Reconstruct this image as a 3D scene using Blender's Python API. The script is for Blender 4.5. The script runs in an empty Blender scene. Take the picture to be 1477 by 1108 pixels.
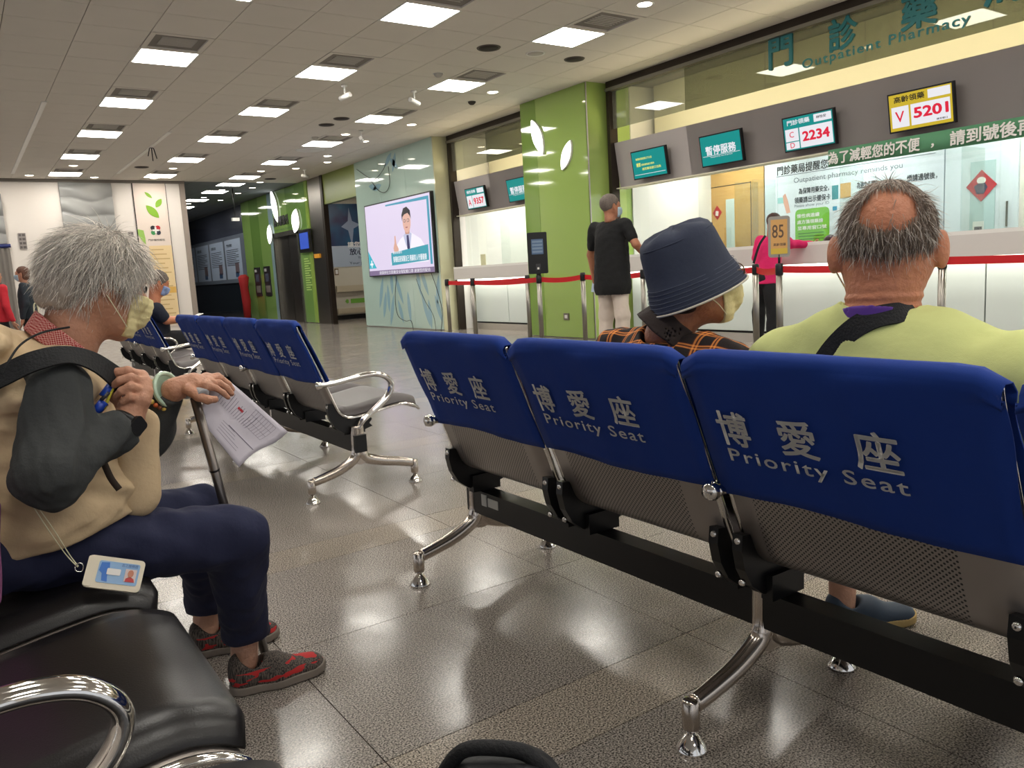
import bpy, bmesh, math, random
import numpy as np
from mathutils import Vector, Matrix
PI = math.pi
random.seed(7)
SC = bpy.context.scene
COL = SC.collection

# ------------------------------------------------------------------ camera
CAM_H = 1.0323
F_PX, YAW, PITCH, ROLL = 1153.33, math.radians(34.313), math.radians(-8.022), math.radians(-3.248)
_f = np.array([math.sin(YAW)*math.cos(PITCH), math.cos(YAW)*math.cos(PITCH), math.sin(PITCH)])
_r = np.array([math.cos(YAW), -math.sin(YAW), 0.0])
_u = np.cross(_r, _f)
_r2 = math.cos(ROLL)*_r + math.sin(ROLL)*_u
_u2 = -math.sin(ROLL)*_r + math.cos(ROLL)*_u
cam = bpy.data.cameras.new('camera')
camo = bpy.data.objects.new('camera', cam)
COL.objects.link(camo)
cam.sensor_width = 36.0
cam.lens = F_PX/1477*36
cam.clip_start = 0.05
cam.clip_end = 200
camo.matrix_world = Matrix(((_r2[0], _u2[0], -_f[0], 0), (_r2[1], _u2[1], -_f[1], 0), (_r2[2], _u2[2], -_f[2], CAM_H), (0, 0, 0, 1)))
SC.camera = camo

# ------------------------------------------------------------------ world, exposure
SC.view_settings.view_transform = 'Standard'
SC.view_settings.look = 'None'
SC.view_settings.gamma = 1
SC.view_settings.use_curve_mapping = False
SC.view_settings.exposure = 0.35
SC.cycles.use_denoising = True
SC.cycles.max_bounces = 8
SC.cycles.sample_clamp_indirect = 6
w = bpy.data.worlds.new('world'); SC.world = w; w.use_nodes = True
w.node_tree.nodes['Background'].inputs[0].default_value = (0.50, 0.52, 0.55, 1)
w.node_tree.nodes['Background'].inputs[1].default_value = 1.1
PANEL_STRENGTH = 18.0
SPOT_STRENGTH = 14.0

# ------------------------------------------------------------------ helpers
def ray(px, py):
    return _r2*(px-738.5)/F_PX - _u2*(py-554)/F_PX + _f
def onX(px, py, X):
    d = ray(px, py); return Vector(d*X/d[0]) + Vector((0, 0, CAM_H))
def onY(px, py, Y):
    d = ray(px, py); return Vector(d*Y/d[1]) + Vector((0, 0, CAM_H))
def onZ(px, py, z):
    d = ray(px, py); return Vector(d*(z-CAM_H)/d[2]) + Vector((0, 0, CAM_H))

def lin(c):
    return tuple(((x/255)/12.92 if x/255 <= .04045 else (((x/255)+.055)/1.055)**2.4) for x in c)
MATS = {}
def mat(name, rgb, rough=.6, metal=0, emit=0, spec=.5, noise=0, nscale=20, bump=0, bscale=60, trans=0, coat=0, alpha=1, ior=1.45):
    if name in MATS: return MATS[name]
    m = bpy.data.materials.new(name); m.use_nodes = True
    nt = m.node_tree; b = nt.nodes['Principled BSDF']
    c = (*lin(rgb), 1)
    b.inputs['Base Color'].default_value = c
    b.inputs['Roughness'].default_value = rough
    b.inputs['Metallic'].default_value = metal
    b.inputs['Specular IOR Level'].default_value = spec
    b.inputs['IOR'].default_value = ior
    b.inputs['Transmission Weight'].default_value = trans
    b.inputs['Coat Weight'].default_value = coat
    b.inputs['Alpha'].default_value = alpha
    if emit:
        b.inputs['Base Color'].default_value = (c[0]*.12, c[1]*.12, c[2]*.12, 1)
        b.inputs['Emission Color'].default_value = c
        b.inputs['Emission Strength'].default_value = emit
    if noise or bump:
        tc = nt.nodes.new('ShaderNodeTexCoord')
    if noise:
        n = nt.nodes.new('ShaderNodeTexNoise'); n.inputs['Scale'].default_value = nscale; n.inputs['Detail'].default_value = 5
        nt.links.new(tc.outputs['Object'], n.inputs['Vector'])
        mx = nt.nodes.new('ShaderNodeMix'); mx.data_type = 'RGBA'
        mx.inputs[6].default_value = (*[max(0, v*(1-noise)) for v in c[:3]], 1)
        mx.inputs[7].default_value = (*[min(1, v*(1+noise)) for v in c[:3]], 1)
        nt.links.new(n.outputs[0], mx.inputs[0]); nt.links.new(mx.outputs[2], b.inputs['Base Color'])
    if bump:
        n2 = nt.nodes.new('ShaderNodeTexNoise'); n2.inputs['Scale'].default_value = bscale; n2.inputs['Detail'].default_value = 4
        nt.links.new(tc.outputs['Object'], n2.inputs['Vector'])
        bp = nt.nodes.new('ShaderNodeBump'); bp.inputs['Strength'].default_value = bump; bp.inputs['Distance'].default_value = .01
        nt.links.new(n2.outputs[0], bp.inputs['Height']); nt.links.new(bp.outputs[0], b.inputs['Normal'])
    MATS[name] = m
    return m

def link(name, me, m=None, parent=None, smooth=False):
    o = bpy.data.objects.new(name, me); COL.objects.link(o)
    if m is not None and not me.materials:
        for x in (m if isinstance(m, (list, tuple)) else [m]): me.materials.append(x)
    if parent is not None: o.parent = parent
    if smooth and me.polygons: me.polygons.foreach_set('use_smooth', [True]*len(me.polygons))
    return o
def empty(name, loc=(0, 0, 0), rz=0, parent=None):
    o = bpy.data.objects.new(name, None); COL.objects.link(o); o.location = loc; o.rotation_euler = (0, 0, rz)
    o.empty_display_size = .1
    if parent: o.parent = parent
    return o
def tag(o, label=None, cat=None, group=None, kind=None):
    if label: o['label'] = label
    if cat: o['category'] = cat
    if group: o['group'] = group
    if kind: o['kind'] = kind
    return o
def thing(name, label, cat, loc=(0, 0, 0), rz=0, group=None):
    return tag(empty(name, loc, rz), label, cat, group)
def struct(o): o['kind'] = 'structure'; return o

class MB:
    """collects shapes into one mesh"""
    def __init__(s): s.v = []; s.f = []; s.mi = []; s.sm = []
    def add(s, vs, fs, mi=0, sm=False):
        n = len(s.v); s.v += [tuple(v) for v in vs]; s.f += [tuple(i+n for i in f) for f in fs]
        s.mi += [mi]*len(fs); s.sm += [sm]*len(fs); return s
    def box(s, c, d, rot=None, mi=0):
        x, y, z = d[0]/2, d[1]/2, d[2]/2
        vs = [Vector((a*x, b*y, e*z)) for a in (-1, 1) for b in (-1, 1) for e in (-1, 1)]
        if rot is not None: vs = [rot @ v for v in vs]
        c = Vector(c); vs = [v+c for v in vs]
        return s.add(vs, [(0, 1, 3, 2), (4, 6, 7, 5), (0, 4, 5, 1), (2, 3, 7, 6), (0, 2, 6, 4), (1, 5, 7, 3)], mi)
    def bb(s, a, b, mi=0):
        return s.box([(a[i]+b[i])/2 for i in range(3)], [abs(b[i]-a[i]) for i in range(3)], None, mi)
    def rbox(s, c, d, r, rot=None, mi=0, n=3):
        """box with rounded vertical (z) edges profile in xy"""
        x, y, z = d[0]/2, d[1]/2, d[2]/2
        ring = []
        for (sx, sy, a0) in ((1, 1, 0), (-1, 1, 90), (-1, -1, 180), (1, -1, 270)):
            for k in range(n+1):
                a = math.radians(a0+90*k/n); ring.append((sx*(x-r)+r*math.cos(a), sy*(y-r)+r*math.sin(a)))
        return s.prism(ring, -z, z, c, rot, mi)
    def prism(s, ring, z0, z1, c=(0, 0, 0), rot=None, mi=0, sm=False):
        n = len(ring); c = Vector(c)
        vs = [Vector((p[0], p[1], z0)) for p in ring]+[Vector((p[0], p[1], z1)) for p in ring]
        if rot is not None: vs = [rot @ v for v in vs]
        vs = [v+c for v in vs]
        fs = [tuple(range(n-1, -1, -1)), tuple(range(n, 2*n))]+[(i, (i+1) % n, n+(i+1) % n, n+i) for i in range(n)]
        return s.add(vs, fs, mi, sm)
    def tube(s, pts, r, seg=8, mi=0, flat=None, cap=True, sm=True):
        """tube along pts; r scalar or list; flat=(w,h) scale with side axis"""
        pts = [Vector(p) for p in pts]; n = len(pts)
        rs = r if isinstance(r, (list, tuple)) else [r]*n
        vs = []; fs = []
        side = None
        for i, p in enumerate(pts):
            t = (pts[min(i+1, n-1)]-pts[max(i-1, 0)]).normalized()
            if flat is not None:
                a = Vector(flat[0]); a = (a-t*a.dot(t)).normalized(); b = t.cross(a)
                fa, fb = flat[1], flat[2]
            else:
                if side is None:
                    a = t.orthogonal().normalized()
                else:
                    a = (side-t*side.dot(t)).normalized()
                side = a; b = t.cross(a); fa = fb = 1
            for k in range(seg):
                an = 2*PI*k/seg
                vs.append(p+a*math.cos(an)*rs[i]*fa+b*math.sin(an)*rs[i]*fb)
        for i in range(n-1):
            for k in range(seg):
                fs.append((i*seg+k, i*seg+(k+1) % seg, (i+1)*seg+(k+1) % seg, (i+1)*seg+k))
        s.add(vs, fs, mi, sm)
        if cap:
            m = len(s.v)-len(vs)
            s.f.append(tuple(m+k for k in range(seg-1, -1, -1))); s.f.append(tuple(m+(n-1)*seg+k for k in range(seg)))
            s.mi += [mi]*2; s.sm += [False]*2
        return s
    def lathe(s, prof, c=(0, 0, 0), seg=16, mi=0, rot=None, sm=True):
        vs = []; n = len(prof); c = Vector(c)
        for (r, z) in prof:
            for k in range(seg):
                a = 2*PI*k/seg; v = Vector((r*math.cos(a), r*math.sin(a), z))
                if rot is not None: v = rot @ v
                vs.append(v+c)
        fs = [(i*seg+k, i*seg+(k+1) % seg, (i+1)*seg+(k+1) % seg, (i+1)*seg+k) for i in range(n-1) for k in range(seg)]
        s.add(vs, fs, mi, sm)
        m = len(s.v)-len(vs)
        s.f.append(tuple(m+k for k in range(seg-1, -1, -1))); s.f.append(tuple(m+(n-1)*seg+k for k in range(seg)))
        s.mi += [mi]*2; s.sm += [False]*2
        return s
    def mesh(s, name='m'):
        me = bpy.data.meshes.new(name); me.from_pydata(s.v, [], s.f); 
        me.polygons.foreach_set('material_index', s.mi); me.polygons.foreach_set('use_smooth', s.sm); me.update(); return me
    def build(s, name, m, parent=None):
        return link(name, s.mesh(name), m, parent)

def fixn(o):
    bm = bmesh.new(); bm.from_mesh(o.data); bmesh.ops.recalc_face_normals(bm, faces=bm.faces); bm.to_mesh(o.data); bm.free(); return o
def spline(pts, n=6):
    """catmull-rom through pts"""
    P = [Vector(p) for p in pts]; out = []
    for i in range(len(P)-1):
        a, b, c, d = P[max(i-1, 0)], P[i], P[i+1], P[min(i+2, len(P)-1)]
        for k in range(n):
            t = k/n
            out.append(.5*((2*b)+(c-a)*t+(2*a-5*b+4*c-d)*t*t+(3*b-a-3*c+d)*t**3))
    out.append(P[-1]); return out

_txt = {}
def text_mesh(s, size=1, bold=0, extrude=0, space=1, xs=1, align='LEFT'):
    """flat lettering as a mesh: x right, y up, cap height about .73*size"""
    key = (s, size, bold, extrude, space, xs, align)
    if key in _txt: return _txt[key].copy()
    cu = bpy.data.curves.new('lettering', 'FONT'); cu.body = s; cu.size = size; cu.offset = bold; cu.extrude = extrude
    cu.space_character = space; cu.align_x = align; cu.resolution_u = 3
    cu.offset = 0
    o = bpy.data.objects.new('lettering', cu); COL.objects.link(o)
    dg = bpy.context.evaluated_depsgraph_get()
    me = bpy.data.meshes.new_from_object(o.evaluated_get(dg))
    bpy.data.objects.remove(o); bpy.data.curves.remove(cu)
    if xs != 1:
        for v in me.vertices: v.co.x *= xs
    me.materials.clear()
    if bold:      # heavier strokes: slightly shifted copies of the glyphs
        bm = bmesh.new(); base = me.copy()
        for k_, (dx, dy) in enumerate(((0, 0), (1, 0), (-1, 0), (0, 1), (0, -1), (.7, .7), (-.7, .7), (.7, -.7), (-.7, -.7))):
            c = base.copy(); c.transform(Matrix.Translation((dx*bold, dy*bold, .00012*(k_-8)))); bm.from_mesh(c); bpy.data.meshes.remove(c)
        bm.to_mesh(me); bm.free()
    _txt[key] = me
    return me.copy()
def text_fit(s, w, hgt, bold=0, space=1, extrude=0):
    """lettering scaled into w x hgt, centred"""
    me = text_mesh(s, 1, bold, extrude, space)
    xs = [v.co.x for v in me.vertices]; ys = [v.co.y for v in me.vertices]
    if not xs: return me
    x0, x1, y0, y1 = min(xs), max(xs), min(ys), max(ys)
    for v in me.vertices:
        v.co.x = (v.co.x-(x0+x1)/2)*w/(x1-x0); v.co.y = (v.co.y-(y0+y1)/2)*hgt/(y1-y0)
    return me
def basis(right, up, origin):
    r = Vector(right).normalized(); u = Vector(up).normalized(); n = r.cross(u)
    return Matrix(((r.x, u.x, n.x, origin[0]), (r.y, u.y, n.y, origin[1]), (r.z, u.z, n.z, origin[2]), (0, 0, 0, 1)))
def put_text(name, s, M, x, y, w, hgt, m, parent, bold=0, off=.002, space=1, extrude=0):
    """lettering centred at (x,y) of the frame M"""
    me = text_fit(s, w, hgt, bold, space, extrude); me.transform(M @ Matrix.Translation((x, y, off)))
    return link(name, me, m, parent)
def put_rect(name, M, x0, y0, x1, y1, t, m, parent, off=0, r=0):
    mb = MB()
    if r: mb.rbox(((x0+x1)/2, (y0+y1)/2, off+t/2), (abs(x1-x0), abs(y1-y0), t), r)
    else: mb.bb((x0, y0, off), (x1, y1, off+t))
    o = mb.build(name, m, parent); o.data.transform(M); return o
def put_poly(name, M, pts, t, m, parent, off=0):
    a = sum(pts[i][0]*pts[(i+1) % len(pts)][1]-pts[(i+1) % len(pts)][0]*pts[i][1] for i in range(len(pts)))
    if a < 0: pts = pts[::-1]
    o = MB().prism(pts, off, off+t).build(name, m, parent); o.data.transform(M); return o
def leaf_pts(cx, cy, L, W, ang, n=10):
    pts = []
    for k in range(2*n):
        t = (k if k < n else 2*n-k)/n; s = 1 if k < n else -1
        x = (t-.5)*L; y = s*W/2*math.sin(PI*t)**.8 if 0 < t < 1 else 0
        pts.append((cx+x*math.cos(ang)-y*math.sin(ang), cy+x*math.sin(ang)+y*math.cos(ang)))
    return pts

# ------------------------------------------------------------------ signed-distance modelling for soft shapes
def smin(a, b, k):
    if k <= 0: return np.minimum(a, b)
    h = np.clip(.5+.5*(b-a)/k, 0, 1); return b+(a-b)*h-k*h*(1-h)
def smax(a, b, k): return -smin(-a, -b, k)
def s_cap(p, a, b, ra, rb):
    a = np.array(a, float); b = np.array(b, float); ba = b-a
    t = np.clip(((p-a)@ba)/max(ba@ba, 1e-9), 0, 1)
    return np.linalg.norm(p-a-t[:, None]*ba, axis=1)-(ra+(rb-ra)*t)
def s_ell(p, c, r, R=None):
    q = p-np.array(c, float)
    if R is not None: q = q@np.array(R)
    r = np.array(r, float)
    k0 = np.linalg.norm(q/r, axis=1); k1 = np.linalg.norm(q/(r*r), axis=1)
    return k0*(k0-1)/np.maximum(k1, 1e-9)
def s_box(p, c, hd, R=None, r=0.0):
    q = p-np.array(c, float)
    if R is not None: q = q@np.array(R)
    q = np.abs(q)-np.array(hd, float)+r
    return np.linalg.norm(np.maximum(q, 0), axis=1)+np.minimum(q.max(1), 0)-r
def s_plane(p, c, n):
    n = np.array(n, float); n /= np.linalg.norm(n); return (p-np.array(c, float))@n
def chain(p, pts, rs, k=.02):
    d = None
    for i in range(len(pts)-1):
        e = s_cap(p, pts[i], pts[i+1], rs[i], rs[i+1]); d = e if d is None else smin(d, e, k)
    return d
_rng = np.random.RandomState(3)
_WD = _rng.normal(size=(24, 3)); _WD /= np.linalg.norm(_WD, axis=1)[:, None]; _WP = _rng.rand(24)*6.28
def wrinkle(p, freq=30, amp=.004, seed=0, stretch=(1, 1, 1)):
    q = p*np.array(stretch); o = 0
    wv = np.sin(q@_WD[(seed+5) % 24]*freq*.4+_WP[seed % 24])*.8
    for i in range(4):
        j = (seed*3+i*5) % 24
        o = o+np.sin(q@_WD[j]*freq*(1+.45*i)+_WP[j]+wv*2)/(1+.5*i)
    return amp*o*.5
def surface(name, fn, lo, hi, res, m, parent=None, smooth_it=1):
    lo = np.array(lo, float); hi = np.array(hi, float)
    n = np.maximum(4, np.ceil((hi-lo)/res).astype(int)+1)
    ax = [lo[i]+res*np.arange(n[i]) for i in range(3)]
    G = np.stack(np.meshgrid(*ax, indexing='ij'), -1).reshape(-1, 3)
    g = np.empty(len(G), np.float64)
    for s0 in range(0, len(G), 200000): g[s0:s0+200000] = fn(G[s0:s0+200000])
    g = g.reshape(n)
    ins = g < 0
    cn = n-1
    cnt = np.zeros(cn, int)
    for dx in (0, 1):
        for dy in (0, 1):
            for dz in (0, 1):
                cnt += ins[dx:dx+cn[0], dy:dy+cn[1], dz:dz+cn[2]]
    act = (cnt > 0) & (cnt < 8)
    idx = -np.ones(cn, int); I = np.argwhere(act); idx[act] = np.arange(len(I))
    acc = np.zeros((len(I), 3)); num = np.zeros(len(I))
    corners = [(a, b, c) for a in (0, 1) for b in (0, 1) for c in (0, 1)]
    for a in corners:
        for d in range(3):
            if a[d]: continue
            b = list(a); b[d] = 1
            ga = g[I[:, 0]+a[0], I[:, 1]+a[1], I[:, 2]+a[2]]; gb = g[I[:, 0]+b[0], I[:, 1]+b[1], I[:, 2]+b[2]]
            cr = (ga < 0) != (gb < 0); t = np.where(cr, ga/np.where(cr, ga-gb, 1), 0)
            for e in range(3): acc[:, e] += np.where(cr, a[e]+(t if e == d else 0), 0)
            num += cr
    V = lo+res*(I+acc/np.maximum(num, 1)[:, None])
    F = []
    for d in range(3):
        e, f = (d+1) % 3, (d+2) % 3
        sl = [slice(0, n[0]), slice(0, n[1]), slice(0, n[2])]
        s1 = list(sl); s1[d] = slice(0, n[d]-1); s2 = list(sl); s2[d] = slice(1, n[d])
        A = ins[tuple(s1)]; B = ins[tuple(s2)]
        E = np.argwhere(A != B); 
        ok = (E[:, e] > 0) & (E[:, e] < n[e]-1) & (E[:, f] > 0) & (E[:, f] < n[f]-1); E = E[ok]
        if not len(E): continue
        flip = A[E[:, 0], E[:, 1], E[:, 2]]
        q = []
        for (de, df) in ((-1, -1), (0, -1), (0, 0), (-1, 0)):
            c = E.copy(); c[:, e] += de; c[:, f] += df; q.append(idx[c[:, 0], c[:, 1], c[:, 2]])
        Q = np.stack(q, 1); Q[~flip] = Q[~flip][:, ::-1]; F.append(Q)
    F = np.concatenate(F)
    F = F[(F >= 0).all(1)]
    me = bpy.data.meshes.new(name)
    me.vertices.add(len(V)); me.vertices.foreach_set('co', V.ravel())
    me.loops.add(len(F)*4); me.loops.foreach_set('vertex_index', F.ravel())
    me.polygons.add(len(F)); me.polygons.foreach_set('loop_start', np.arange(len(F))*4)
    me.update(calc_edges=True); me.validate()
    me.polygons.foreach_set('use_smooth', [True]*len(me.polygons))
    o = link(name, me, m, parent)
    # Project vertices once more onto the surface
    for _ in range(smooth_it):
        h = res*.4; d0 = fn(V)
        gr = np.stack([fn(V+np.eye(3)[i]*h)-d0 for i in range(3)], 1)/h
        gn = np.maximum((gr**2).sum(1), .25); V = V-gr*(d0/gn)[:, None]*.8
    me.vertices.foreach_set('co', V.ravel()); me.update()
    return o
# ------------------------------------------------------------------ materials of the setting
def floor_mat(name, base, vary=.08):
    m = mat(name, base, .13, spec=.40)
    nt = m.node_tree; b = nt.nodes['Principled BSDF']
    g = nt.nodes.new('ShaderNodeNewGeometry')
    n1 = nt.nodes.new('ShaderNodeTexNoise'); n1.inputs['Scale'].default_value = 230; n1.inputs['Detail'].default_value = 2
    n2 = nt.nodes.new('ShaderNodeTexNoise'); n2.inputs['Scale'].default_value = 6; n2.inputs['Detail'].default_value = 3
    nt.links.new(g.outputs['Position'], n1.inputs['Vector']); nt.links.new(g.outputs['Position'], n2.inputs['Vector'])
    cr = nt.nodes.new('ShaderNodeValToRGB'); e = cr.color_ramp
    c = lin(base)
    e.elements[0].position = .36; e.elements[0].color = (*[v*.16 for v in c], 1)
    e.elements[1].position = .66; e.elements[1].color = (*[min(1, v*2.0) for v in c], 1)
    x = e.elements.new(.5); x.color = (*c, 1)
    nt.links.new(n1.outputs[0], cr.inputs[0])
    oi = nt.nodes.new('ShaderNodeObjectInfo')
    ad = nt.nodes.new('ShaderNodeMath'); ad.operation = 'ADD'; nt.links.new(oi.outputs['Random'], ad.inputs[0]); nt.links.new(n2.outputs[0], ad.inputs[1])
    mr = nt.nodes.new('ShaderNodeMapRange'); mr.inputs[1].default_value = .2; mr.inputs[2].default_value = 1.8; mr.inputs[3].default_value = 1-vary; mr.inputs[4].default_value = 1+vary
    nt.links.new(ad.outputs[0], mr.inputs[0])
    mx = nt.nodes.new('ShaderNodeVectorMath'); mx.operation = 'SCALE'
    nt.links.new(cr.outputs[0], mx.inputs[0]); nt.links.new(mr.outputs[0], mx.inputs['Scale']); nt.links.new(mx.outputs[0], b.inputs['Base Color'])
    rr = nt.nodes.new('ShaderNodeMapRange'); rr.inputs[3].default_value = .08; rr.inputs[4].default_value = .26
    nt.links.new(n2.outputs[0], rr.inputs[0]); nt.links.new(rr.outputs[0], b.inputs['Roughness'])
    return m
M_GRANITE = floor_mat('grey granite', (132, 125, 118))
M_BAND = floor_mat('beige granite', (141, 132, 121))
M_GROUT = mat('floor joint', (78, 73, 68), .7)
M_CEIL = mat('ceiling tile', (216, 210, 202), .85, noise=.03, nscale=3)
M_CEILBACK = mat('ceiling joint', (132, 127, 122), .9)
M_CHROME = mat('chrome', (225, 222, 218), .09, 1)
M_STEEL = mat('brushed steel', (150, 145, 138), .3, 1, noise=.06, nscale=3)
M_BLACKM = mat('black painted metal', (20, 20, 21), .35, noise=.2, nscale=30)
M_DARKFRAME = mat('dark bronze frame', (52, 44, 38), .4, .5)
M_WHITE = mat('white laminate', (226, 224, 220), .35)
M_WALLW = mat('white wall', (228, 220, 212), .5, noise=.02, nscale=2)
M_PANELGREY = mat('grey fascia', (172, 165, 163), .45)
M_SEAM = mat('dark seam', (40, 38, 38), .7)
M_LED = mat('light panel', (255, 250, 240), .5, emit=PANEL_STRENGTH)
M_SPOT = mat('lamp glow', (255, 240, 215), .5, emit=SPOT_STRENGTH)
M_COVE = mat('cove glow', (255, 240, 196), .5, emit=12)
M_STRIP = mat('counter strip glow', (255, 250, 235), .5, emit=4.5)
M_ALU = mat('aluminium trim', (190, 185, 178), .35, .7)
M_BLACK = mat('black plastic', (18, 18, 20), .35)
M_GREEN = mat('lime glass', (148, 174, 92), .06, coat=.6)
M_GREEN2 = mat('dark lime glass', (120, 152, 68), .06, coat=.6)
M_GREENSIDE = mat('pale lime glass', (158, 182, 100), .06, coat=.6)
M_MINT = mat('mint glass', (176, 200, 190), .06, coat=.6, noise=.03, nscale=1.5)
M_MINT2 = mat('mint leaf print', (140, 176, 190), .08, coat=.5)
M_CREAM = mat('cream glass', (196, 194, 160), .1, coat=.4)
def glass_mat(name, tint, refl=1.0, alpha=.12):
    m = bpy.data.materials.new(name); m.use_nodes = True; nt = m.node_tree
    for n in list(nt.nodes): nt.nodes.remove(n)
    o = nt.nodes.new('ShaderNodeOutputMaterial'); tr = nt.nodes.new('ShaderNodeBsdfTransparent'); gl = nt.nodes.new('ShaderNodeBsdfGlossy')
    gl.inputs['Roughness'].default_value = .01; tr.inputs[0].default_value = (*lin(tint), 1)
    fr = nt.nodes.new('ShaderNodeFresnel'); fr.inputs[0].default_value = 1.5
    mu = nt.nodes.new('ShaderNodeMath'); mu.operation = 'MULTIPLY'; mu.inputs[1].default_value = refl
    ge = nt.nodes.new('ShaderNodeNewGeometry'); iv = nt.nodes.new('ShaderNodeMath'); iv.operation = 'SUBTRACT'; iv.inputs[0].default_value = 1
    m3 = nt.nodes.new('ShaderNodeMath'); m3.operation = 'MULTIPLY'
    nt.links.new(ge.outputs['Backfacing'], iv.inputs[1]); nt.links.new(mu.outputs[0], m3.inputs[0]); nt.links.new(iv.outputs[0], m3.inputs[1])
    mx = nt.nodes.new('ShaderNodeMixShader'); nt.links.new(fr.outputs[0], mu.inputs[0]); nt.links.new(m3.outputs[0], mx.inputs[0])
    nt.links.new(tr.outputs[0], mx.inputs[1]); nt.links.new(gl.outputs[0], mx.inputs[2])
    if alpha:
        df = nt.nodes.new('ShaderNodeBsdfDiffuse'); df.inputs[0].default_value = (*lin(tint), 1)
        m2 = nt.nodes.new('ShaderNodeMixShader'); m2.inputs[0].default_value = alpha
        nt.links.new(mx.outputs[0], m2.inputs[1]); nt.links.new(df.outputs[0], m2.inputs[2]); nt.links.new(m2.outputs[0], o.inputs[0])
    else: nt.links.new(mx.outputs[0], o.inputs[0])
    return m
M_GLASS_TOP = glass_mat('grey green glass', (212, 214, 204), 1.8, .14)
M_GLASS = glass_mat('clear glass', (246, 250, 248), 1.3, 0)

CEIL = 3.532
TX, TY = .614, .6
LX0, LY0 = 2.197, 7.14          # one light centre
XW = 7.75                       # plane of the reception front

# ------------------------------------------------------------------ floor
fl = struct(MB().bb((-9, -5, -.12), (12, 36, -.006)).build('floor', M_GROUT))
def in_view(p):
    v = Vector(p)-Vector((0, 0, CAM_H)); z = v.dot(Vector(_f))
    if z < .3: return False
    x = 738.5+F_PX*v.dot(Vector(_r2))/z; y = 554-F_PX*v.dot(Vector(_u2))/z
    return -60 < x < 1540 and -60 < y < 1170
cells = []
y = 1.50-1.52*4
while y < 34:
    for (dy, band) in ((.65, 0), (.65, 0), (.22, 1)):
        for k in range(-10, 13):
            x0 = .637+.93*k
            cells.append((x0, y, .93, dy, band))
        y += dy
vis = [c for c in cells if in_view((c[0]+c[2]/2, c[1]+c[3]/2, 0)) and c[0] < 8.3 and c[1] < 20.4]
vis.sort(key=lambda c: (c[0]+.46)**2+(c[1]+.3)**2)
single = set(id(c) for c in vis[:290])
shared = {}
rest = {0: MB(), 1: MB()}
for c in cells:
    if c[1] > 20.5 and (c[0] > 9 or c[0] < 3.5): continue
    g = .0014
    if id(c) in single:
        k = (c[3], c[4])
        if k not in shared: shared[k] = MB().bb((g, g, -.02), (c[2]-g, c[3]-g, 0)).mesh('floor_tile')
        o = link('floor_tile', shared[k], M_BAND if c[4] else M_GRANITE, fl); o.location = (c[0], c[1], 0)
    else: rest[c[4]].bb((c[0]+g, c[1]+g, -.02), (c[0]+c[2]-g, c[1]+c[3]-g, 0))
for k in (0, 1): tag(rest[k].build('floor_tiles', M_BAND if k else M_GRANITE, fl), kind='stuff')

# ------------------------------------------------------------------ ceiling
ce = struct(MB().bb((-9, -5, CEIL+.012), (10.5, 36, CEIL+.15)).build('ceiling', M_CEILBACK))
lights = []
for k in range(-1, 3):
    for j in range(-4, 6):
        lights.append((LX0+3*TX*k, LY0+2.4*j))
light_cells = set(); 
def cell(x, y): return (round((x-LX0)/TX), round((y-LY0)/TY))
for (x, y) in lights:
    c = cell(x, y); light_cells.add(c); light_cells.add((c[0], c[1]-1))
ct = []
for i in range(-16, 11):
    for j in range(-20, 22):
        if (i, j) in light_cells: continue
        x, y = LX0+TX*i, LY0+TY*j
        if x > 7.9: continue
        ct.append((x, y))
tm = MB().bb((-TX/2+.003, -TY/2+.003, 0), (TX/2-.004, TY/2-.004, .014)).mesh('ceiling_tile')
vis = sorted([c for c in ct if in_view((c[0], c[1], CEIL)) and c[1] < 20], key=lambda c: c[0]**2+c[1]**2)
vs = set(vis[:292]); rst = MB()
for c in ct:
    if c in vs:
        o = link('ceiling_tile', tm, M_CEIL, ce); o.location = (c[0], c[1], CEIL)
    elif c[1] < 20: rst.bb((c[0]-TX/2+.004, c[1]-TY/2+.004, CEIL), (c[0]+TX/2-.004, c[1]+TY/2-.004, CEIL+.014))
tag(rst.build('ceiling_tiles', M_CEIL, ce), kind='stuff')
M_CEILF = mat('shaded corridor ceiling', (120, 126, 130), .85)  # same tiles as the hall, the unlit corridor's shade put into the colour
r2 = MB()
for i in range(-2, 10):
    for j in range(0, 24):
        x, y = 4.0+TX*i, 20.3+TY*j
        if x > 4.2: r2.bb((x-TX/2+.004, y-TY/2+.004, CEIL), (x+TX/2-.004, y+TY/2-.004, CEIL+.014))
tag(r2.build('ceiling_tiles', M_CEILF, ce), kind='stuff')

# ------------------------------------------------------------------ light panels with their air vents
def light_panel():
    t = thing('ceiling_light', '', 'ceiling light')
    f = MB(); a = .3
    for s in (-1, 1):
        f.box((s*(TX/2-.012), 0, .004), (.02, TY-.01, .012)); f.box((0, s*(TY/2-.012), .004), (TX-.045, .02, .012))
    f.build('frame', M_WHITE, t)
    MB().box((0, 0, .002), (TX-.06, TY-.045, .008)).build('diffuser', M_LED, t)
    return t
M_VENT = mat('vent grey', (186, 181, 174), .6); M_VENTD = mat('vent dark', (104, 99, 94), .8)
def vent():
    t = thing('ceiling_vent', '', 'air vent')
    f = MB()
    for s in (-1, 1):
        f.box((s*(TX/2-.03), 0, .006), (.05, TY-.01, .02)); f.box((0, s*(TY/2-.03), .006), (TX-.11, .05, .02))
    f.build('frame', M_CEIL, t)
    MB().box((0, 0, .03), (TX-.12, TY-.12, .01)).build('plate', M_VENT, t)
    g = MB().box((0, 0, .022), (.34, .30, .01)); g.build('grille_backing', M_VENTD, t)
    for k in range(7): MB().box((0, -.13+k*.043, .012), (.34, .016, .012), Matrix.Rotation(.5, 3, 'X')).build('slat', M_VENT, t)
    return t
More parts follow.
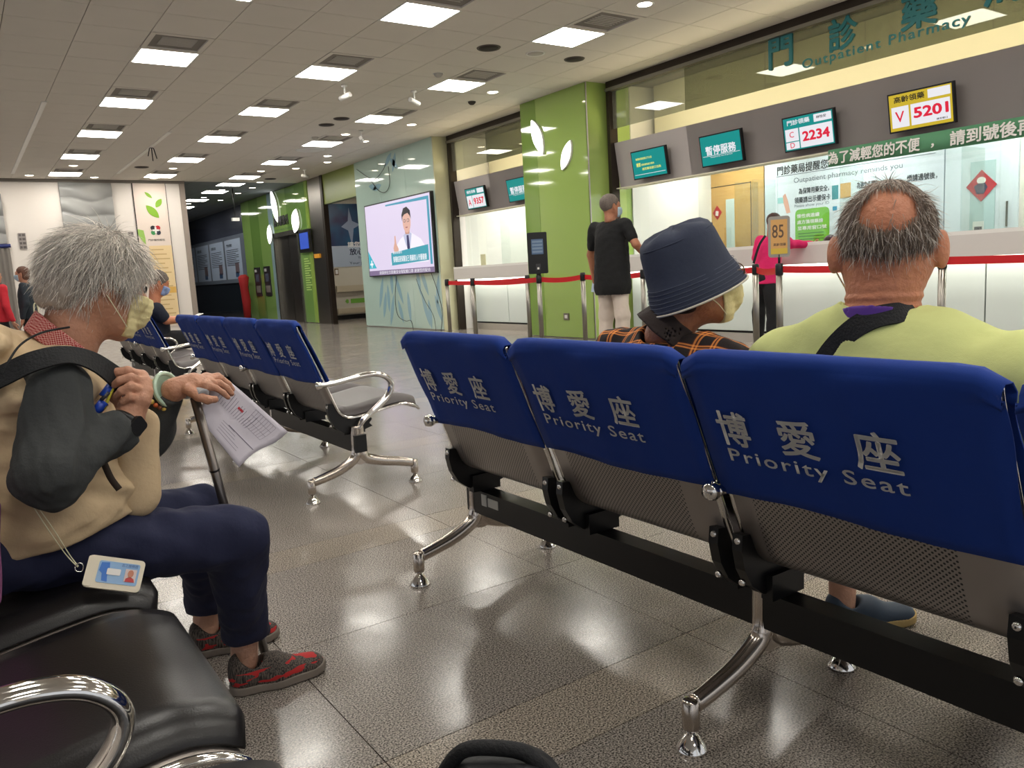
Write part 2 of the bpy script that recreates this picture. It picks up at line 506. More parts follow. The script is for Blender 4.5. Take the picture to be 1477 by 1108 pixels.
def copy_tree(o, parent=None):
    c = o.copy(); COL.objects.link(c); c.parent = parent
    for ch in list(o.children): copy_tree(ch, c)
    return c
L0 = light_panel(); V0 = vent()
far_lights = [(5.93, 20.5), (5.97, 22.1), (6.0, 24.2), (6.1, 26.3), (6.1, 28.6)]
first = True
colname = {-1: 'outermost', 0: 'entrance-side', 1: 'middle', 2: 'counter-side'}
ordn = ['first', 'second', 'third', 'fourth', 'fifth', 'sixth', 'seventh', 'eighth']
cnt = 0
for (x, y) in lights+far_lights:
    seen = in_view((x, y, CEIL)) and True
    o = L0 if first else copy_tree(L0)
    v = None
    if (x, y) in lights and seen: v = V0 if 'vent_used' not in globals() else copy_tree(V0); vent_used = True
    first = False
    o.location = (x, y, CEIL)
    if (x, y) in far_lights and True:
        tag(o, ordn[far_lights.index((x, y))]+' square ceiling light inside the dark corridor past the elevator', 'ceiling light', 'square ceiling lights')
        continue
    k = round((x-LX0)/(3*TX)); js = sorted(q[1] for q in lights if abs(q[0]-x) < .01 and in_view((q[0], q[1], CEIL)))
    if y in js:
        n = js.index(y)
        lab = '%s bright square ceiling light of the %s line, counted from the camera' % (ordn[n], colname[k])
        vl = 'air vent beside the %s ceiling light of the %s line' % (ordn[n], colname[k])
    else:
        lab = 'square ceiling light over the benches, out of the picture'; vl = 'air vent over the benches, out of the picture'
    tag(o, lab, 'ceiling light', 'square ceiling lights')
    if v: tag(v, vl, 'air vent', 'air vents beside the ceiling lights')
    if v: v.location = (x, y-TY, CEIL)

# round downlights, speakers, detectors, cameras
def downlight():
    t = thing('downlight', '', 'downlight')
    MB().lathe([(.075, 0), (.09, -.006), (.095, 0), (.095, .01), (.075, .01)], seg=20).build('trim_ring', M_WHITE, t)
    MB().lathe([(.002, -.002), (.072, -.002), (.072, .01)], seg=18).build('lamp', M_SPOT, t)
    return t
D0 = downlight()
dn = [(5.88, 5.95, 'over the yellow ticket screen'), (6.56, 9.68, 'just before the tall lime pillar'), (6.59, 12.18, 'before the narrow counter window'), (5.90, 13.31, 'beside the wavy ceiling vent'),
      (6.51, 13.87, 'above the wall television'), (6.51, 15.65, 'beyond the wall television'), (6.83, 16.46, 'above the television wall end'), (6.51, 17.48, 'over the hallway mouth'),
      (2.21, 17.87, 'over the standing visitor in dark clothes'), (1.57, 19.42, 'against the white wall beside the stone panel'), (2.79, 19.57, 'above the wavy stone relief'), (4.05, 17.93, 'before the leaf banner'), (3.98, 19.52, 'lighting the leaf banner'),
      (5.91, 18.03, 'between the two farthest hall ceiling lights'), (6.49, 19.95, 'before the elevator wall'), (6.65, 21.09, 'above the elevator leaf lamp'), (6.65, 22.37, 'above the elevator posters'),
      (6.02, 21.6, 'just inside the dark corridor'), (6.02, 23.45, 'third along the dark corridor'), (6.66, 24.16, 'above the end of the lime wall'), (6.0, 25.16, 'deepest in the dark corridor')]
for i, (x, y, d) in enumerate(dn):
    o = D0 if i == 0 else copy_tree(D0)
    o.location = (x, y, CEIL); tag(o, 'round glowing downlight '+d, 'downlight', 'round downlights')
M_SPK = mat('speaker grille', (52, 46, 42), .8)
def disc(x, y, r, lab, name='ceiling_speaker', m=M_SPK, cat='speaker'):
    t = thing(name, lab, cat, (x, y, CEIL), group='ceiling speakers' if cat == 'speaker' else None)
    MB().lathe([(r*.86, -.004), (r, -.010), (r*1.06, 0), (r*1.06, .01)], seg=24).build('rim', mat('speaker rim', (88, 80, 74), .6) if m is M_SPK else M_WHITE, t)
    g = MB().lathe([(.002, -.007), (r*.86, -.005), (r*.86, .01)], seg=24)
    g.build('grille', m, t)
disc(5.28, 7.82, .13, 'round dark ceiling speaker on the benches side of the white ring'); disc(6.52, 7.82, .12, 'round dark ceiling speaker nearest the lime pillar')
disc(5.92, 7.80, .11, 'round white slotted ring between two dark speakers', 'ceiling_diffuser', M_VENT, 'air diffuser')
disc(5.29, 12.04, .12, 'dark ceiling speaker of the far pair, nearer one'); disc(5.26, 12.58, .12, 'dark ceiling speaker of the far pair, farther one')
disc(3.43, 17.84, .13, 'dark ceiling speaker close to the leaf banner'); disc(6.53, 19.28, .13, 'dark ceiling speaker before the elevator wall')
for (x, y, lab) in [(5.32, 9.04, 'small round sensor between two square lights'), (5.5, 13.7, 'small round sensor by the hall camera'), (6.6, 10.3, 'small dark camera dome by the lime pillar')]:
    t = thing('ceiling_sensor', lab, 'sensor', (x, y, CEIL))
    MB().lathe([(.06, 0), (.055, -.02), (.03, -.045), (.002, -.05)], seg=16).build('dome', M_SPK if 'dark' in lab else M_VENT, t)
    MB().lathe([(.002, -.002), (.07, -.002), (.07, .01)], seg=16).build('base', M_WHITE, t)
# swirl vent
t = thing('swirl_vent', 'round swirl air vent with curved dark vanes', 'air vent', (5.9, 15.0, CEIL))
MB().lathe([(.24, -.004), (.26, -.01), (.28, 0), (.28, .01)], seg=28).build('rim', M_WHITE, t)
MB().lathe([(.002, .002), (.24, .002), (.24, .01)], seg=24).build('backing', M_VENTD, t)
for k in range(12):
    a = k*PI/6; MB().box((.15*math.cos(a), .15*math.sin(a), -.003), (.17, .03, .006), Matrix.Rotation(a+.35, 3, 'Z')).build('vane', M_WHITE, t)
# ceiling camera units
def ceil_cam(x, y, lab, ln=.14):
    t = thing('ceiling_camera', lab, 'camera', (x, y, CEIL), rz=random.uniform(0, 3))
    MB().lathe([(.04, 0), (.04, -.02), (.012, -.03), (.012, -.12), (.002, -.12)], seg=14).build('mount', M_WHITE, t)
    MB().tube([(-ln/2, 0, -.13), (ln/2, 0, -.16)], .032, 12).build('body', M_WHITE, t)
    MB().tube([(ln/2, 0, -.16), (ln/2+.01, 0, -.162)], .026, 12).build('lens', M_BLACK, t)
ceil_cam(6.0, 12.9, 'white ceiling camera hanging near the television'); ceil_cam(5.47, 9.98, 'white ceiling sensor bar beside the second square light', .2)
ceil_cam(4.47, 10.0, 'white ceiling camera beside the middle line of lights', .18)
ceil_cam(6.75, 17.6, 'small dark-lensed camera by the elevator wall', .16)
t = thing('ceiling_hook', 'dark wire bracket hanging from the ceiling between light lines', 'bracket', (3.15, 15.36, CEIL))
for k, (dx, dz) in enumerate(((-.07, -.16), (0, -.24), (.07, -.2))): MB().tube([(0, 0, 0), (dx*.5, 0, -.03), (dx, 0, dz)], .009, 6).build('rod', M_BLACK, t)
t = thing('corridor_camera', 'twin-lens camera hung on a pole in the dark corridor', 'camera', (6.2, 21.3, CEIL))
MB().tube([(0, 0, 0), (0, 0, -.72)], .016, 8).build('pole', M_BLACK, t)
MB().box((0, 0, -.78), (.18, .1, .08)).build('body', M_WHITE, t)

for (pa, pb) in (((64, 146), (20, 250)), ((245, 190), (172, 250))):
    a_, b_ = onZ(*pa, CEIL), onZ(*pb, CEIL); struct(MB().bb((a_.x-.03, min(a_.y, 19.9), CEIL-.012), (a_.x+.03, min(b_.y, 19.95), CEIL)).build('ceiling_trim', M_WHITE))
# ------------------------------------------------------------------ outer shell
# unseen walls reduced to slim columns, opened so world light brightens the hall
for k in range(7): struct(MB().bb((-9.2, -5+4*k, 0), (-9, -4.6+4*k, CEIL)).build('wall_side', M_WALLW))
for k in range(5): struct(MB().bb((-8+4*k, -5.2, 0), (-7.6+4*k, -5, CEIL)).build('wall_back', M_WALLW))

# white wall with stone panels (y = 20)
YL = 20.0
wl = struct(MB().bb((-9, YL, 0), (.93, YL+.3, CEIL)).bb((1.06, YL, 0), (4.6, YL+.3, CEIL)).bb((.93, YL, 2.19), (1.06, YL+.3, CEIL)).build('wall_left', M_WALLW))
struct(MB().bb((4.6, YL-.02, 0), (4.72, YL+.34, CEIL)).build('trim_1', mat('grey stone edge', (150, 138, 128), .4)))
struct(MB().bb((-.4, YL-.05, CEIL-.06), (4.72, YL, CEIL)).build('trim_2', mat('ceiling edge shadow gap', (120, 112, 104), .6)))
M_RELIEF = mat('grey stone', (150, 150, 148), .35, noise=.12, nscale=4)
def relief(name, x0, x1, z0, z1, lab):
    t = thing(name, lab, 'wall panel', (x0, YL, 0))
    nz = 90; nx = 26; vs = []; fs = []
    for j in range(nz+1):
        z = z0+(z1-z0)*j/nz
        for i in range(nx+1):
            x = (x1-x0)*i/nx
            ph = z*9+.5*math.sin(x*3.1+z*2)+.3*math.sin(x*7-z*5)
            d = .055*abs(math.sin(ph))**.6+.015*math.sin(x*9+z*13)
            vs.append((x, -.02-d, z))
    for j in range(nz):
        for i in range(nx):
            a = j*(nx+1)+i; fs.append((a, a+1, a+nx+2, a+nx+1))
    m = MB(); m.add(vs, fs, 0, True); m.bb((0, -.02, z0), (x1-x0, -.001, z1)); m.build('wavy_face', M_RELIEF, t)
relief('stone_relief', 2.13, 3.16, 1.2, 3.47, 'tall grey stone panel of horizontal waves behind grey-haired person')
relief('stone_relief', .2, 1.05, 2.2, 3.22, 'grey wavy stone panel above the curtained doorway')
dr = struct(MB().bb((.2, YL+.25, 0), (1.06, YL+.3, 2.19)).build('door_1', mat('dark doorway', (60, 60, 66), .6)))
M_CURT = mat('grey curtain', (128, 122, 116), .8)
cu = MB()
vs = []; fs = []
for i in range(41):
    x = .3+.78*i/40; yy = YL-.05+.02*math.sin(i*1.3)
    vs += [(x, yy, .05), (x, yy, 2.1)]
for i in range(40): fs.append((2*i, 2*i+2, 2*i+3, 2*i+1))
cu.add(vs, fs, 0, True)
tc_ = thing('doorway_curtain', 'grey pleated curtain hanging in the doorway under the stone panel', 'curtain', (0, 0, 0))
cu.build('cloth', M_CURT, tc_); MB().tube([(.2, YL-.05, 2.15), (1.1, YL-.05, 2.15)], .04, 8).build('rail', mat('navy rail', (40, 50, 110), .5), tc_)
def plaque(x, z, w, hh, lab, n):
    t = thing('wall_plaque', lab, 'plaque', (x, YL, z))
    MB().rbox((0, -.012, 0), (w, hh, .02), .01, Matrix.Rotation(PI/2, 3, 'X')).build('plate', mat('plaque grey', (150, 142, 138), .4), t)
    M = basis((1, 0, 0), (0, 0, 1), (0, -.024, 0))
    for k in range(n):
        zz = hh/2-hh*(k+.5)/n
        for (dx, ww) in ((-.25*w, .3*w), (.2*w, .4*w)): put_rect('engraving', M, dx-ww/2, zz-hh/n*.28, dx+ww/2, zz+hh/n*.28, .002, mat('plaque dark', (95, 88, 86), .5), t)
plaque(1.33, 2.24, .14, .34, 'narrow grey engraved plaque on white wall, above the visitor in dark clothes', 4)
plaque(3.45, 2.34, .11, .12, 'small square grey plaque beside the leaf banner', 1)
# leaf banner
lb = thing('leaf_banner', 'tall cream wall banner with green leaves and a cross emblem', 'banner', (0, 0, 0))
MB().bb((3.60, YL-.03, .2), (4.29, YL, 3.50)).build('board', mat('cream banner', (224, 208, 196), .5), lb)
MB().bb((3.585, YL-.035, .2), (3.60, YL, 3.5)).bb((4.29, YL-.035, .2), (4.30, YL, 3.5)).build('edge_strip', M_SEAM, lb)
Mb = basis((1, 0, 0), (0, 0, 1), (0, YL-.032, 0))
MG = mat('leaf green', (126, 172, 44), .5)
for (x, z, L, W, a) in ((3.91, 3.21, .2, .07, -.75), (4.11, 3.03, .24, .12, .95), (3.96, 2.84, .38, .17, -.85)):
    put_poly('leaf', Mb, leaf_pts(x, z, L, W, a), .004, MG, lb)
put_poly('leaf', Mb, [(3.60, 2.45), (3.72, 2.42), (3.74, 2.25), (3.74, 2.1), (3.66, 2.2), (3.60, 2.34)], .004, mat('pale leaf', (150, 190, 90), .5), lb)
for k, c in enumerate([(190, 40, 50), (40, 40, 44), (60, 140, 80), (40, 44, 60)]):
    a = k*PI/2+PI/4; put_poly('emblem_quarter', Mb, [(3.98+.075*math.cos(a)+.055*math.cos(b), 2.42+.075*math.sin(a)+.055*math.sin(b)) for b in [j*PI/4 for j in range(8)]], .004, mat('emblem%d' % k, c, .5), lb)
put_poly('emblem_cross', Mb, [(3.98+x, 2.42+z) for x, z in ((-.02, .07), (.02, .07), (.02, .02), (.07, .02), (.07, -.02), (.02, -.02), (.02, -.07), (-.02, -.07), (-.02, -.02), (-.07, -.02), (-.07, .02), (-.02, .02))], .007, M_WHITE, lb)
put_text('lettering', '亞東紀念醫院服務'.replace('亞東紀念', '門診'), Mb, 3.98, 2.2, .36, .05, M_BLACK, lb)
put_rect('panel', Mb, 3.80, .25, 4.28, 2.07, .004, mat('yellow panel', (232, 206, 158), .5), lb)
put_rect('panel', Mb, 4.02, .98, 4.28, 1.12, .006, mat('orange panel', (224, 178, 92), .5), lb, .002)
for k in range(16):
    z = 1.98-k*.105; put_rect('text_line', Mb, 3.84, z-.012, 4.10+.12*((k*7) % 3)/2, z+.012, .003, mat('banner print', (200, 168, 116), .6), lb, .004)

# ------------------------------------------------------------------ far corridor
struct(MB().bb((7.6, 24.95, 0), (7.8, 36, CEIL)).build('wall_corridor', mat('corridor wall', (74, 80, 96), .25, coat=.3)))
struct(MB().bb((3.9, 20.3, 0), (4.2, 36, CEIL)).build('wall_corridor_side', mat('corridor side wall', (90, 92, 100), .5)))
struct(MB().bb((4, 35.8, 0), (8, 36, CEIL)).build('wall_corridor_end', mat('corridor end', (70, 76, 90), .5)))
struct(MB().bb((7.52, 24.95, 1.16), (7.6, 35, 2.66)).build('trim_3', mat('poster ledge', (108, 118, 134), .4)))
struct(MB().bb((7.55, 24.95, 0), (7.6, 35, 1.10)).build('trim_4', mat('dark glass wainscot', (38, 46, 54), .08, coat=.5)))
MP = basis((0, -1, 0), (0, 0, 1), (7.515, 0, 0))
for i, (y0, y1) in enumerate(((25.6, 27.35), (27.55, 29.25), (29.45, 31.2), (31.4, 33.1))):
    t = thing('wall_poster', '%s pale printed poster on the dark corridor wall, counted from the lime wall' % ordn[i], 'poster', group='corridor posters')
    put_rect('sheet', MP, -y1, 1.28, -y0, 2.54, .012, mat('poster paper', (176, 192, 214), .5), t, -.012)
    c = -(y0+y1)/2
    put_text('lettering', ['門診須知', '就醫指南', '服務流程', '衛教專欄'][i], MP, c-.35, 2.36, .6, .1, mat('poster ink', (50, 60, 84), .6), t, .01, .004)
    for k in range(9): put_rect('text_line', MP, -y1+.15, 2.2-k*.06, -y0-.25-.3*(k % 3 == 2), 2.22-k*.06, .003, mat('poster ink', (50, 60, 84)), t, .003)
    for (dx, dz, w_, h_, cc) in ((.35, 1.62, .4, .32, (110, 96, 104)), (.3, 1.42, .36, .16, (60, 90, 130))): put_rect('picture', MP, c+dx-w_/2, dz-h_/2, c+dx+w_/2, dz+h_/2, .004, mat('pic%d' % cc[0], cc), t, .003)
# red wrapped floor stand
t = thing('covered_stand', 'slim stand wrapped in red cloth at the corridor corner', 'stand', (7.22, 24.6, 0))
MB().tube([(0, 0, 0), (0, 0, .06)], [.16, .14], 14).build('base', M_BLACKM, t)
MB().tube([(0, 0, .05), (.02, 0, .6), (0, .03, 1.0), (0, 0, 1.3), (0, 0, 1.38)], [.10, .13, .12, .16, .08], 14).build('cloth', mat('red cloth', (170, 36, 40), .7), t)

# ------------------------------------------------------------------ lime wall with elevator  (x = 7.45)
XG = 7.45
gw = thing('elevator_wall_panels', 'glossy lime and pale striped wall panels around the elevator', 'wall panels')
gw['kind'] = 'structure'
struct(MB().bb((XG+.03, 22.1, 0), (XG+.25, 24.95, CEIL)).bb((XG+.03, 19.4, 0), (XG+.25, 20.25, CEIL)).bb((XG+.03, 20.25, 2.33), (XG+.25, 22.1, CEIL)).build('wall_elevator', M_WALLW))
MGG = [mat('lime a', (140, 176, 98), .07, coat=.6), mat('lime b', (114, 152, 78), .07, coat=.6), mat('pale blue glass', (150, 178, 186), .07, coat=.6), mat('lime c', (146, 176, 82), .07, coat=.6)]
cuts = [(24.95, 24.2, 0), (24.2, 23.35, 1), (23.35, 22.5, 0), (22.5, 22.1, 2), (22.1, 21.0, 0, 1), (21.0, 20.25, 1, 1), (20.25, 19.6, 1), (19.6, 19.42, 3)]
for c in cuts:
    z0 = 2.42 if len(c) > 3 else 0.02
    MB().bb((XG, c[1]+.004, z0), (XG+.03, c[0]-.004, CEIL-.005)).build('glass_panel', MGG[c[2]], gw)
ME = basis((0, -1, 0), (0, 0, 1), (XG-.002, 0, 0))
el = thing('elevator', 'steel elevator doors set in the lime wall', 'elevator', (XG, 21.2, 0))
MB().bb((.06, -.88, 0), (.12, -.02, 2.3)).build('door', M_STEEL, el); MB().bb((.06, .02, 0), (.12, .88, 2.3)).build('door', M_STEEL, el)
f = MB().bb((-.03, -.98, 0), (.14, -.88, 2.42)).bb((-.03, .88, 0), (.14, .98, 2.42)).bb((-.03, -.98, 2.3), (.14, .98, 2.42)); f.build('door_frame', mat('elevator frame', (130, 128, 120), .25, .8), el)
tx = put_text('lettering', '醫學影像科', basis((0, -1, 0), (0, 0, 1), (XG-.004, 0, 0)), -21.45, 2.72, 1.15, .26, M_BLACK, gw, .02, .004, extrude=.01)
put_text('lettering', 'Medical Imaging Department', basis((0, -1, 0), (0, 0, 1), (XG-.004, 0, 0)), -21.3, 2.49, 1.5, .07, mat('dark green print', (40, 80, 40)), gw, 0, .004)
def leaf_lamp(nm, lab, M, cx, cz, L, W, a):
    t = thing(nm, lab, 'wall lamp', group='leaf-shaped wall lamps')
    put_poly('rim', M, leaf_pts(cx, cz, L+.03, W+.03, a, 14), .03, M_WHITE, t)
    put_poly('glowing_face', M, leaf_pts(cx, cz, L, W, a, 14), .012, mat('leaf lamp glow', (255, 255, 250), emit=3.0), t, .03)
leaf_lamp('leaf_lamp', 'upright glowing leaf lamp above the elevator lettering', ME, -21.8, 3.13, .92, .36, -PI/2+.35)
leaf_lamp('leaf_lamp', 'rounded glowing leaf lamp above the elevator screen', ME, -20.3, 2.62, .62, .5, 1.15)
leaf_lamp('leaf_lamp', 'low small glowing leaf lamp beside the elevator door', ME, -22.42, 2.42, .52, .36, 1.35)
t = thing('wall_screen', 'black framed screen on the lime wall beside the elevator', 'screen')
put_rect('housing', ME, -20.1, 1.79, -19.35, 2.36, .06, M_BLACK, t); put_rect('display', ME, -20.02, 1.88, -19.43, 2.28, .004, mat('blue display', (60, 90, 190), .3, emit=.7), t, .06)
for i, (y0, y1) in enumerate(((24.18, 23.65), (23.28, 22.76))):
    t = thing('narrow_poster', 'dark narrow poster on the lime wall, %s the elevator' % ('farther from' if i == 0 else 'nearer to'), 'poster', group='dark narrow posters')
    put_rect('sheet', ME, -y0, .72, -y1, 1.56, .02, mat('dark poster', (42, 40, 44), .4), t)
    for (x, z, w_, h_, cc) in ((-.1, 1.46, .2, .08, (180, 180, 180)), (0, 1.25, .3, .22, (70, 76, 96)), (.02, .92, .38, .2, (120, 112, 108))):
        c = -(y0+y1)/2; put_rect('picture', ME, c+x-w_/2, z-h_/2, c+x+w_/2, z+h_/2, .003, mat('np%d' % cc[0], cc), t, .02)
for k in range(14): put_rect('text_line', ME, -20.0, 1.62-k*.06, -19.72+.14*(k % 3)/2, 1.65-k*.06, .003, mat('green print', (170, 200, 110)), gw, .002)
# steel column
col = struct(MB().bb((XG+.02, 18.55, 0), (XG+.14, 19.4, CEIL)).build('wall_column', M_STEEL))
struct(MB().bb((XG+.0, 18.42, 0), (XG+.12, 18.55, CEIL)).build('trim_5', M_DARKFRAME))
MB().bb((XG-.02, 18.9, 1.62), (XG+.02, 19.25, 1.72)).build('sign_plate', mat('orange plate', (214, 150, 40)), col)

# hallway beside the television wall
hw = struct(MB().bb((7.9, 20.3, 0), (11.5, 20.5, 3.3)).build('wall_hall', mat('cream hall wall', (206, 200, 184), .5)))
struct(MB().bb((7.48, 16.54, 2.85), (7.6, 18.42, CEIL)).build('trim_6', mat('olive header', (120, 134, 58), .3)))
struct(MB().bb((11.4, 13.3, 0), (11.6, 20.3, 3.3)).build('wall_hall_end', M_WALLW))
struct(MB().bb((7.9, 13.3, 0), (11.5, 13.5, 3.3)).build('wall_hall_side', M_WALLW))
struct(MB().bb((7.6, 13.3, 3.2), (11.6, 20.5, 3.3)).build('ceiling_hall', M_CEIL))
struct(MB().bb((7.9, 20.27, 0), (11.4, 20.3, .12)).build('baseboard_hall', M_BLACKM))
MH = basis((1, 0, 0), (0, 0, 1), (0, 20.295, 0))
hl = thing('added_hall_light', 'added square light that brightens the side hallway', 'ceiling light', (8.9, 18.6, 3.19)); MB().box((0, 0, 0), (.6, .6, .01)).build('diffuser', M_LED, hl)  # lamp added to brighten the otherwise dark hallway
t = thing('hall_mural', 'dark blue printed hallway mural with white lettering', 'poster')
m = mat('mural blue', (40, 52, 92), .4); nt = m.node_tree; b = nt.nodes['Principled BSDF']
tc = nt.nodes.new('ShaderNodeTexCoord'); nz = nt.nodes.new('ShaderNodeTexNoise'); nz.inputs['Scale'].default_value = 1.6
cr = nt.nodes.new('ShaderNodeValToRGB'); e = cr.color_ramp
e.elements[0].position = .35; e.elements[0].color = (*lin((44, 38, 74)), 1); e.elements[1].position = .75; e.elements[1].color = (*lin((24, 96, 128)), 1)
nt.links.new(tc.outputs['Object'], nz.inputs['Vector']); nt.links.new(nz.outputs[0], cr.inputs[0]); nt.links.new(cr.outputs[0], b.inputs['Base Color'])
put_rect('upper_print', MH, 8.1, 1.95, 10.9, 3.05, .01, m, t); put_rect('lower_print', MH, 8.1, 1.4, 10.9, 1.95, .01, mat('mural pale', (168, 180, 196), .5), t)
put_poly('star', MH, [(8.65, 2.45), (8.85, 2.6), (8.9, 2.95), (8.97, 2.6), (9.2, 2.5), (9.0, 2.4), (8.92, 1.95), (8.84, 2.35)], .003, mat('mural light', (130, 140, 160)), t, .01)
put_text('lettering', '讓您就醫', MH, 9.15, 1.98, .72, .15, M_WHITE, t, .02, .014); put_text('lettering', '放心安全', MH, 9.25, 1.79, .85, .18, mat('navy print', (30, 36, 60)), t, .02, .014)
put_text('lettering', 'Your Safety', MH, 9.35, 1.62, .6, .09, mat('navy print', (30, 36, 60)), t, 0, .014); put_text('lettering', 'Your guarantee', MH, 9.25, 1.48, .9, .09, mat('navy print', (30, 36, 60)), t, 0, .014)
M_RAIL = mat('beige rail', (196, 184, 158), .5)
t = thing('handrail', 'beige handrail board along the hallway wall', 'handrail'); MB().bb((8.35, 20.2, .74), (11.3, 20.26, .9)).build('board', M_RAIL, t)
for x in (8.4, 9.6, 10.8): MB().bb((x, 20.26, .78), (x+.06, 20.3, .86)).build('bracket', M_BLACKM, t)
t = thing('bumper_rail', 'low beige bumper board along the hallway wall', 'rail'); MB().bb((8.35, 20.26, .16), (11.3, 20.3, .3)).build('board', M_RAIL, t)
t = thing('hall_sign', 'small green arrow sign low on the hallway wall', 'sign')
put_rect('plate', MH, 8.75, .42, 9.15, .54, .004, mat('green plate', (120, 176, 70)), t)
for s in (-1, 1): put_poly('arrow', MH, [(8.95+s*.26, .52), (8.95+s*.31, .54), (8.95+s*.36, .48), (8.95+s*.31, .42), (8.95+s*.26, .44)], .004, mat('green plate', (120, 176, 70)), t)
t = thing('light_switch', 'small beige framed switch on the hallway wall', 'switch'); put_rect('plate', MH, 8.36, 1.19, 8.47, 1.36, .012, mat('switch brown', (120, 100, 70)), t); put_rect('rocker', MH, 8.38, 1.22, 8.45, 1.33, .006, M_WHITE, t, .012)

# ------------------------------------------------------------------ television wall
tw = struct(MB().bb((7.49, 13.08, 0), (7.9, 16.54, CEIL)).build('wall_television', M_WALLW))
for (a, b_) in ((13.08, 14.20), (14.20, 15.36), (15.36, 16.54)): MB().bb((7.46, a+.003, .02), (7.49, b_-.003, CEIL)).build('glass_panel', M_MINT, tw)
MB().bb((7.46, 13.05, 0), (7.9, 13.08, CEIL)).build('side_panel', M_CREAM, tw)
MT = basis((0, -1, 0), (0, 0, 1), (7.459, 0, 0))
rr = random.Random(5)
for k in range(14):
    x = -13.2-rr.random()*2.6; z = .25+rr.random()*.75
    put_poly('leaf_print', MT, leaf_pts(x, z, .5+.25*rr.random(), .13, PI/2+rr.uniform(-.5, .5)), .002, M_MINT2, tw)
for k in range(5):
    x = -14.6-rr.random()*1.5; z = 2.9+rr.random()*.5
    put_poly('leaf_print', MT, leaf_pts(x, z, .4, .12, rr.uniform(0, 3)), .002, M_MINT2, tw)
tv = thing('wall_television', 'big wall television showing a doctor in a white coat', 'television')
MTV = basis((0, -1, 0), (0, 0, 1), (7.457, 0, 0))
put_rect('frame', MTV, -16.02, 1.08, -13.13, 2.575, .07, M_BLACK, tv)
def em(n, c, s=1.0): return mat('tv '+n, c, .4, emit=s*.72)
MTV2 = basis((0, -1, 0), (0, 0, 1), (7.386, 0, 0))
def TVX(px): return -onX(px, 340, 7.386).y
put_rect('display', MTV2, -15.99, 1.10, -13.16, 2.55, .002, em('lavender', (226, 214, 240), 1.0), tv)
def tpoly(n, pts, c, s=.9, off=.003): return put_poly(n, MTV2, pts, .0015, em(n+str(c[0]), c, s), tv, off)
tpoly('caption_bar', [(-14.88, 1.28), (-13.32, 1.33), (-13.32, 1.62), (-14.88, 1.53)], (70, 176, 196), .8, .010)
put_text('lettering', '接種疫苗保護自己 照顧家人守護健康', MTV2, -14.1, 1.40, 1.4, .12, em('white', (250, 250, 255), 1.0), tv, .01, .013)
put_text('lettering', '醫師提醒您', MTV2, -14.6, 1.53, .4, .05, em('white', (250, 250, 255), 1.0), tv, 0, .013)
tpoly('corner_wedge', [(-15.98, 1.25), (-15.62, 1.25), (-15.98, 1.62)], (60, 190, 210), .9)
tpoly('cross', [(-15.92, 1.32), (-15.86, 1.32), (-15.86, 1.27), (-15.82, 1.27), (-15.82, 1.32), (-15.77, 1.32), (-15.77, 1.36), (-15.82, 1.36), (-15.82, 1.42), (-15.86, 1.42), (-15.86, 1.36), (-15.92, 1.36)], (250, 250, 255), 1, .005)
tpoly('edge_line', [(-13.28, 1.25), (-13.2, 1.25), (-13.2, 2.5), (-15.0, 2.5), (-15.0, 2.47), (-13.28, 2.44)][::-1], (70, 170, 200), .8)
tpoly('ticker', [(-15.99, 1.10), (-13.16, 1.10), (-13.16, 1.2), (-15.99, 1.2)], (150, 130, 170), .7)
put_text('lettering', '請保持社交距離並全程配戴口罩 謝謝您的配合', MTV2, -14.4, 1.15, 2.2, .07, em('white', (250, 250, 255), 1.0), tv, 0, .006)
tpoly('coat', [(-14.95, 1.3), (-14.7, 1.62), (-14.45, 1.78), (-14.28, 1.84), (-14.12, 1.92), (-13.92, 1.86), (-13.6, 1.74), (-13.45, 1.6), (-13.35, 1.3)], (240, 236, 248), 1.05, .003)
tpoly('lapel', [(-14.3, 1.84), (-14.2, 1.62), (-14.12, 1.8), (-14.04, 1.62), (-13.95, 1.86), (-14.12, 1.93)], (200, 205, 235), .9, .005)
tpoly('tie', [(-14.16, 1.84), (-14.08, 1.84), (-14.05, 1.6), (-14.11, 1.5), (-14.17, 1.6)], (60, 60, 110), .8, .007)
tpoly('neck', [(-14.2, 1.86), (-14.04, 1.86), (-14.0, 2.0), (-14.24, 2.0)], (214, 160, 140), .85, .006)
tpoly('face', [(-14.12+.165*math.cos(a), 2.1+.215*math.sin(a)) for a in [k*PI/9 for k in range(18)]], (232, 184, 168), .95, .007)
tpoly('hair', [(-14.3, 2.12), (-14.31, 2.24), (-14.22, 2.36), (-14.08, 2.38), (-13.95, 2.3), (-13.93, 2.14), (-13.97, 2.2), (-14.05, 2.26), (-14.2, 2.24), (-14.27, 2.2)], (44, 40, 50), .8, .010)
for s in (-1, 1):
    tpoly('spectacle', [(-14.13+s*.075+.055*math.cos(a), 2.12+.035*math.sin(a)) for a in [k*PI/5 for k in range(10)]], (90, 84, 100), .8, .009)
    tpoly('lens', [(-14.13+s*.075+.045*math.cos(a), 2.12+.026*math.sin(a)) for a in [k*PI/5 for k in range(10)]], (222, 180, 168), .9, .011)
tpoly('mouth', [(-14.18, 2.0), (-14.08, 2.0), (-14.1, 1.98), (-14.16, 1.98)], (170, 80, 90), .8, .010)
tpoly('hand', [(-14.72, 1.5), (-14.76, 1.62), (-14.70, 1.72), (-14.68, 1.86), (-14.64, 1.86), (-14.62, 1.7), (-14.54, 1.6), (-14.56, 1.48)], (226, 176, 158), .95, .008)
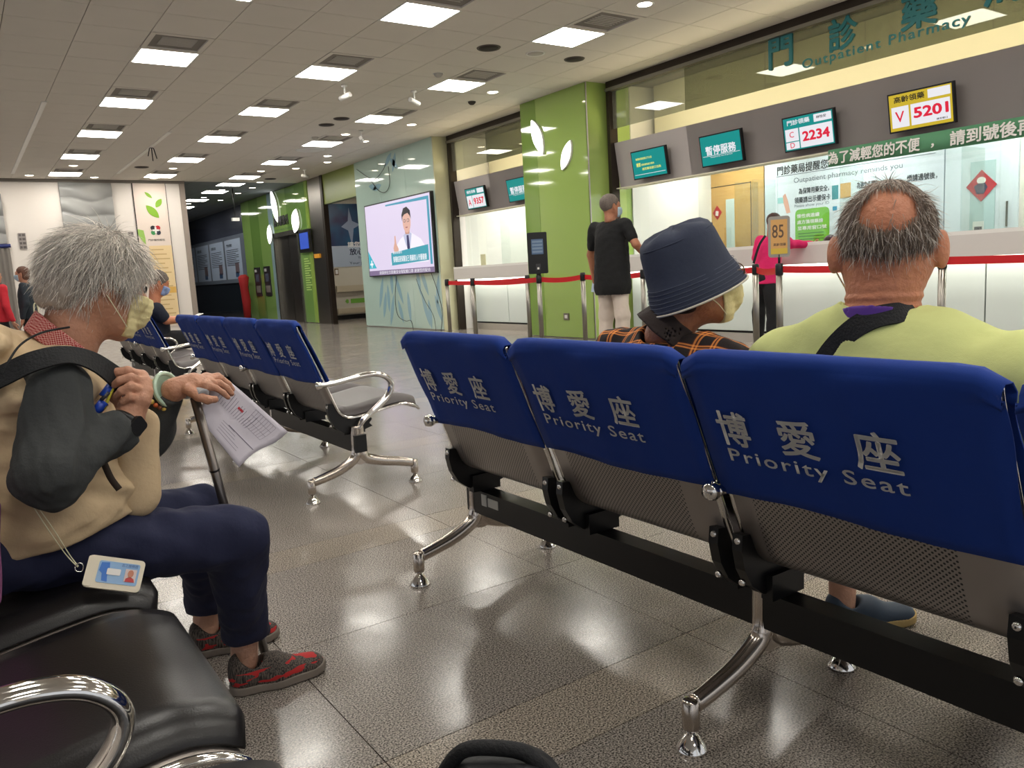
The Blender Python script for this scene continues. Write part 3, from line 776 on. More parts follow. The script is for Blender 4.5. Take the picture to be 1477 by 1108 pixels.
# power cords under the television
def cord(lab, pts, r=.006):
    o = MB().tube(spline(pts, 6), r, 6).build('power_cord', M_BLACK); tag(o, lab, 'cord', 'cords on the television wall'); return o
cord('thin black cord curving from the television centre to the floor', [onX(572, 398, 7.44), onX(570, 430, 7.43), onX(574, 455, 7.43), onX(585, 463, 7.42), onX(593, 463, 7.40), onX(597, 480, 7.39)])
cord('black cord from the television corner straight down to the floor', [onX(622, 394, 7.44), onX(631, 420, 7.43), onX(638, 450, 7.42), onX(636, 479, 7.40)])
cord('pale thin cord between the two black television cords', [onX(600, 402, 7.44), onX(612, 432, 7.43), onX(625, 455, 7.42), onX(629, 478, 7.41)], .004)
cord('black cable sagging near the ceiling above the television', [onX(514, 244, 7.44), onX(528, 254, 7.43), onX(540, 259, 7.43), onX(552, 246, 7.43), onX(556, 236, 7.44)])
cord('second black cable looping under the ceiling cable', [onX(536, 262, 7.44), onX(546, 275, 7.43), onX(556, 277, 7.43), onX(562, 265, 7.43), onX(560, 240, 7.44)])

# ------------------------------------------------------------------ lime pillar
pl = struct(MB().bb((7.45, 8.71, 0), (8.2, 10.24, CEIL)).build('wall_pillar', M_WALLW))
for (a, b_, m_) in ((8.68, 9.86, M_GREEN), (9.86, 10.24, M_GREEN2)): MB().bb((7.42, a+.003, .015), (7.45, b_-.003, CEIL)).build('glass_panel', m_, pl)
MB().bb((7.42, 8.68, .015), (8.2, 8.71, CEIL)).build('glass_panel', M_GREENSIDE, pl)
MB().bb((7.412, 8.675, 0), (7.424, 8.688, CEIL)).build('corner_bead', M_ALU, pl)
MPL = basis((0, -1, 0), (0, 0, 1), (7.419, 0, 0))
leaf_lamp('leaf_lamp', 'tall glowing leaf lamp high on the lime pillar', MPL, -9.80, 2.98, .56, .2, -PI/2+.42)
leaf_lamp('leaf_lamp', 'smaller glowing leaf lamp on the lime pillar', MPL, -9.14, 2.62, .42, .17, 1.05)
t = thing('wall_socket', 'small steel wall socket low on the lime pillar', 'socket'); put_rect('plate', MPL, -9.39, .27, -9.27, .37, .012, M_STEEL, t); put_rect('cover', MPL, -9.36, .295, -9.30, .345, .005, M_WHITE, t, .012)

# ------------------------------------------------------------------ reception fronts
def front(y0, y1, seams, lab, n):
    root = thing('pharmacy_front', lab, 'service counter'); root['kind'] = 'structure'
    MB().bb((7.72, y0, CEIL-.09), (7.95, y1, CEIL)).build('top_channel', M_DARKFRAME, root)
    MB().bb((7.70, y0, CEIL-.13), (7.80, y1, CEIL-.09)).build('top_rail', mat('grey rail', (124, 120, 112), .4, .5), root)
    MB().bb((7.72, y1-.06, 0), (7.86, y1, CEIL)).build('side_jamb', M_DARKFRAME, root)
    ys = [y0]+[s for s in seams if y0 < s < y1]+[y1-.06]
    for a, b_ in zip(ys[:-1], ys[1:]):
        MB().bb((7.78, a+.003, 2.90), (7.788, b_-.003, CEIL-.11)).build('upper_glass_pane', M_GLASS_TOP, root)
        R = MB().box((0, 0, 0), (.02, b_-a-.008, .63), Matrix.Rotation(-.14, 3, 'Y')); o = R.build('fascia_panel', M_PANELGREY, root); o.data.transform(Matrix.Translation((7.84, (a+b_)/2, 2.40)))
    MB().bb((7.80, y0, 2.085), (7.97, y1-.06, 2.10)).bb((8.58, y0, 2.62), (8.62, y1-.06, CEIL)).build('soffit', mat('cream soffit', (214, 209, 186), .6), root)
    MB().bb((7.86, y0, 2.60), (8.6, y1-.06, 2.615)).build('shelf', mat('cream soffit', (214, 209, 186), .6), root)
    MB().bb((7.92, y0+.1, 2.617), (8.04, y1-.3, 2.63)).build('cove_light', M_COVE, root)
    MB().bb((7.96, y0+.1, 3.505), (8.04, y1-.3, 3.52)).build('added_fill_strip', mat('added fill glow', (255, 246, 220), .5, emit=9), root)  # added glowing strip, hidden by the channel, lightens the wall behind the glass
    # counter
    MB().bb((7.66, y0, 1.13), (8.45, y1-.06, 1.165)).build('counter_top', M_WHITE, root)
    MB().bb((7.66, y0, .93), (7.70, y1-.06, 1.13)).build('apron', mat('apron grey', (205, 200, 196), .4), root)
    MB().bb((7.72, y0+.02, .90), (8.04, y1-.08, .928)).build('light_strip', M_STRIP, root)
    s = y1-.1
    while s > y0:
        MB().bb((8.0, max(s-1.19, y0), .14), (8.04, s, .90)).build('front_panel', mat('pale counter glass', (190, 198, 194), .12, coat=.5), root); s -= 1.205
    MB().bb((8.04, y0, .02), (8.3, y1-.1, .90)).build('counter_body', M_SEAM, root)
    MB().bb((7.98, y0, 0), (8.06, y1-.1, .11)).build('kickboard', M_ALU, root)
    ys2 = [y0]+[s_ for s_ in seams if y0 < s_ < y1]+[y1-.06]
    for a, b_ in zip(ys2[:-1], ys2[1:]):
        MB().bb((7.98, a+.004, 1.165), (7.988, b_-.004, 2.10)).build('lower_glass_pane', M_GLASS, root)
    return root
fr1 = front(-3.0, 8.62, [7.22, 6.02, 4.81, 3.6, 2.4, 1.2, 0, -1.2], 'long pharmacy counter front with grey fascia and upper glass', 1)
fr2 = front(10.24, 12.99, [12.98-1.2, 12.98-2.4], 'short counter front between the lime pillar and television wall', 2)

# interiors
struct(MB().bb((9.9, -3.2, 0), (10.1, 13.0, CEIL)).build('wall_inner', M_WALLW))
struct(MB().bb((8.6, -3.2, 0), (9.9, -3, CEIL)).build('wall_inner_end', M_WALLW))
struct(MB().bb((8.2, 8.66, 0), (9.9, 8.72, CEIL)).bb((8.2, 10.2, 0), (9.9, 10.26, CEIL)).bb((7.9, 12.99, 0), (9.9, 13.05, CEIL)).build('wall_inner_side', M_WHITE))
struct(MB().bb((8.62, -3.2, 2.62), (9.9, 13.0, 2.66)).build('ceiling_inner', M_WHITE))
lp = thing('inner_light', 'bright light fitted over the pharmacy workroom', 'ceiling light', group='workroom lights')
MB().box((0, 0, 0), (.5, .9, .03)).build('diffuser', mat('workroom light', (255, 252, 245), emit=17), lp); lp.location = (9.2, 7.9, 2.6)
for y in (6.0, 4.1, 2.2, .3, 12.2, 10.9):
    o = copy_tree(lp); o.location = (9.2, y, 2.6)
MI = basis((0, -1, 0), (0, 0, 1), (9.9, 0, 0))
def IY(px, py=290, X=9.88): return -onX(px, py, X).y
def IZ(px, py, X=9.88): return onX(px, py, X).z
M_WOOD = mat('golden wood', (196, 152, 88), .45); nt = M_WOOD.node_tree
wv = nt.nodes.new('ShaderNodeTexNoise'); tc = nt.nodes.new('ShaderNodeTexCoord'); mp = nt.nodes.new('ShaderNodeMapping'); mp.inputs['Scale'].default_value = (1, 1.2, 22)
cr = nt.nodes.new('ShaderNodeValToRGB'); cr.color_ramp.elements[0].color = (*lin((176, 130, 70)), 1); cr.color_ramp.elements[1].color = (*lin((214, 172, 108)), 1)
nt.links.new(tc.outputs['Object'], mp.inputs[0]); nt.links.new(mp.outputs[0], wv.inputs['Vector']); nt.links.new(wv.outputs[0], cr.inputs[0]); nt.links.new(cr.outputs[0], nt.nodes['Principled BSDF'].inputs['Base Color'])
yw0, yw1 = IY(995, 290), IY(1103, 290)
wd = thing('wood_partition', 'golden wood partition with a door behind the counter', 'partition')
put_rect('panel', MI, yw0, 0, yw1, 2.62, .04, M_WOOD, wd, -.0)
MI2 = basis((0, -1, 0), (0, 0, 1), (9.86, 0, 0))
put_rect('door_window', MI2, IY(1049, 320), 1.0, IY(1061, 320), 1.93, .006, mat('door window', (186, 200, 196), .2), wd)
for (a, b_, c, d_) in ((1024, 1024.6, .1, 2.15), (1084, 1084.6, .1, 2.15)): put_rect('door_joint', MI2, IY(a), c, IY(a)+.012, d_, .003, M_SEAM, wd)
put_rect('door_joint', MI2, IY(1024), 2.13, IY(1084), 2.142, .003, M_SEAM, wd)
t = thing('new_year_card', 'small red diamond card on the wooden partition', 'card'); cy, cz = IY(1036, 307), IZ(1036, 307)
put_poly('card', MI2, [(cy-.09, cz), (cy, cz+.11), (cy+.09, cz), (cy, cz-.11)], .006, mat('card red', (176, 36, 44)), t)
put_poly('figure', MI2, [(cy-.03, cz-.04), (cy-.02, cz+.03), (cy+.03, cz+.02), (cy+.02, cz-.05)], .006, M_WHITE, t, .006)
# white door left of the wood
wdx = thing('inner_door', 'white door with a narrow grey window behind the counter', 'door')
put_rect('leaf', MI, IY(918, 290), 0, IY(985, 290), 2.25, .03, mat('inner door white', (232, 230, 226), .4), wdx)
put_rect('window', basis((0, -1, 0), (0, 0, 1), (9.868, 0, 0)), IY(927, 290), 1.2, IY(943, 290), 2.12, .006, mat('grey door glass', (120, 122, 124), .2), wdx)
put_rect('window_edge', basis((0, -1, 0), (0, 0, 1), (9.868, 0, 0)), IY(926, 290)-.02, 1.2, IY(927, 290), 2.14, .012, M_BLACK, wdx)
# pharmacy reminder poster
ps = thing('reminder_poster', 'huge white pharmacy reminder poster with black headline', 'poster')
put_rect('sheet', MI, IY(1104), 1.0, IY(1362, 260), 2.6, .03, mat('poster white', (214, 222, 232), .5), ps)
MI3 = basis((0, -1, 0), (0, 0, 1), (9.868, 0, 0))
M_INK = mat('ink', (34, 36, 40), .6); M_INKG = mat('grey ink', (130, 134, 144), .6)
def ptxt(s, x0, y0, x1, y1, m=M_INK, bold=.012, par=None, F=None, X=9.868, sp=1):
    """text between two photograph corners (its left-bottom and right-top) on the plane X"""
    a = onX(x0, y0, X); b_ = onX(x1, y1, X)
    return a, b_
def ptext(name, s, pl_, pr_, hgt, m, par, M, X, bold=.012):
    """pl_, pr_: photograph points of the text's middle-left and middle-right"""
    a, b_ = onX(*pl_, X), onX(*pr_, X)
    return put_text(name, s, M, -(a.y+b_.y)/2, (a.z+b_.z)/2, abs(a.y-b_.y), hgt, m, par, bold, .002)
ptext('lettering', '門診藥局提醒您', (1121, 247), (1194, 236), .125, M_INK, ps, MI3, 9.868, .015)
ptext('lettering', 'Outpatient pharmacy reminds you', (1145, 260), (1302, 241), .09, M_INKG, ps, MI3, 9.868, 0)
ptext('lettering', '為保障用藥安全，', (1152, 277), (1196, 270), .085, M_INK, ps, MI3, 9.868, .015)
ptext('lettering', '領藥請出示健保卡', (1146, 290), (1198, 283), .085, M_INK, ps, MI3, 9.868, .015)
ptext('lettering', 'Please show your ID', (1146, 298), (1196, 293), .05, M_INKG, ps, MI3, 9.868, 0)
ptext('lettering', '為避免久候', (1236, 268), (1262, 264), .085, M_INK, ps, MI3, 9.868, .015)
ptext('lettering', '煩請過號後，', (1308, 258), (1352, 252), .085, M_INK, ps, MI3, 9.868, .015)
put_rect('rule', MI3, IY(1121, 258), IZ(1121, 256), IY(1350, 240), IZ(1121, 256)+.008, .003, M_INKG, ps)
gx0, gz0, gx1, gz1 = IY(1148, 320), IZ(1148, 352), IY(1197, 320), IZ(1148, 303)
put_rect('green_box', MI3, gx0, gz0, gx1, gz1, .004, mat('box green', (116, 182, 58)), ps, 0, .06)
for k in range(3): put_text('lettering', ['慢性病連續', '處方箋領藥請', '至專用窗口號'][k], MI3, (gx0+gx1)/2-.03*(2-k), gz1-.09-.085*k, .36+.05*k, .055, M_WHITE, ps, .02, .006)
for k in range(4): put_rect('text_line', MI3, gx0+.05, gz1-.34-.04*k, gx1-.08, gz1-.33-.04*k, .002, mat('dark green ink', (60, 110, 40)), ps, .005)
put_rect('picture', MI3, IY(1201, 275), IZ(1201, 288), IY(1210, 275), IZ(1201, 268), .004, mat('teal pic', (60, 140, 150)), ps); put_rect('picture', MI3, IY(1213, 275), IZ(1213, 286), IY(1228, 275), IZ(1213, 265), .004, mat('warm pic', (206, 160, 90)), ps)
put_rect('picture', MI3, IY(1202, 300), IZ(1202, 304), IY(1208, 300), IZ(1202, 298), .004, mat('blue pic', (50, 150, 190)), ps)
hy, hz = IY(1132, 290), IZ(1132, 295)
put_poly('hand_picture', MI3, [(hy-.01, hz+.02), (hy-.02, hz+.12), (hy+.02, hz+.15), (hy+.06, hz+.05), (hy+.1, hz-.12), (hy+.04, hz-.13)], .004, mat('hand pic', (214, 160, 140)), ps)
put_rect('card_picture', MI3, hy-.11, hz+.02, hy-.01, hz+.1, .003, mat('card pic', (150, 200, 200)), ps)
# white door with panda card
t2 = thing('store_door', 'white workroom door with a tall glass strip', 'door')
put_rect('leaf', MI, IY(1364, 250), 0, IY(1470, 250), 2.5, .03, mat('cool white', (214, 224, 232), .4), t2)
put_rect('glass_strip', MI3, IY(1400, 290), 1.15, IY(1436, 290), 1.98, .006, mat('strip glass', (180, 204, 206), .2), t2)
put_rect('handle', MI3, IY(1452, 320), 1.22, IY(1452, 320)+.015, 1.5, .02, M_STEEL, t2)
cy, cz = IY(1417, 268), IZ(1417, 268)
t = thing('new_year_card', 'red diamond card with a white and dark figure on door glass', 'card')
MI4 = basis((0, -1, 0), (0, 0, 1), (9.86, 0, 0))
put_poly('card', MI4, [(cy-.17, cz), (cy, cz+.18), (cy+.17, cz), (cy, cz-.18)], .006, mat('card red2', (180, 34, 40)), t)
put_poly('head', MI4, [(cy+.05*math.cos(a), cz+.06+.04*math.sin(a)) for a in [k*PI/6 for k in range(12)]], .004, M_WHITE, t, .006)
put_poly('body', MI4, [(cy-.08, cz+.0), (cy-.03, cz+.03), (cy+.04, cz+.03), (cy+.07, cz-.02), (cy+.03, cz-.09), (cy-.05, cz-.09)], .004, mat('figure navy', (40, 40, 70)), t, .006)
t = thing('door_notice', 'small white notice under the red card on door glass', 'notice'); a, b_ = IY(1404, 335), IY(1420, 335)
put_rect('sheet', MI4, a, 1.17, b_, 1.30, .004, M_WHITE, t); put_rect('print', MI4, a+.02, 1.2, b_-.02, 1.24, .003, M_INK, t, .004)
# clear vertical dividers standing on the counter
for i, (px, w_) in enumerate(((1060, .0), (1085, 0), (1211, 0), (1385, 0))):
    y_ = onX(px, 320, 7.98).y
    o = MB().bb((7.99, y_-.006, 1.166), (8.42, y_+.006, 1.96)).build('counter_divider', M_GLASS)
    tag(o, ['clear acrylic divider on the counter by the wooden partition', 'second clear acrylic divider before the wooden partition', 'clear acrylic divider beside the visitor in pink', 'clear acrylic divider by the store door'][i], 'divider', 'counter dividers')
# small objects in the short counter window
t = thing('counter_box', 'brown box on the counter of the short window', 'box', (8.2, 11.05, 1.165)); MB().bb((-.08, -.12, 0), (.08, .12, .16)).build('carton', mat('carton', (150, 110, 80)), t); MB().bb((-.085, -.02, 0), (-.08, .02, .16)).build('tape', M_WHITE, t)
t = thing('desk_phone', 'black desk phone on the counter of the short window', 'phone', (8.2, 10.75, 1.165)); MB().bb((-.09, -.1, 0), (.09, .1, .06)).build('base', M_BLACK, t); MB().tube([(-.02, -.1, .14), (-.02, 0, .18), (-.02, .1, .14)], .03, 8).build('handset', M_BLACK, t)
t = thing('notice_stand', 'small cream notice on the counter of the short window', 'notice', (7.95, 12.35, 1.165)); MB().bb((0, -.08, 0), (.01, .08, .2)).build('sheet', M_CREAM, t)

# ------------------------------------------------------------------ screens
M_TEAL = mat('screen teal', (0, 150, 146), .3, emit=.62); M_SW = mat('screen white', (236, 236, 242), .3, emit=.7)
M_SRED = mat('screen red', (212, 24, 56), .3, emit=.8); M_SY = mat('screen yellow', (214, 186, 44), .3, emit=.62); M_SK = mat('screen black', (22, 22, 20), .4); M_SYT = mat('screen pale yellow', (226, 226, 110), .3, emit=.8)
def screen(px0, px1, kind, lab):
    """px0, px1: photograph top corners"""
    a, b_ = onX(*px0, 7.76), onX(*px1, 7.76); cyy = (a.y+b_.y)/2
    t = thing('ticket_screen', lab, 'screen', group='screens on the grey fascia')
    up = Vector((-.16, 0, 1)).normalized(); M = basis((0, -1, 0), up, (7.765, cyy, 2.345))
    W, Hh = .63, .37
    put_rect('housing', M, -W/2, -Hh/2, W/2, Hh/2, .045, M_BLACK, t)
    MB().bb((7.77, cyy-.06, 2.3), (7.84, cyy+.06, 2.4)).build('bracket', M_BLACK, t)
    M = M @ Matrix.Translation((0, 0, .046)); W -= .03; Hh -= .03
    R = lambda n, x0, y0, x1, y1, m_, o=.001: put_rect(n, M, x0, y0, x1, y1, .0015, m_, t, o)
    T = lambda s, x, y, w_, h_, m_, bd=.015, o=.004: put_text('lettering', s, M, x, y, w_, h_, m_, t, bd, o)
    base = M_SY if kind == 'V' else M_TEAL
    R('display', -W/2, -Hh/2, W/2, Hh/2, base, 0)
    if kind == 'notice':
        T('敬請民眾留意以下公告', -.08, .075, .30, .03, M_SYT, .01); T('需要', -.19, -.0, .08, .05, M_SYT, .02); T('領取慢性處方箋者', -.02, -.005, .24, .026, M_SYT, .01); T('請至藥局窗口洽詢', .04, -.06, .34, .034, M_SYT, .012)
        R('line', -W/2+.02, -.13, W/2-.02, -.124, M_SW, .002)
    elif kind == 'pause':
        T('暫停服務', 0, .0, .46, .11, M_SW, .025); T('Temporarily out of service', 0, -.08, .34, .022, M_SW, 0); R('line', -W/2+.02, -.064, W/2-.02, -.059, M_SW, .002)
    else:
        R('label_bar', .08, Hh/2-.09, W/2-.012, Hh/2-.012, M_SW)
        if kind == 'CD':
            T('門診領藥', -.11, Hh/2-.05, .28, .055, M_SW, .015); T('林怡安', .17, Hh/2-.045, .12, .03, M_SK)
            R('cell', -W/2+.015, -Hh/2+.095, -.12, Hh/2-.115, M_SW); R('cell', -W/2+.015, -Hh/2+.012, -.12, -Hh/2+.085, M_SW); R('cell', -.105, -Hh/2+.012, W/2-.012, Hh/2-.115, M_SW)
            T('C', -.205, -.005+.0, .055, .06, M_SRED, .005); T('D', -.205, -.118, .055, .055, M_SRED, .005); T('2234', .09, -.045, .33, .105, M_SRED, .035)
        elif kind == 'V':
            T('高齡領藥', -.1, Hh/2-.05, .3, .06, M_SK, .02); R('cell', -W/2+.02, -Hh/2+.03, -.11, Hh/2-.115, M_SW); R('cell', -.09, -Hh/2+.03, W/2-.02, Hh/2-.115, M_SW)
            T('V', -.2, -.04, .09, .1, M_SRED, .01); T('5201', .1, -.03, .33, .1, M_SRED, .035); T('請至窗口', .2, -.122, .1, .018, M_SK)
        elif kind == 'A':
            T('慢性領藥', -.11, Hh/2-.05, .28, .055, M_SW, .015); R('cell', -W/2+.015, -Hh/2+.012, -.12, Hh/2-.115, M_SW); R('cell', -.105, -Hh/2+.012, W/2-.012, Hh/2-.115, M_SW)
            T('A', -.205, -.06, .09, .11, M_SRED, .01); T('9357', .09, -.05, .33, .11, M_SRED, .035)
screen((915, 221), (963, 209), 'notice', 'teal screen with small yellow notice text, nearest the lime pillar')
screen((1014, 198), (1072, 185), 'pause', 'teal screen with big white closed-window lettering over the wooden partition')
screen((1134, 171), (1206, 154), 'CD', 'teal and white screen showing red number 2234')
screen((1286, 134), (1379, 116), 'V', 'yellow screen showing red number 5201')
screen((673, 271), (703, 264), 'A', 'teal and white screen showing red number 9357 over the short counter')
screen((735, 257), (765, 250), 'pause', 'teal screen half hidden behind the lime pillar')

# ------------------------------------------------------------------ sign letters on the upper glass
MS = basis((0, -1, 0), (0, 0, 1), (7.775, 0, 0))
M_SIGN = mat('sign teal', (30, 112, 116), .5)
sg = thing('pharmacy_sign', 'large teal pharmacy lettering fixed on the upper glass', 'sign')
for ch, yc, ww in (('門', 5.80, .31), ('診', 5.05, .32), ('藥', 4.26, .35), ('局', 3.50, .35)): put_text('character', ch, MS, -yc, 3.245, ww, .33, M_SIGN, sg, .022, .004, extrude=.01)
put_text('lettering', 'Outpatient Pharmacy', MS, -4.66, 3.035, 1.74, .125, M_SIGN, sg, .014, .004, 1.15)
# green banner
bn = thing('green_banner', 'long green cloth banner with white lettering below the fascia', 'banner')
MBN = basis((0, -1, 0), (0, 0, 1), (7.74, 0, 0))
vs = []; fs = []
for i in range(61):
    yy = 5.2-i*.055
    for (z_, k) in ((2.105, 0), (1.93, 1)): vs.append((7.745+.006*math.sin(i*.5)*k, yy, z_))
for i in range(60): fs.append((2*i, 2*i+1, 2*i+3, 2*i+2))
b0 = MB(); b0.add(vs, fs, 0, True); o = b0.build('cloth', mat('banner green', (84, 140, 104), .7), bn)
sd = o.modifiers.new('s', 'SOLIDIFY'); sd.thickness = .004
put_text('lettering', '為了減輕您的不便', MBN, -4.70, 2.015, .98, .13, M_WHITE, bn, .025, .012)
put_text('lettering', '，', MBN, -4.09, 1.98, .03, .04, M_WHITE, bn, .025, .012)
put_text('lettering', '請到號後再來', MBN, -3.5, 2.015, .86, .135, M_WHITE, bn, .025, .012)

# ------------------------------------------------------------------ queue posts
M_RED = mat('red belt', (196, 22, 30), .5)
def post(x, y, lab, sign=None):
    t = thing('queue_post', lab, 'queue post', (x, y, 0), group='steel queue posts')
    MB().lathe([(.17, 0), (.17, .012), (.12, .03), (.05, .045), (.03, .05), (.002, .05)], seg=24).build('base', M_STEEL, t)
    MB().lathe([(.031, .045), (.031, .90), (.002, .90)], seg=16).build('pole', M_STEEL, t)
    MB().lathe([(.034, .86), (.036, .87), (.036, .95), (.03, .965), (.002, .965)], seg=16).build('cap', M_BLACK, t)
    return t
posts = {'a': (6.455, 11.13), 'b': (6.014, 9.65), 'c': (6.74, 9.34), 'd': (6.166, 8.29), 'e': (6.654, 8.0), 'f': (6.76, 7.01), 'g': (6.72, 5.34), 'h': (6.25, 4.70), 'i': (6.55, 3.37), 'j': (6.6, 1.6)}
pl_lab = {'a': 'steel queue post before the television wall edge', 'b': 'steel queue post second from the television wall', 'c': 'leaning-dark-based queue post at the lime pillar corner', 'd': 'steel queue post under the black ticket kiosk', 'e': 'steel queue post with pale base before the lime pillar', 'f': 'steel queue post between the man in black and the hat', 'g': 'steel queue post beside the visitor in pink', 'h': 'steel queue post carrying the number 85 sign', 'i': 'steel queue post beside the bald man\'s ear', 'j': 'steel queue post past the green banner end'}
for k, (x, y) in posts.items(): post(x, y, pl_lab[k])
def belt(a, b_, lab, z0=.905, sag=.02):
    A, B = Vector((*posts[a], 0)) if a in posts else Vector((*a, 0)), Vector((*posts[b_], 0))
    d = (B-A).normalized(); A = A+d*.036; B = B-d*.036; vs = []; fs = []; n = 12; s = Vector((-d.y, d.x, 0))*.0012
    for i in range(n+1):
        t_ = i/n; p = A.lerp(B, t_); z = z0-sag*4*t_*(1-t_)
        for q in (s, -s): vs += [p+q+Vector((0, 0, z+.031)), p+q+Vector((0, 0, z-.031))]
    for i in range(n):
        k = 4*i
        fs += [(k, k+1, k+5, k+4), (k+2, k+6, k+7, k+3), (k, k+4, k+6, k+2), (k+1, k+3, k+7, k+5)]
    o = MB().add(vs, fs).build('queue_belt', M_RED); tag(o, lab, 'belt', 'red queue belts')
belt('a', 'c', 'red belt from the post by the television wall to the pillar post')
belt('b', 'd', 'red belt running to the kiosk post')
belt('d', 'e', 'red belt from the kiosk post across the lime pillar')
belt('e', 'f', 'red belt passing behind the man in black'); belt('f', 'g', 'red belt behind the bucket hat'); belt('g', 'h', 'short red belt to the number 85 post'); belt('h', 'i', 'red belt behind the bald man\'s head', .91); belt('i', 'j', 'red belt at the far end under the bright counter strip', .92, .01)
# number sign on post h
x, y = posts['h']
t = thing('number_sign', 'grey framed sign with number 85 on an orange sheet', 'sign', (x, y, .966))
d = Vector((x, y, 0)).normalized(); M = basis((.62, -.785, 0), (0, 0, 1), (0, 0, .24)) 
MB().tube([(0, 0, 0), (0, 0, .08)], .012, 8).build('stem', M_BLACK, t)
M_FR = mat('sign frame grey', (150, 146, 140), .4)
o = put_rect('frame', M, -.095, -.185, .095, .185, .02, M_FR, t, -.01, .025)
put_rect('sheet', M, -.072, -.155, .072, .155, .003, mat('orange sheet', (206, 158, 96), .5), t, .011)
put_rect('sheet', M, -.072, -.155, .072, -.105, .002, mat('yellow sheet', (206, 176, 70), .5), t, .0135)
put_text('lettering', '85', M, -.01, .05, .1, .12, mat('brown ink', (92, 72, 60)), t, .01, .0145); put_text('lettering', '高齡領藥', M, .005, -.07, .11, .028, mat('brown ink', (92, 72, 60)), t, .02, .0145)
# kiosk on post d
x, y = posts['d']
k = thing('ticket_kiosk', 'black ticket kiosk with a small lit display on a post', 'kiosk', (x, y, .966))
d = Vector((x, y, 0)).normalized(); M = basis((d.y*.9+.1, -d.x, 0), (0, 0, 1), (0, 0, .26))
MB().tube([(0, 0, 0), (0, 0, .02)], .03, 12).build('neck', M_BLACK, k)
put_rect('body', M, -.125, -.245, .125, .275, .08, M_BLACK, k, -.04, .015)
put_rect('display', M, -.075, .0, .075, .19, .003, mat('kiosk display', (96, 120, 150), .3, emit=.35), k, .041)
for i in range(4): put_rect('display_row', M, -.065, .02+i*.042, .065, .045+i*.042, .002, mat('kiosk row', (150, 170, 190), .3, emit=.3), k, .0445)
put_rect('ticket_slot', M, -.03, -.2, .03, -.12, .006, mat('slot grey', (60, 60, 64)), k, .041); put_rect('ticket', M, -.012, -.19, .012, -.165, .012, M_WHITE, k, .045)
# ------------------------------------------------------------------ waiting benches
def perforated():
    m = bpy.data.materials.new('perforated steel'); m.use_nodes = True; nt = m.node_tree; b = nt.nodes['Principled BSDF']
    b.inputs['Metallic'].default_value = .55; b.inputs['Roughness'].default_value = .38
    uv = nt.nodes.new('ShaderNodeUVMap'); sp = nt.nodes.new('ShaderNodeSeparateXYZ'); nt.links.new(uv.outputs[0], sp.inputs[0])
    def mth(op, a, b_=None, c=None):
        n = nt.nodes.new('ShaderNodeMath'); n.operation = op
        for i, v in enumerate((a, b_, c)):
            if v is None: continue
            if isinstance(v, (int, float)): n.inputs[i].default_value = v
            else: nt.links.new(v, n.inputs[i])
        return n.outputs[0]
    P = .0115
    def dots(ou, ov):
        u = mth('SUBTRACT', mth('FRACT', mth('DIVIDE', mth('ADD', sp.outputs[0], ou), P)), .5)
        v = mth('SUBTRACT', mth('FRACT', mth('DIVIDE', mth('ADD', sp.outputs[1], ov), P)), .5)
        return mth('LESS_THAN', mth('ADD', mth('MULTIPLY', u, u), mth('MULTIPLY', v, v)), .042)
    d = mth('MAXIMUM', dots(10, 10), dots(10+P/2, 10+P/2))
    e = mth('MULTIPLY', mth('GREATER_THAN', sp.outputs[0], .075), mth('LESS_THAN', sp.outputs[0], .485))
    d = mth('MULTIPLY', d, e)
    mx = nt.nodes.new('ShaderNodeMix'); mx.data_type = 'RGBA'; mx.inputs[6].default_value = (*lin((158, 150, 144)), 1); mx.inputs[7].default_value = (*lin((26, 24, 24)), 1)
    nt.links.new(d, mx.inputs[0]); nt.links.new(mx.outputs[2], b.inputs['Base Color'])
    nt.links.new(mth('MULTIPLY', mth('SUBTRACT', 1, d), .55), b.inputs['Metallic'])
    bp = nt.nodes.new('ShaderNodeBump'); bp.inputs['Strength'].default_value = .5; bp.inputs['Distance'].default_value = .002; bp.invert = True
    nt.links.new(d, bp.inputs['Height']); nt.links.new(bp.outputs[0], b.inputs['Normal'])
    return m
M_PERF = perforated()
M_BLUE = mat('royal blue cloth', (2, 50, 134), .8, noise=.08, nscale=8, bump=.25, bscale=14)
def weave(m, sc=900, st=.15):
    nt = m.node_tree; b = nt.nodes['Principled BSDF']; tc = nt.nodes.new('ShaderNodeTexCoord'); n = nt.nodes.new('ShaderNodeTexNoise'); n.inputs['Scale'].default_value = sc
    nt.links.new(tc.outputs['Object'], n.inputs['Vector']); bp = nt.nodes.new('ShaderNodeBump'); bp.inputs['Strength'].default_value = st; bp.inputs['Distance'].default_value = .002
    nt.links.new(n.outputs[0], bp.inputs['Height'])
    if b.inputs['Normal'].links: nt.links.new(b.inputs['Normal'].links[0].from_socket, bp.inputs['Normal'])
    nt.links.new(bp.outputs[0], b.inputs['Normal'])
weave(M_BLUE)
M_LET = mat('reflective white print', (232, 230, 224), .5)
M_VINYL = mat('grey vinyl', (86, 80, 80), .38, bump=.15, bscale=200)
M_LEATHER = mat('black vinyl', (26, 24, 25), .3, bump=.07, bscale=380)
PROF = spline([(.006, 0, .842), (.012, 0, .815), (.045, 0, .735), (.088, 0, .63), (.128, 0, .53), (.158, 0, .45), (.185, 0, .40), (.235, 0, .375), (.31, 0, .378), (.42, 0, .395), (.51, 0, .405), (.565, 0, .395), (.60, 0, .375)], 5)
WID = .56
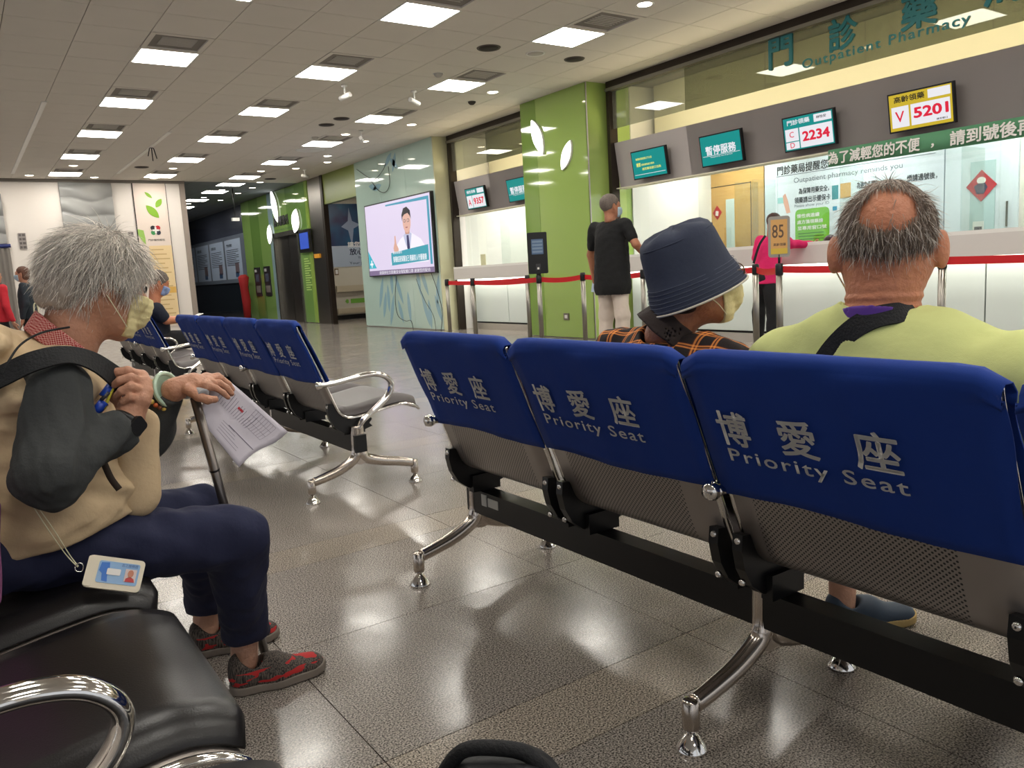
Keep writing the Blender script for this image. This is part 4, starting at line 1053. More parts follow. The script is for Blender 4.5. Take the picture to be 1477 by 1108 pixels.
def strip(prof, off, w0, w1, t, ny=8, uvs=True, curve=0, round_top=0):
    """sheet following the side profile; off = offset along the outward (back/under) normal"""
    pts = []
    n = len(prof)
    for i, p in enumerate(prof):
        tn = (prof[min(i+1, n-1)]-prof[max(i-1, 0)]).normalized(); nn = Vector((-tn.z, 0, tn.x)) if False else Vector((tn.z, 0, -tn.x))
        pts.append((p, nn))
    arc = [0]
    for i in range(1, n): arc.append(arc[-1]+(prof[i]-prof[i-1]).length)
    vs = []; uv = []
    for side in (0, 1):
        for i, (p, nn) in enumerate(pts):
            sh = 0
            if round_top and arc[i] < round_top: sh = round_top-math.sqrt(max(0, round_top**2-(round_top-arc[i])**2))
            a, b_ = w0+sh, w1-sh
            for j in range(ny+1):
                y = a+(b_-a)*j/ny
                q = p-nn*(off+(t if side else 0))
                if curve: q = q-nn*curve*(1-(2*j/ny-1)**2)
                vs.append((q.x, -y, q.z)); uv.append((y, arc[i]))
    m = ny+1; N = n*m; fs = []
    for i in range(n-1):
        for j in range(ny):
            a = i*m+j
            fs.append((a, a+1, a+m+1, a+m)); fs.append((N+a, N+a+m, N+a+m+1, N+a+1))
    for i in range(n-1):
        a = i*m; fs.append((a, a+m, N+a+m, N+a)); a = i*m+ny; fs.append((a, N+a, N+a+m, a+m))
    for j in range(ny):
        a = j; fs.append((a, N+a, N+a+1, a+1)); a = (n-1)*m+j; fs.append((a, a+1, N+a+1, N+a))
    me = bpy.data.meshes.new('sheet'); me.from_pydata(vs, [], fs)
    ul = me.uv_layers.new(name='UVMap'); lv = np.zeros(len(me.loops), int); me.loops.foreach_get('vertex_index', lv)
    ul.data.foreach_set('uv', np.array(uv)[lv].ravel())
    me.polygons.foreach_set('use_smooth', [True]*len(me.polygons))
    bm = bmesh.new(); bm.from_mesh(me); bmesh.ops.recalc_face_normals(bm, faces=bm.faces); bm.to_mesh(me); bm.free()
    return me
me_shell = strip(PROF, 0, .025, .585, -.006, round_top=.05)
# cloth cover: up the back, over the top, down the front
kb = 18
top = PROF[0]
back = [p+Vector((-.010, 0, 0)) for p in PROF[1:kb+2]][::-1]
front_ = [p+Vector((.020, 0, 0)) for p in PROF[1:kb+2]]
loop = back+[top+Vector((-.012, 0, .008)), top+Vector((-.004, 0, .020)), top+Vector((.010, 0, .020)), top+Vector((.022, 0, .006))]+front_
def cover_mesh(seed):
    rnd = random.Random(seed); n = len(loop); ny = 16; vs = []; fs = []
    ph = rnd.random()*6
    for i, p in enumerate(loop):
        edge = 1 if (i < 3 or i > n-4) else 0
        for j in range(ny+1):
            s = j/ny; y = .010+.592*s
            puff = .004*math.sin(s*9+ph+i*.2)+.003*math.sin(s*21+ph*2-i*.33)
            corner = .022*(max(0, abs(2*s-1)-.80)/.2)**2 if abs(p.z-.85) < .03 else 0
            dz = (.004*math.sin(s*7+ph) if edge else 0)-corner
            sg = -1 if i < n//2 else 1
            vs.append((p.x+sg*abs(puff)*.8, -y+(.004*math.sin(i*.5+ph) if j in (0, ny) else 0), p.z+dz))
    m = ny+1
    for i in range(n-1):
        for j in range(ny):
            a = i*m+j; fs.append((a, a+m, a+m+1, a+1))
    me = bpy.data.meshes.new('seat_cover'); me.from_pydata(vs, [], fs); me.polygons.foreach_set('use_smooth', [True]*len(me.polygons))
    return me
me_cov = [cover_mesh(k) for k in range(4)]
# thicken
for i in range(4):
    o = bpy.data.objects.new('x', me_cov[i]); COL.objects.link(o); s_ = o.modifiers.new('s', 'SOLIDIFY'); s_.thickness = .003; s_.offset = 0
    dg = bpy.context.evaluated_depsgraph_get(); me_cov[i] = bpy.data.meshes.new_from_object(o.evaluated_get(dg)); bpy.data.objects.remove(o)
ZB0, ZB1 = Vector((.045-.0, 0, .735)), Vector((.088, 0, .63))
upv = (ZB0-ZB1).normalized()
ML = basis((0, -1, 0), upv, ZB1+Vector((-.019, 0, 0))+upv*0)     # z=.63 level, y=0 at the bench boundary
def zt(z): return (z-.63)/upv.z
def letters():
    o = bpy.data.meshes.new('lettering'); bm = bmesh.new()
    for (s, x0, x1, z0, z1, bd) in (('博', .06, .136, .668, .742, .018), ('愛', .202, .282, .668, .742, .018), ('座', .352, .434, .668, .742, .018), ('Priority Seat', .068, .436, .624, .661, .010)):
        me = text_fit(s, x1-x0, zt(z1)-zt(z0), bd, 1.18 if len(s) > 1 else 1); me.transform(ML @ Matrix.Translation(((x0+x1)/2, (zt(z0)+zt(z1))/2, 0))); bm.from_mesh(me)
    bm.to_mesh(o); bm.free(); o.materials.append(M_LET); return o
me_let = letters()
# conform lettering to the profile (project x onto the back surface)
def back_x(z):
    for a, b_ in zip(PROF[:-1], PROF[1:]):
        if b_.z <= z <= a.z: return a.x+(b_.x-a.x)*(a.z-z)/(a.z-b_.z)
    return PROF[0].x
for v in me_let.vertices: v.co.x = back_x(v.co.z)-.0215
# cushion: padded slab above the shell
def cushion_mesh():
    seat = PROF[32:]; n = len(seat); ny = 14; vs = []; fs = []
    for side in (0, 1):
        for i, p in enumerate(seat):
            tn = (seat[min(i+1, n-1)]-seat[max(i-1, 0)]).normalized(); nn = Vector((-tn.z, 0, tn.x))
            s = i/(n-1)
            for j in range(ny+1):
                w_ = j/ny; y = .045+.52*w_
                e = min(1, (1-abs(2*w_-1))/.16)*min(1, s/.08+.15)*min(1, (1-s)/.10+.08); e = math.sqrt(max(0, 1-(1-e)**2))
                h_ = .006 if side else .010+.036*e
                h_ -= 0 if side else .004*math.exp(-((s-.45)/.2)**2)*math.exp(-((w_-.5)/.3)**2)
                q = p+nn*h_; vs.append((q.x, -y, q.z))
    m = ny+1; N = n*m
    for i in range(n-1):
        for j in range(ny):
            a = i*m+j; fs.append((a, a+m, a+m+1, a+1)); fs.append((N+a, N+a+1, N+a+m+1, N+a+m))
        a = i*m; fs.append((a, N+a, N+a+m, a+m)); a = i*m+ny; fs.append((a, a+m, N+a+m, N+a))
    for j in range(ny):
        a = j; fs.append((a, a+1, N+a+1, N+a)); a = (n-1)*m+j; fs.append((a, N+a, N+a+1, a+1))
    me = bpy.data.meshes.new('cushion'); me.from_pydata(vs, [], fs); me.polygons.foreach_set('use_smooth', [True]*len(fs))
    bm = bmesh.new(); bm.from_mesh(me); bmesh.ops.recalc_face_normals(bm, faces=bm.faces); bm.to_mesh(me); bm.free()
    return me
me_cush = cushion_mesh(); me_cush2 = me_cush.copy()
def edge_mesh(y):
    mb = MB(); pts = [p+Vector((0, -y, 0)) for p in PROF[2:]]+[Vector((.606, -y, .366))]
    mb.tube(pts, .009, 8, flat=((0, 1, 0), 1.15, .8)); return mb.mesh('edge_tube')
me_e0, me_e1 = edge_mesh(.022), edge_mesh(.588)
def bracket_mesh():
    mb = MB(); ring = [(.126, .455), (.150, .452), (.168, .418), (.195, .388), (.240, .366), (.335, .368), (.345, .352), (.33, .335), (.345, .318), (.30, .306), (.235, .298), (.19, .308), (.155, .335), (.132, .375), (.122, .42)]
    for y in (.030,):
        r = [(p[0], p[1]) for p in ring]
        mb.prism(r, -.013, .013, (0, -y, 0), Matrix.Rotation(PI/2, 3, 'X'))
    mb.bb((.20, -.060, .292), (.31, -.030, .35))
    return mb.mesh('bracket')
me_br = bracket_mesh(); me_br2 = me_br.copy(); me_br2.transform(Matrix.Translation((0, -.605, 0)) @ Matrix.Scale(-1, 4, (0, 1, 0))); me_br2.flip_normals()
def bolt_mesh():
    return MB().lathe([(.008, -.004), (.0085, 0), (.006, .004), (.002, .005)], (0, 0, 0), 10, rot=Matrix.Rotation(-PI/2, 3, 'Y')).mesh('bolt')
me_bolt = bolt_mesh()
def leg_mesh():
    mb = MB()
    yd = (0, 1, 0)
    mb.tube(spline([(.245, 0, .335), (.242, 0, .27), (.240, 0, .215), (.225, 0, .175), (.15, 0, .135), (.07, 0, .112), (.012, 0, .100)], 5), [.024]*12+[.027-.001*k*.3 for k in range(19)], 12, flat=(yd, .85, 1))
    mb.tube(spline([(.262, 0, .335), (.262, 0, .27), (.264, 0, .215), (.285, 0, .172), (.37, 0, .142), (.46, 0, .122), (.536, 0, .100)], 5), [.024]*12+[.027-.001*k*.3 for k in range(19)], 12, flat=(yd, .85, 1))
    mb.prism([(.205, .16), (.25, .145), (.31, .155), (.285, .20), (.28, .33), (.225, .33), (.222, .20)], -.014, .014, (0, 0, 0), Matrix.Rotation(PI/2, 3, 'X'))
    for x in (0.002, .546): mb.lathe([(.002, .115), (.014, .115), (.019, .110), (.019, .052), (.016, .046)], (x, 0, 0), 16)
    return mb.mesh('leg')
def foot_mesh():
    mb = MB()
    for x in (0,): mb.lathe([(.009, .06), (.009, .036), (.014, .034), (.034, .006), (.035, 0), (.002, 0)], (x, 0, 0), 20)
    return mb.mesh('foot')
def arm_mesh():
    mb = MB()
    P = spline([(.085, 0, .553), (.17, 0, .557), (.28, 0, .572), (.36, 0, .575), (.42, 0, .557), (.452, 0, .515), (.43, 0, .462), (.36, 0, .405), (.29, 0, .36), (.255, 0, .32)], 6)
    mb.tube(P, .0165, 14, flat=((0, 1, 0), 1.35, .85))
    mb.lathe([(.002, -.018), (.017, -.014), (.022, 0), (.017, .014), (.002, .018)], (.082, 0, .553), 14, rot=Matrix.Rotation(PI/2, 3, 'Y'))
    return mb.mesh('armrest')
me_leg, me_foot, me_arm = leg_mesh(), foot_mesh(), arm_mesh()
M_STICK = mat('sticker', (190, 190, 186), .5); M_RUB = mat('worn leg chrome', (196, 186, 176), .16, 1)
def bench(x, ymax, n, lab, cover=True, cush=None, arms=None):
    t = thing('waiting_bench', lab, 'bench', (x, ymax, 0), group=None)
    mb = MB().bb((.225, -.61*n-.03, .208), (.285, .03, .292)); mb.build('beam', M_BLACKM, t)
    if cover:
        l = MB().bb((.222, -.10, .245), (.225, -.07, .285)).bb((.222, -.17, .248), (.225, -.11, .278)); tag(l.build('sticker', M_STICK, t), 'two small pale stickers')
    for i in range(n):
        oy = -.61*i
        s = link('seat_shell', me_shell, M_PERF, t); s.location = (0, oy, 0)
        for e in (me_e0, me_e1): link('edge_tube', e, M_CHROME, s)
        c = link('cushion', me_cush if cush is None else me_cush2, cush or M_VINYL, t); c.location = (0, oy, 0)
        
        for mbk, yb in ((me_br, -.030), (me_br2, -.575)):
            b_ = link('bracket', mbk, M_BLACKM, t); b_.location = (0, oy, 0)
            for (x_, z_) in ((.124, .44), (.136, .345)): link('bolt', me_bolt, M_CHROME, b_).location = (x_, yb, z_)
        if cover:
            k = link('seat_cover', me_cov[i % 4], M_BLUE, t); k.location = (0, oy, 0); tag(k, 'royal blue cloth cover with white lettering')
            link('lettering', me_let, M_LET, k)
    for j in range(0, n+1):
        if j % 2 == 0 or j == n:
            l = link('leg', me_leg, M_RUB, t); l.location = (0, -.61*j, 0); link('foot', me_foot, M_CHROME, l).location = (.002, 0, 0); link('foot', me_foot, M_CHROME, l).location = (.546, 0, 0)
            a = link('armrest', me_arm, M_CHROME, t); a.location = (0, -.61*j, 0)
    return t
bench(1.17, 2.335, 4, 'nearest row of blue-covered priority seats, with hat wearer and bald man')
bench(1.265, 6.015, 4, 'empty row of four blue-covered priority seats in line beyond the nearest row')
bench(1.28, 9.55, 4, 'distant row of blue-covered priority seats where a man reads a paper')
bench(-.345, 2.28, 4, 'row of black cushioned seats without covers under the grey-haired person', cover=False, cush=M_LEATHER)
# ------------------------------------------------------------------ people
def A(*v): return np.array(v, float)
def fa(v): return np.array([v.x, v.y, v.z])
def frame(az, tilt=0, roll=0):
    """columns: right, forward, up; az from +Y towards +X, tilt = nose down"""
    az, tilt, roll = map(math.radians, (az, tilt, roll))
    f = A(math.sin(az)*math.cos(tilt), math.cos(az)*math.cos(tilt), -math.sin(tilt)); r = A(math.cos(az), -math.sin(az), 0); u = np.cross(r, f)
    r, u = r*math.cos(roll)+u*math.sin(roll), -r*math.sin(roll)+u*math.cos(roll)
    return np.stack([r, f, u], 1)
def squash(p, c, n, k):
    n = A(*n); n = n/np.linalg.norm(n); return p+((p-A(*c))@n*(k-1))[:, None]*n
def head_d(q):
    """head in its own frame (metres): x right, y forward, z up"""
    d = s_ell(q, (0, -.014, .022), (.074, .096, .090))
    d = smin(d, s_ell(q, (0, .024, -.032), (.060, .068, .082)), .03)
    d = smin(d, s_cap(q, (0, .052, -.092), (0, .060, -.102), .022, .020), .03)
    for s in (-1, 1):
        d = smin(d, s_cap(q, (s*.055, -.01, -.045), (s*.03, .045, -.09), .018, .016), .03)
        d = smin(d, s_ell(q, (s*.036, .070, -.028), (.020, .016, .018)), .02)
    d = smin(d, s_cap(q, (-.03, .079, .022), (.03, .079, .022), .009, .009), .018)
    for s in (-1, 1): d = smax(d, -s_ell(q, (s*.031, .100, .000), (.017, .016, .012)), .012)
    d = smin(d, s_cap(q, (0, .084, .008), (0, .103, -.030), .007, .011), .012)
    for s in (-1, 1): d = smin(d, s_ell(q, (s*.012, .096, -.035), (.009, .010, .008)), .006)
    d = smin(d, s_cap(q, (-.018, .086, -.060), (.018, .086, -.060), .006, .006), .008)
    d = smin(d, s_cap(q, (-.014, .084, -.071), (.014, .084, -.071), .007, .007), .008)
    for s in (-1, 1):
        Re = np.array([[math.cos(.35), -s*math.sin(.35), 0], [s*math.sin(.35), math.cos(.35), 0], [0, 0, 1]])
        e = s_ell(q, (s*.080, -.010, -.008), (.007, .019, .032), Re)
        e = smax(e, -s_ell(q, (s*.088, -.006, -.004), (.007, .011, .020), Re), .004)
        e = smin(e, s_ell(q, (s*.077, -.004, -.034), (.006, .008, .009)), .008)
        d = smin(d, e, .008)
    return d
def eyes(O, R, s, par, whites=True):
    for k in (-1, 1):
        c = A(*O)+R@A(k*.031, .080, .0)*s
        o = MB().lathe([(.011*math.sin(a)*s, .011*math.cos(a)*s) for a in [PI*i/8 for i in range(9)]], tuple(c), 12).build('eye', mat('eye', (40, 32, 28), .15), par)
SKIN = {}
def skin(name, rgb):
    m = mat(name, rgb, .5, noise=.13, nscale=28, bump=.35, bscale=90)
    m.node_tree.nodes['Principled BSDF'].inputs['Subsurface Weight'].default_value = .08
    m.node_tree.nodes['Principled BSDF'].inputs['Subsurface Radius'].default_value = (.012, .005, .003)
    return m
SK1 = skin('skin warm', (184, 134, 108)); SK2 = skin('skin tan', (168, 112, 84)); SK3 = skin('skin light', (196, 150, 126))
def cloth_mat(name, rgb, rough=.85, n=.1, sc=6, b=.4, bs=30):
    m = mat(name, rgb, rough, noise=n, nscale=sc, bump=b, bscale=bs); weave(m, 700, .2); return m
M_MASK = cloth_mat('yellow mask', (228, 214, 160), b=.3, bs=60); M_MASKB = cloth_mat('blue mask', (176, 200, 214)); M_LOOP = mat('mask loop', (226, 222, 190), .6)

def strands(name, O, R, s, m, n, root_fn, ln, droop, curl, par, width=.0007, seg=6, seed=1, bias=(0, 0, 0), out=.55):
    """hair strands growing from root_fn() -> (local point, local normal)"""
    rnd = np.random.RandomState(seed); mb_v = []; mb_f = []; sh = []
    for _ in range(n):
        p, nn = root_fn(rnd)
        if p is None: continue
        L = ln*(.6+.7*rnd.rand()); st = L/seg; dn = A(0, -.35, -1.0) if p[2] < .10 else A(*(p*A(1, 1, 0)*9)); tg = dn-nn*(dn@nn); d = nn*(out if p[2] < .09 else out*.25)+tg/max(.3, np.linalg.norm(tg))*droop+A(*bias)+rnd.normal(size=3)*curl
        d /= np.linalg.norm(d); tw = rnd.normal(size=3)*curl*.6
        base = len(mb_v); side = np.cross(d, rnd.normal(size=3)); side /= np.linalg.norm(side)
        w0 = width*(.6+.8*rnd.rand())
        for k in range(seg+1):
            w_ = w0*(1-.75*k/seg)
            b2 = np.cross(d, side); b2 /= max(1e-6, np.linalg.norm(b2))
            for a in (0, 2.094, 4.189):
                mb_v.append(A(*O)+R@((p+(side*math.cos(a)+b2*math.sin(a))*w_)*s))
            p = p+d*st; d = d+A(0, 0, -droop*.22)+tw*.5+rnd.normal(size=3)*curl*.25
            # hair stays outside the head
            d /= np.linalg.norm(d)
            e = (p-A(0, -.014, .022))/A(.080, .100, .094); r_ = np.linalg.norm(e)
            if r_ < 1: p = A(0, -.014, .022)+(p-A(0, -.014, .022))/max(r_, .1)
        for k in range(seg):
            for j in range(3):
                a, b_ = base+3*k+j, base+3*k+(j+1) % 3; mb_f.append((a, b_, b_+3, a+3))
    V = np.array(mb_v); F = np.array(mb_f)
    me = bpy.data.meshes.new(name); me.vertices.add(len(V)); me.vertices.foreach_set('co', V.ravel())
    me.loops.add(len(F)*4); me.loops.foreach_set('vertex_index', F.ravel()); me.polygons.add(len(F)); me.polygons.foreach_set('loop_start', np.arange(len(F))*4)
    me.update(calc_edges=True); me.polygons.foreach_set('use_smooth', [True]*len(F))
    o = link(name, me, m, par); o['kind'] = 'stuff'; return o
def scalp(face_cut=.045, low=-.06, front=.55, r=(.079, .099, .095)):
    def fn(rnd):
        for _ in range(40):
            v = rnd.normal(size=3); v /= np.linalg.norm(v); p = v*A(*r)+A(0, -.012, .018)
            if p[2] < low or (p[1] > face_cut and p[2] < .055): continue
            return p, v
        return None, None
    return fn
def hair_mat(name, rgb, dark=.5):
    m = mat(name, rgb, .45, spec=.4); nt = m.node_tree; b = nt.nodes['Principled BSDF']
    g = nt.nodes.new('ShaderNodeNewGeometry'); mr = nt.nodes.new('ShaderNodeMapRange'); mr.inputs[3].default_value = dark; mr.inputs[4].default_value = 1.35
    nt.links.new(g.outputs['Random Per Island'], mr.inputs[0]); vm = nt.nodes.new('ShaderNodeVectorMath'); vm.operation = 'SCALE'; vm.inputs[0].default_value = lin(rgb)
    nt.links.new(mr.outputs[0], vm.inputs['Scale']); nt.links.new(vm.outputs[0], b.inputs['Base Color']); return m

def tag_person(name, lab, base, group=None):
    return thing('person', lab, 'person', base, group=group)
def place(o, root):
    """parent to the person's base while keeping the world position"""
    o.parent = root; o.matrix_parent_inverse = Matrix.Translation(-Vector(root.location)); return o

# hand: palm + five fingers, joints given in world space
def hand_d(p, wrist, palm, mcps, fingers, thumb, rw=.026, fr=.0085):
    d = s_cap(p, wrist, palm, rw, rw*.95)
    n = len(mcps)
    for i in range(n):
        d = smin(d, s_cap(p, A(*palm)*.5+A(*wrist)*.5, mcps[i], rw*.62, fr*1.35), .014)
    for i in range(n-1): d = smin(d, s_cap(p, mcps[i], mcps[i+1], fr*1.25, fr*1.25), .008)
    for i, f in enumerate(fingers):
        pts = [mcps[i]]+list(f); r0 = fr*(1 if i < 3 else .86)
        c = None
        for k in range(len(pts)-1):
            e = s_cap(p, pts[k], pts[k+1], r0*(1.12-.12*k), r0*(1.0-.12*k)); c = e if c is None else smin(c, e, .003)
        d = smin(d, c, .004)
    c = None
    for k in range(len(thumb)-1):
        e = s_cap(p, thumb[k], thumb[k+1], fr*(1.5-.2*k), fr*(1.25-.15*k)); c = e if c is None else smin(c, e, .004)
    return smin(d, c, .008)

# ================================================================== grey-haired person at the near row
W = tag_person('p', 'grey-haired person in beige vest and yellow mask seated sideways, clutching a dark strap', (.1, 1.97, 0))
hO = fa(onY(144, 406, 1.97)); hR = frame(78, 16)
neck0 = A(.175, 1.97, .905)
def f_head(p):
    q = (p-hO)@hR
    d = head_d(q)
    d = smin(d, s_cap(p, neck0, hO+hR@A(0, -.028, -.055), .062, .058), .03)
    return smax(d, -(p[:, 2]-.88), .01)+wrinkle(p, 160, .0005, 3)
place(surface('head', f_head, hO-.17, hO+.17, .0045, SK1), W)
eyes(hO, hR, 1, W)
for o in list(W.children):
    if o.name.startswith('eye') and o.parent: o.matrix_parent_inverse = Matrix.Translation(-Vector(W.location))
M_GREY = hair_mat('silver hair', (222, 214, 204), .5); M_GREYB = mat('hair base', (158, 148, 138), .7, noise=.3, nscale=60)
def f_hair(p):
    q = (p-hO)@hR
    d = s_ell(q, (0, -.008, .022), (.086, .097, .090))
    d = smin(d, s_ell(q, (0, -.075, -.035), (.066, .045, .060)), .03)
    d = d+wrinkle(q, 120, .004, 2, (1, 1, .35))
    d = smax(d, (q[:, 1]-.06-(q[:, 2]-.03)*.55), .02)
    for s in (-1, 1): d = smax(d, -s_ell(q, (s*.085, .004, -.024), (.03, .028, .042)), .01)
    return smax(d, -.085-q[:, 2], .02)
place(surface('hair', f_hair, hO-.17, hO+.17, .0055, M_GREYB), W)
def root_w(rnd):
    for _ in range(60):
        v = rnd.normal(size=3); v /= np.linalg.norm(v); p = v*A(.085, .096, .089)+A(0, -.008, .022)
        if p[2] < -.055 or p[1]-.06-(p[2]-.03)*.55 > 0: continue
        if abs(p[0]) > .05 and abs(p[1]-.004) < .028 and p[2] < .012: continue
        return p, v
    return None, None
place(strands('hair_strands', hO, hR, 1, M_GREY, 9500, root_w, .056, .95, .26, None, .0009, 6, 1, out=.30), W)
place(strands('hair_strands', hO, hR, 1, M_GREY, 700, root_w, .042, 1.0, .4, None, .0005, 7, 5, out=.3), W)
# face mask
def f_mask(p):
    q = (p-hO)@hR
    d = head_d(q)-.006
    d = smin(d, s_ell(q, (0, .092, -.045), (.036, .026, .045)), .012)
    d = np.maximum(d, np.maximum(.050-q[:, 1], np.maximum(q[:, 2]+.018+(q[:, 1]-.11)*.0, -.112-q[:, 2])))
    return d+.0006*np.sin(q[:, 2]*420)
place(surface('face_mask', f_mask, hO-.15, hO+.15, .004, M_MASK), W)
mk = MB()
for s in (1,):
    for z in (-.024, -.092): mk.tube(spline([hO+hR@A(s*.055, .052, z), hO+hR@A(s*.077, .02, z*.6-.01), hO+hR@A(s*.088, -.012, -.012 if z > -.05 else -.035)], 5), .0011, 6)
place(mk.build('mask_loop', M_LOOP), W)
# vest
M_VEST = cloth_mat('beige cotton', (196, 172, 138), .9, .06, 5, .6, 18)
shN, shF = A(.150, 1.795, .855), A(.165, 2.135, .855)
def f_vest(p):
    d = s_cap(squash(p, (.1, 1.97, .6), (1, 0, 0), 1.22), (.115, 1.97, .58), (.105, 1.97, .76), .205, .178)
    d = smin(d, s_ell(p, (.12, 1.97, .84), (.135, .185, .11)), .05)
    d = smin(d, s_cap(p, shN+A(0, .03, -.01), shF+A(0, -.03, -.01), .062, .062), .04)
    d = smin(d, s_ell(p, (.055, 1.975, .925), (.085, .145, .062), frame(90, 20)[:, [1, 0, 2]]), .03)     # folded hood
    d = smin(d, s_cap(p, (.03, 1.85, .915), (.03, 2.10, .915), .048, .048), .025)
    d = smin(d, s_cap(p, (.225, 1.90, .57), (.255, 2.04, .57), .075, .075), .06)
    d = d+wrinkle(p, 34, .016, 1, (1, .6, 1.7))+wrinkle(p, 62, .0055, 4, (.6, 1, 2.0))
    # neck opening, arm opening, hem
    d = smax(d, -s_cap(p, (.19, 1.97, .90), hO+A(.02, 0, -.05), .068, .085), .008)
    hem = s_plane(p, (.1, 1.97, .535), (.22, 0, -1))
    return smax(d, hem, .008)
place(surface('vest', f_vest, (-.16, 1.70, .50), (.40, 2.26, 1.02), .0058, M_VEST), W)
# front flap and pocket of the vest
def f_flap(p):
    a, b_, c = fa(onY(205, 612, 1.86)), fa(onY(178, 705, 1.83)), fa(onY(222, 722, 1.84))
    d = s_cap(squash(p, a, (0, 1, 0), 2.2), a, (b_+c)/2, .034, .050)
    return d+wrinkle(p, 60, .003, 6)
place(surface('vest_flap', f_flap, (.16, 1.76, .54), (.36, 1.94, .82), .005, M_VEST), W)
place(MB().tube(spline([fa(onY(150, 668, 1.785)), fa(onY(160, 690, 1.782)), fa(onY(172, 706, 1.78))], 5), .0075, 6, flat=((0, 1, 0), .4, 1)).build('pocket_edge', mat('dark lining', (52, 40, 32), .8)), W)
# collar scarf
M_SCARF = mat('red checked cotton', (168, 60, 58), .85); nt = M_SCARF.node_tree; tc = nt.nodes.new('ShaderNodeTexCoord'); ck = nt.nodes.new('ShaderNodeTexChecker'); ck.inputs['Scale'].default_value = 330
mp = nt.nodes.new('ShaderNodeMapping'); mp.inputs['Rotation'].default_value = (.4, .8, .3); nt.links.new(tc.outputs['Object'], mp.inputs[0]); nt.links.new(mp.outputs[0], ck.inputs[0])
ck.inputs[1].default_value = (*lin((204, 150, 142)), 1); ck.inputs[2].default_value = (*lin((150, 34, 38)), 1); nt.links.new(ck.outputs[0], nt.nodes['Principled BSDF'].inputs['Base Color'])
def f_scarf(p):
    ax = hO+hR@A(0, -.028, -.055)-neck0; ax /= np.linalg.norm(ax); c = neck0+ax*.012
    q = p-c; h_ = q@ax; tilt = h_+(q@A(1, 0, 0))*.55-.012
    rad = np.linalg.norm(q-h_[:, None]*ax, axis=1)
    return np.maximum(np.abs(rad-(.078-.15*tilt))-.004, np.abs(tilt)-.030)
place(surface('collar', f_scarf, neck0-.13, neck0+.13, .0042, M_SCARF), W)
# sleeves
M_SLV = cloth_mat('charcoal knit', (58, 60, 60), .9, .12, 300, .5, 26)
eN, wN = fa(onY(72, 682, 1.705)), fa(onY(176, 618, 1.765))
eF, wF = fa(onY(212, 628, 2.10)), fa(onY(246, 566, 2.03))
def f_sl(p):
    d = s_cap(p, shN+A(-.005, -.005, -.005), eN, .064, .056); d = smin(d, s_cap(p, eN, wN, .056, .040), .045)
    d = d+wrinkle(p, 48, .007, 7, (1, 1, 1.2))+wrinkle(p, 110, .003, 9)
    ax = (wN-eN)/np.linalg.norm(wN-eN); return smax(d, s_plane(p, wN+ax*.005, ax), .006)
place(surface('sleeve', f_sl, (-.05, 1.60, .56), (.36, 1.92, .96), .005, M_SLV), W)
def f_sl2(p):
    d = s_cap(p, shF+A(0, .01, -.01), eF, .058, .052); d = smin(d, s_cap(p, eF, wF, .052, .034), .04)
    d = d+wrinkle(p, 50, .004, 8); ax = (wF-eF)/np.linalg.norm(wF-eF); return smax(d, s_plane(p, wF-ax*.004, ax), .006)
place(surface('sleeve', f_sl2, (.05, 1.90, .58), (.46, 2.26, .96), .0055, M_SLV), W)
# near hand gripping the strap
def H(px, py, Y): return fa(onY(px, py, Y))
nw = H(183, 610, 1.772); npalm = H(197, 577, 1.782)
nm = [H(203, 543, 1.800), H(208, 553, 1.785), H(209, 565, 1.772), H(206, 577, 1.762)]
nf = [[H(184, 535, 1.795), H(170, 537, 1.800), H(164, 544, 1.806)], [H(189, 545, 1.772), H(173, 549, 1.776), H(165, 555, 1.786)],
      [H(189, 558, 1.758), H(176, 564, 1.764), H(169, 570, 1.776)], [H(188, 573, 1.752), H(178, 579, 1.760), H(174, 584, 1.772)]]
nt_ = [H(187, 596, 1.80), H(176, 585, 1.815), H(166, 574, 1.815), H(161, 562, 1.812)]
f_hn = lambda p: smin(smin(hand_d(p, nw, npalm, nm, nf, nt_, .026, .0098), s_cap(p, wN-(nw-wN)*.2, nw, .028, .026), .02), s_cap(p, wN, eN*.3+wN*.7, .027, .03), .01)+wrinkle(p, 300, .0005, 2)
place(surface('hand', f_hn, np.minimum(wN, npalm)-.07, npalm+.09, .0028, SK1), W)
# far hand, palm down over the cane top
fw = H(252, 562, 2.02); fp = H(278, 552, 2.015)
fm = [H(298, 545, 2.035), H(300, 548, 2.015), H(300, 552, 1.995), H(297, 557, 1.978)]
ff = [[H(314, 543, 2.04), H(324, 550, 2.04), H(330, 557, 2.04)], [H(318, 546, 2.015), H(329, 554, 2.015), H(335, 562, 2.015)],
      [H(316, 553, 1.992), H(327, 560, 1.99), H(334, 568, 1.99)], [H(312, 560, 1.975), H(322, 567, 1.97), H(329, 573, 1.97)]]
ft = [H(272, 562, 1.985), H(286, 572, 1.965), H(300, 577, 1.955), H(310, 576, 1.955)]
f_hf = lambda p: smin(hand_d(p, fw, fp, fm, ff, ft, .025, .0090), s_cap(p, fw, wF, .025, .027), .015)+wrinkle(p, 300, .0005, 6)
place(surface('hand', f_hf, (.33, 1.90, .72), (.60, 2.10, .90), .0030, SK1), W)
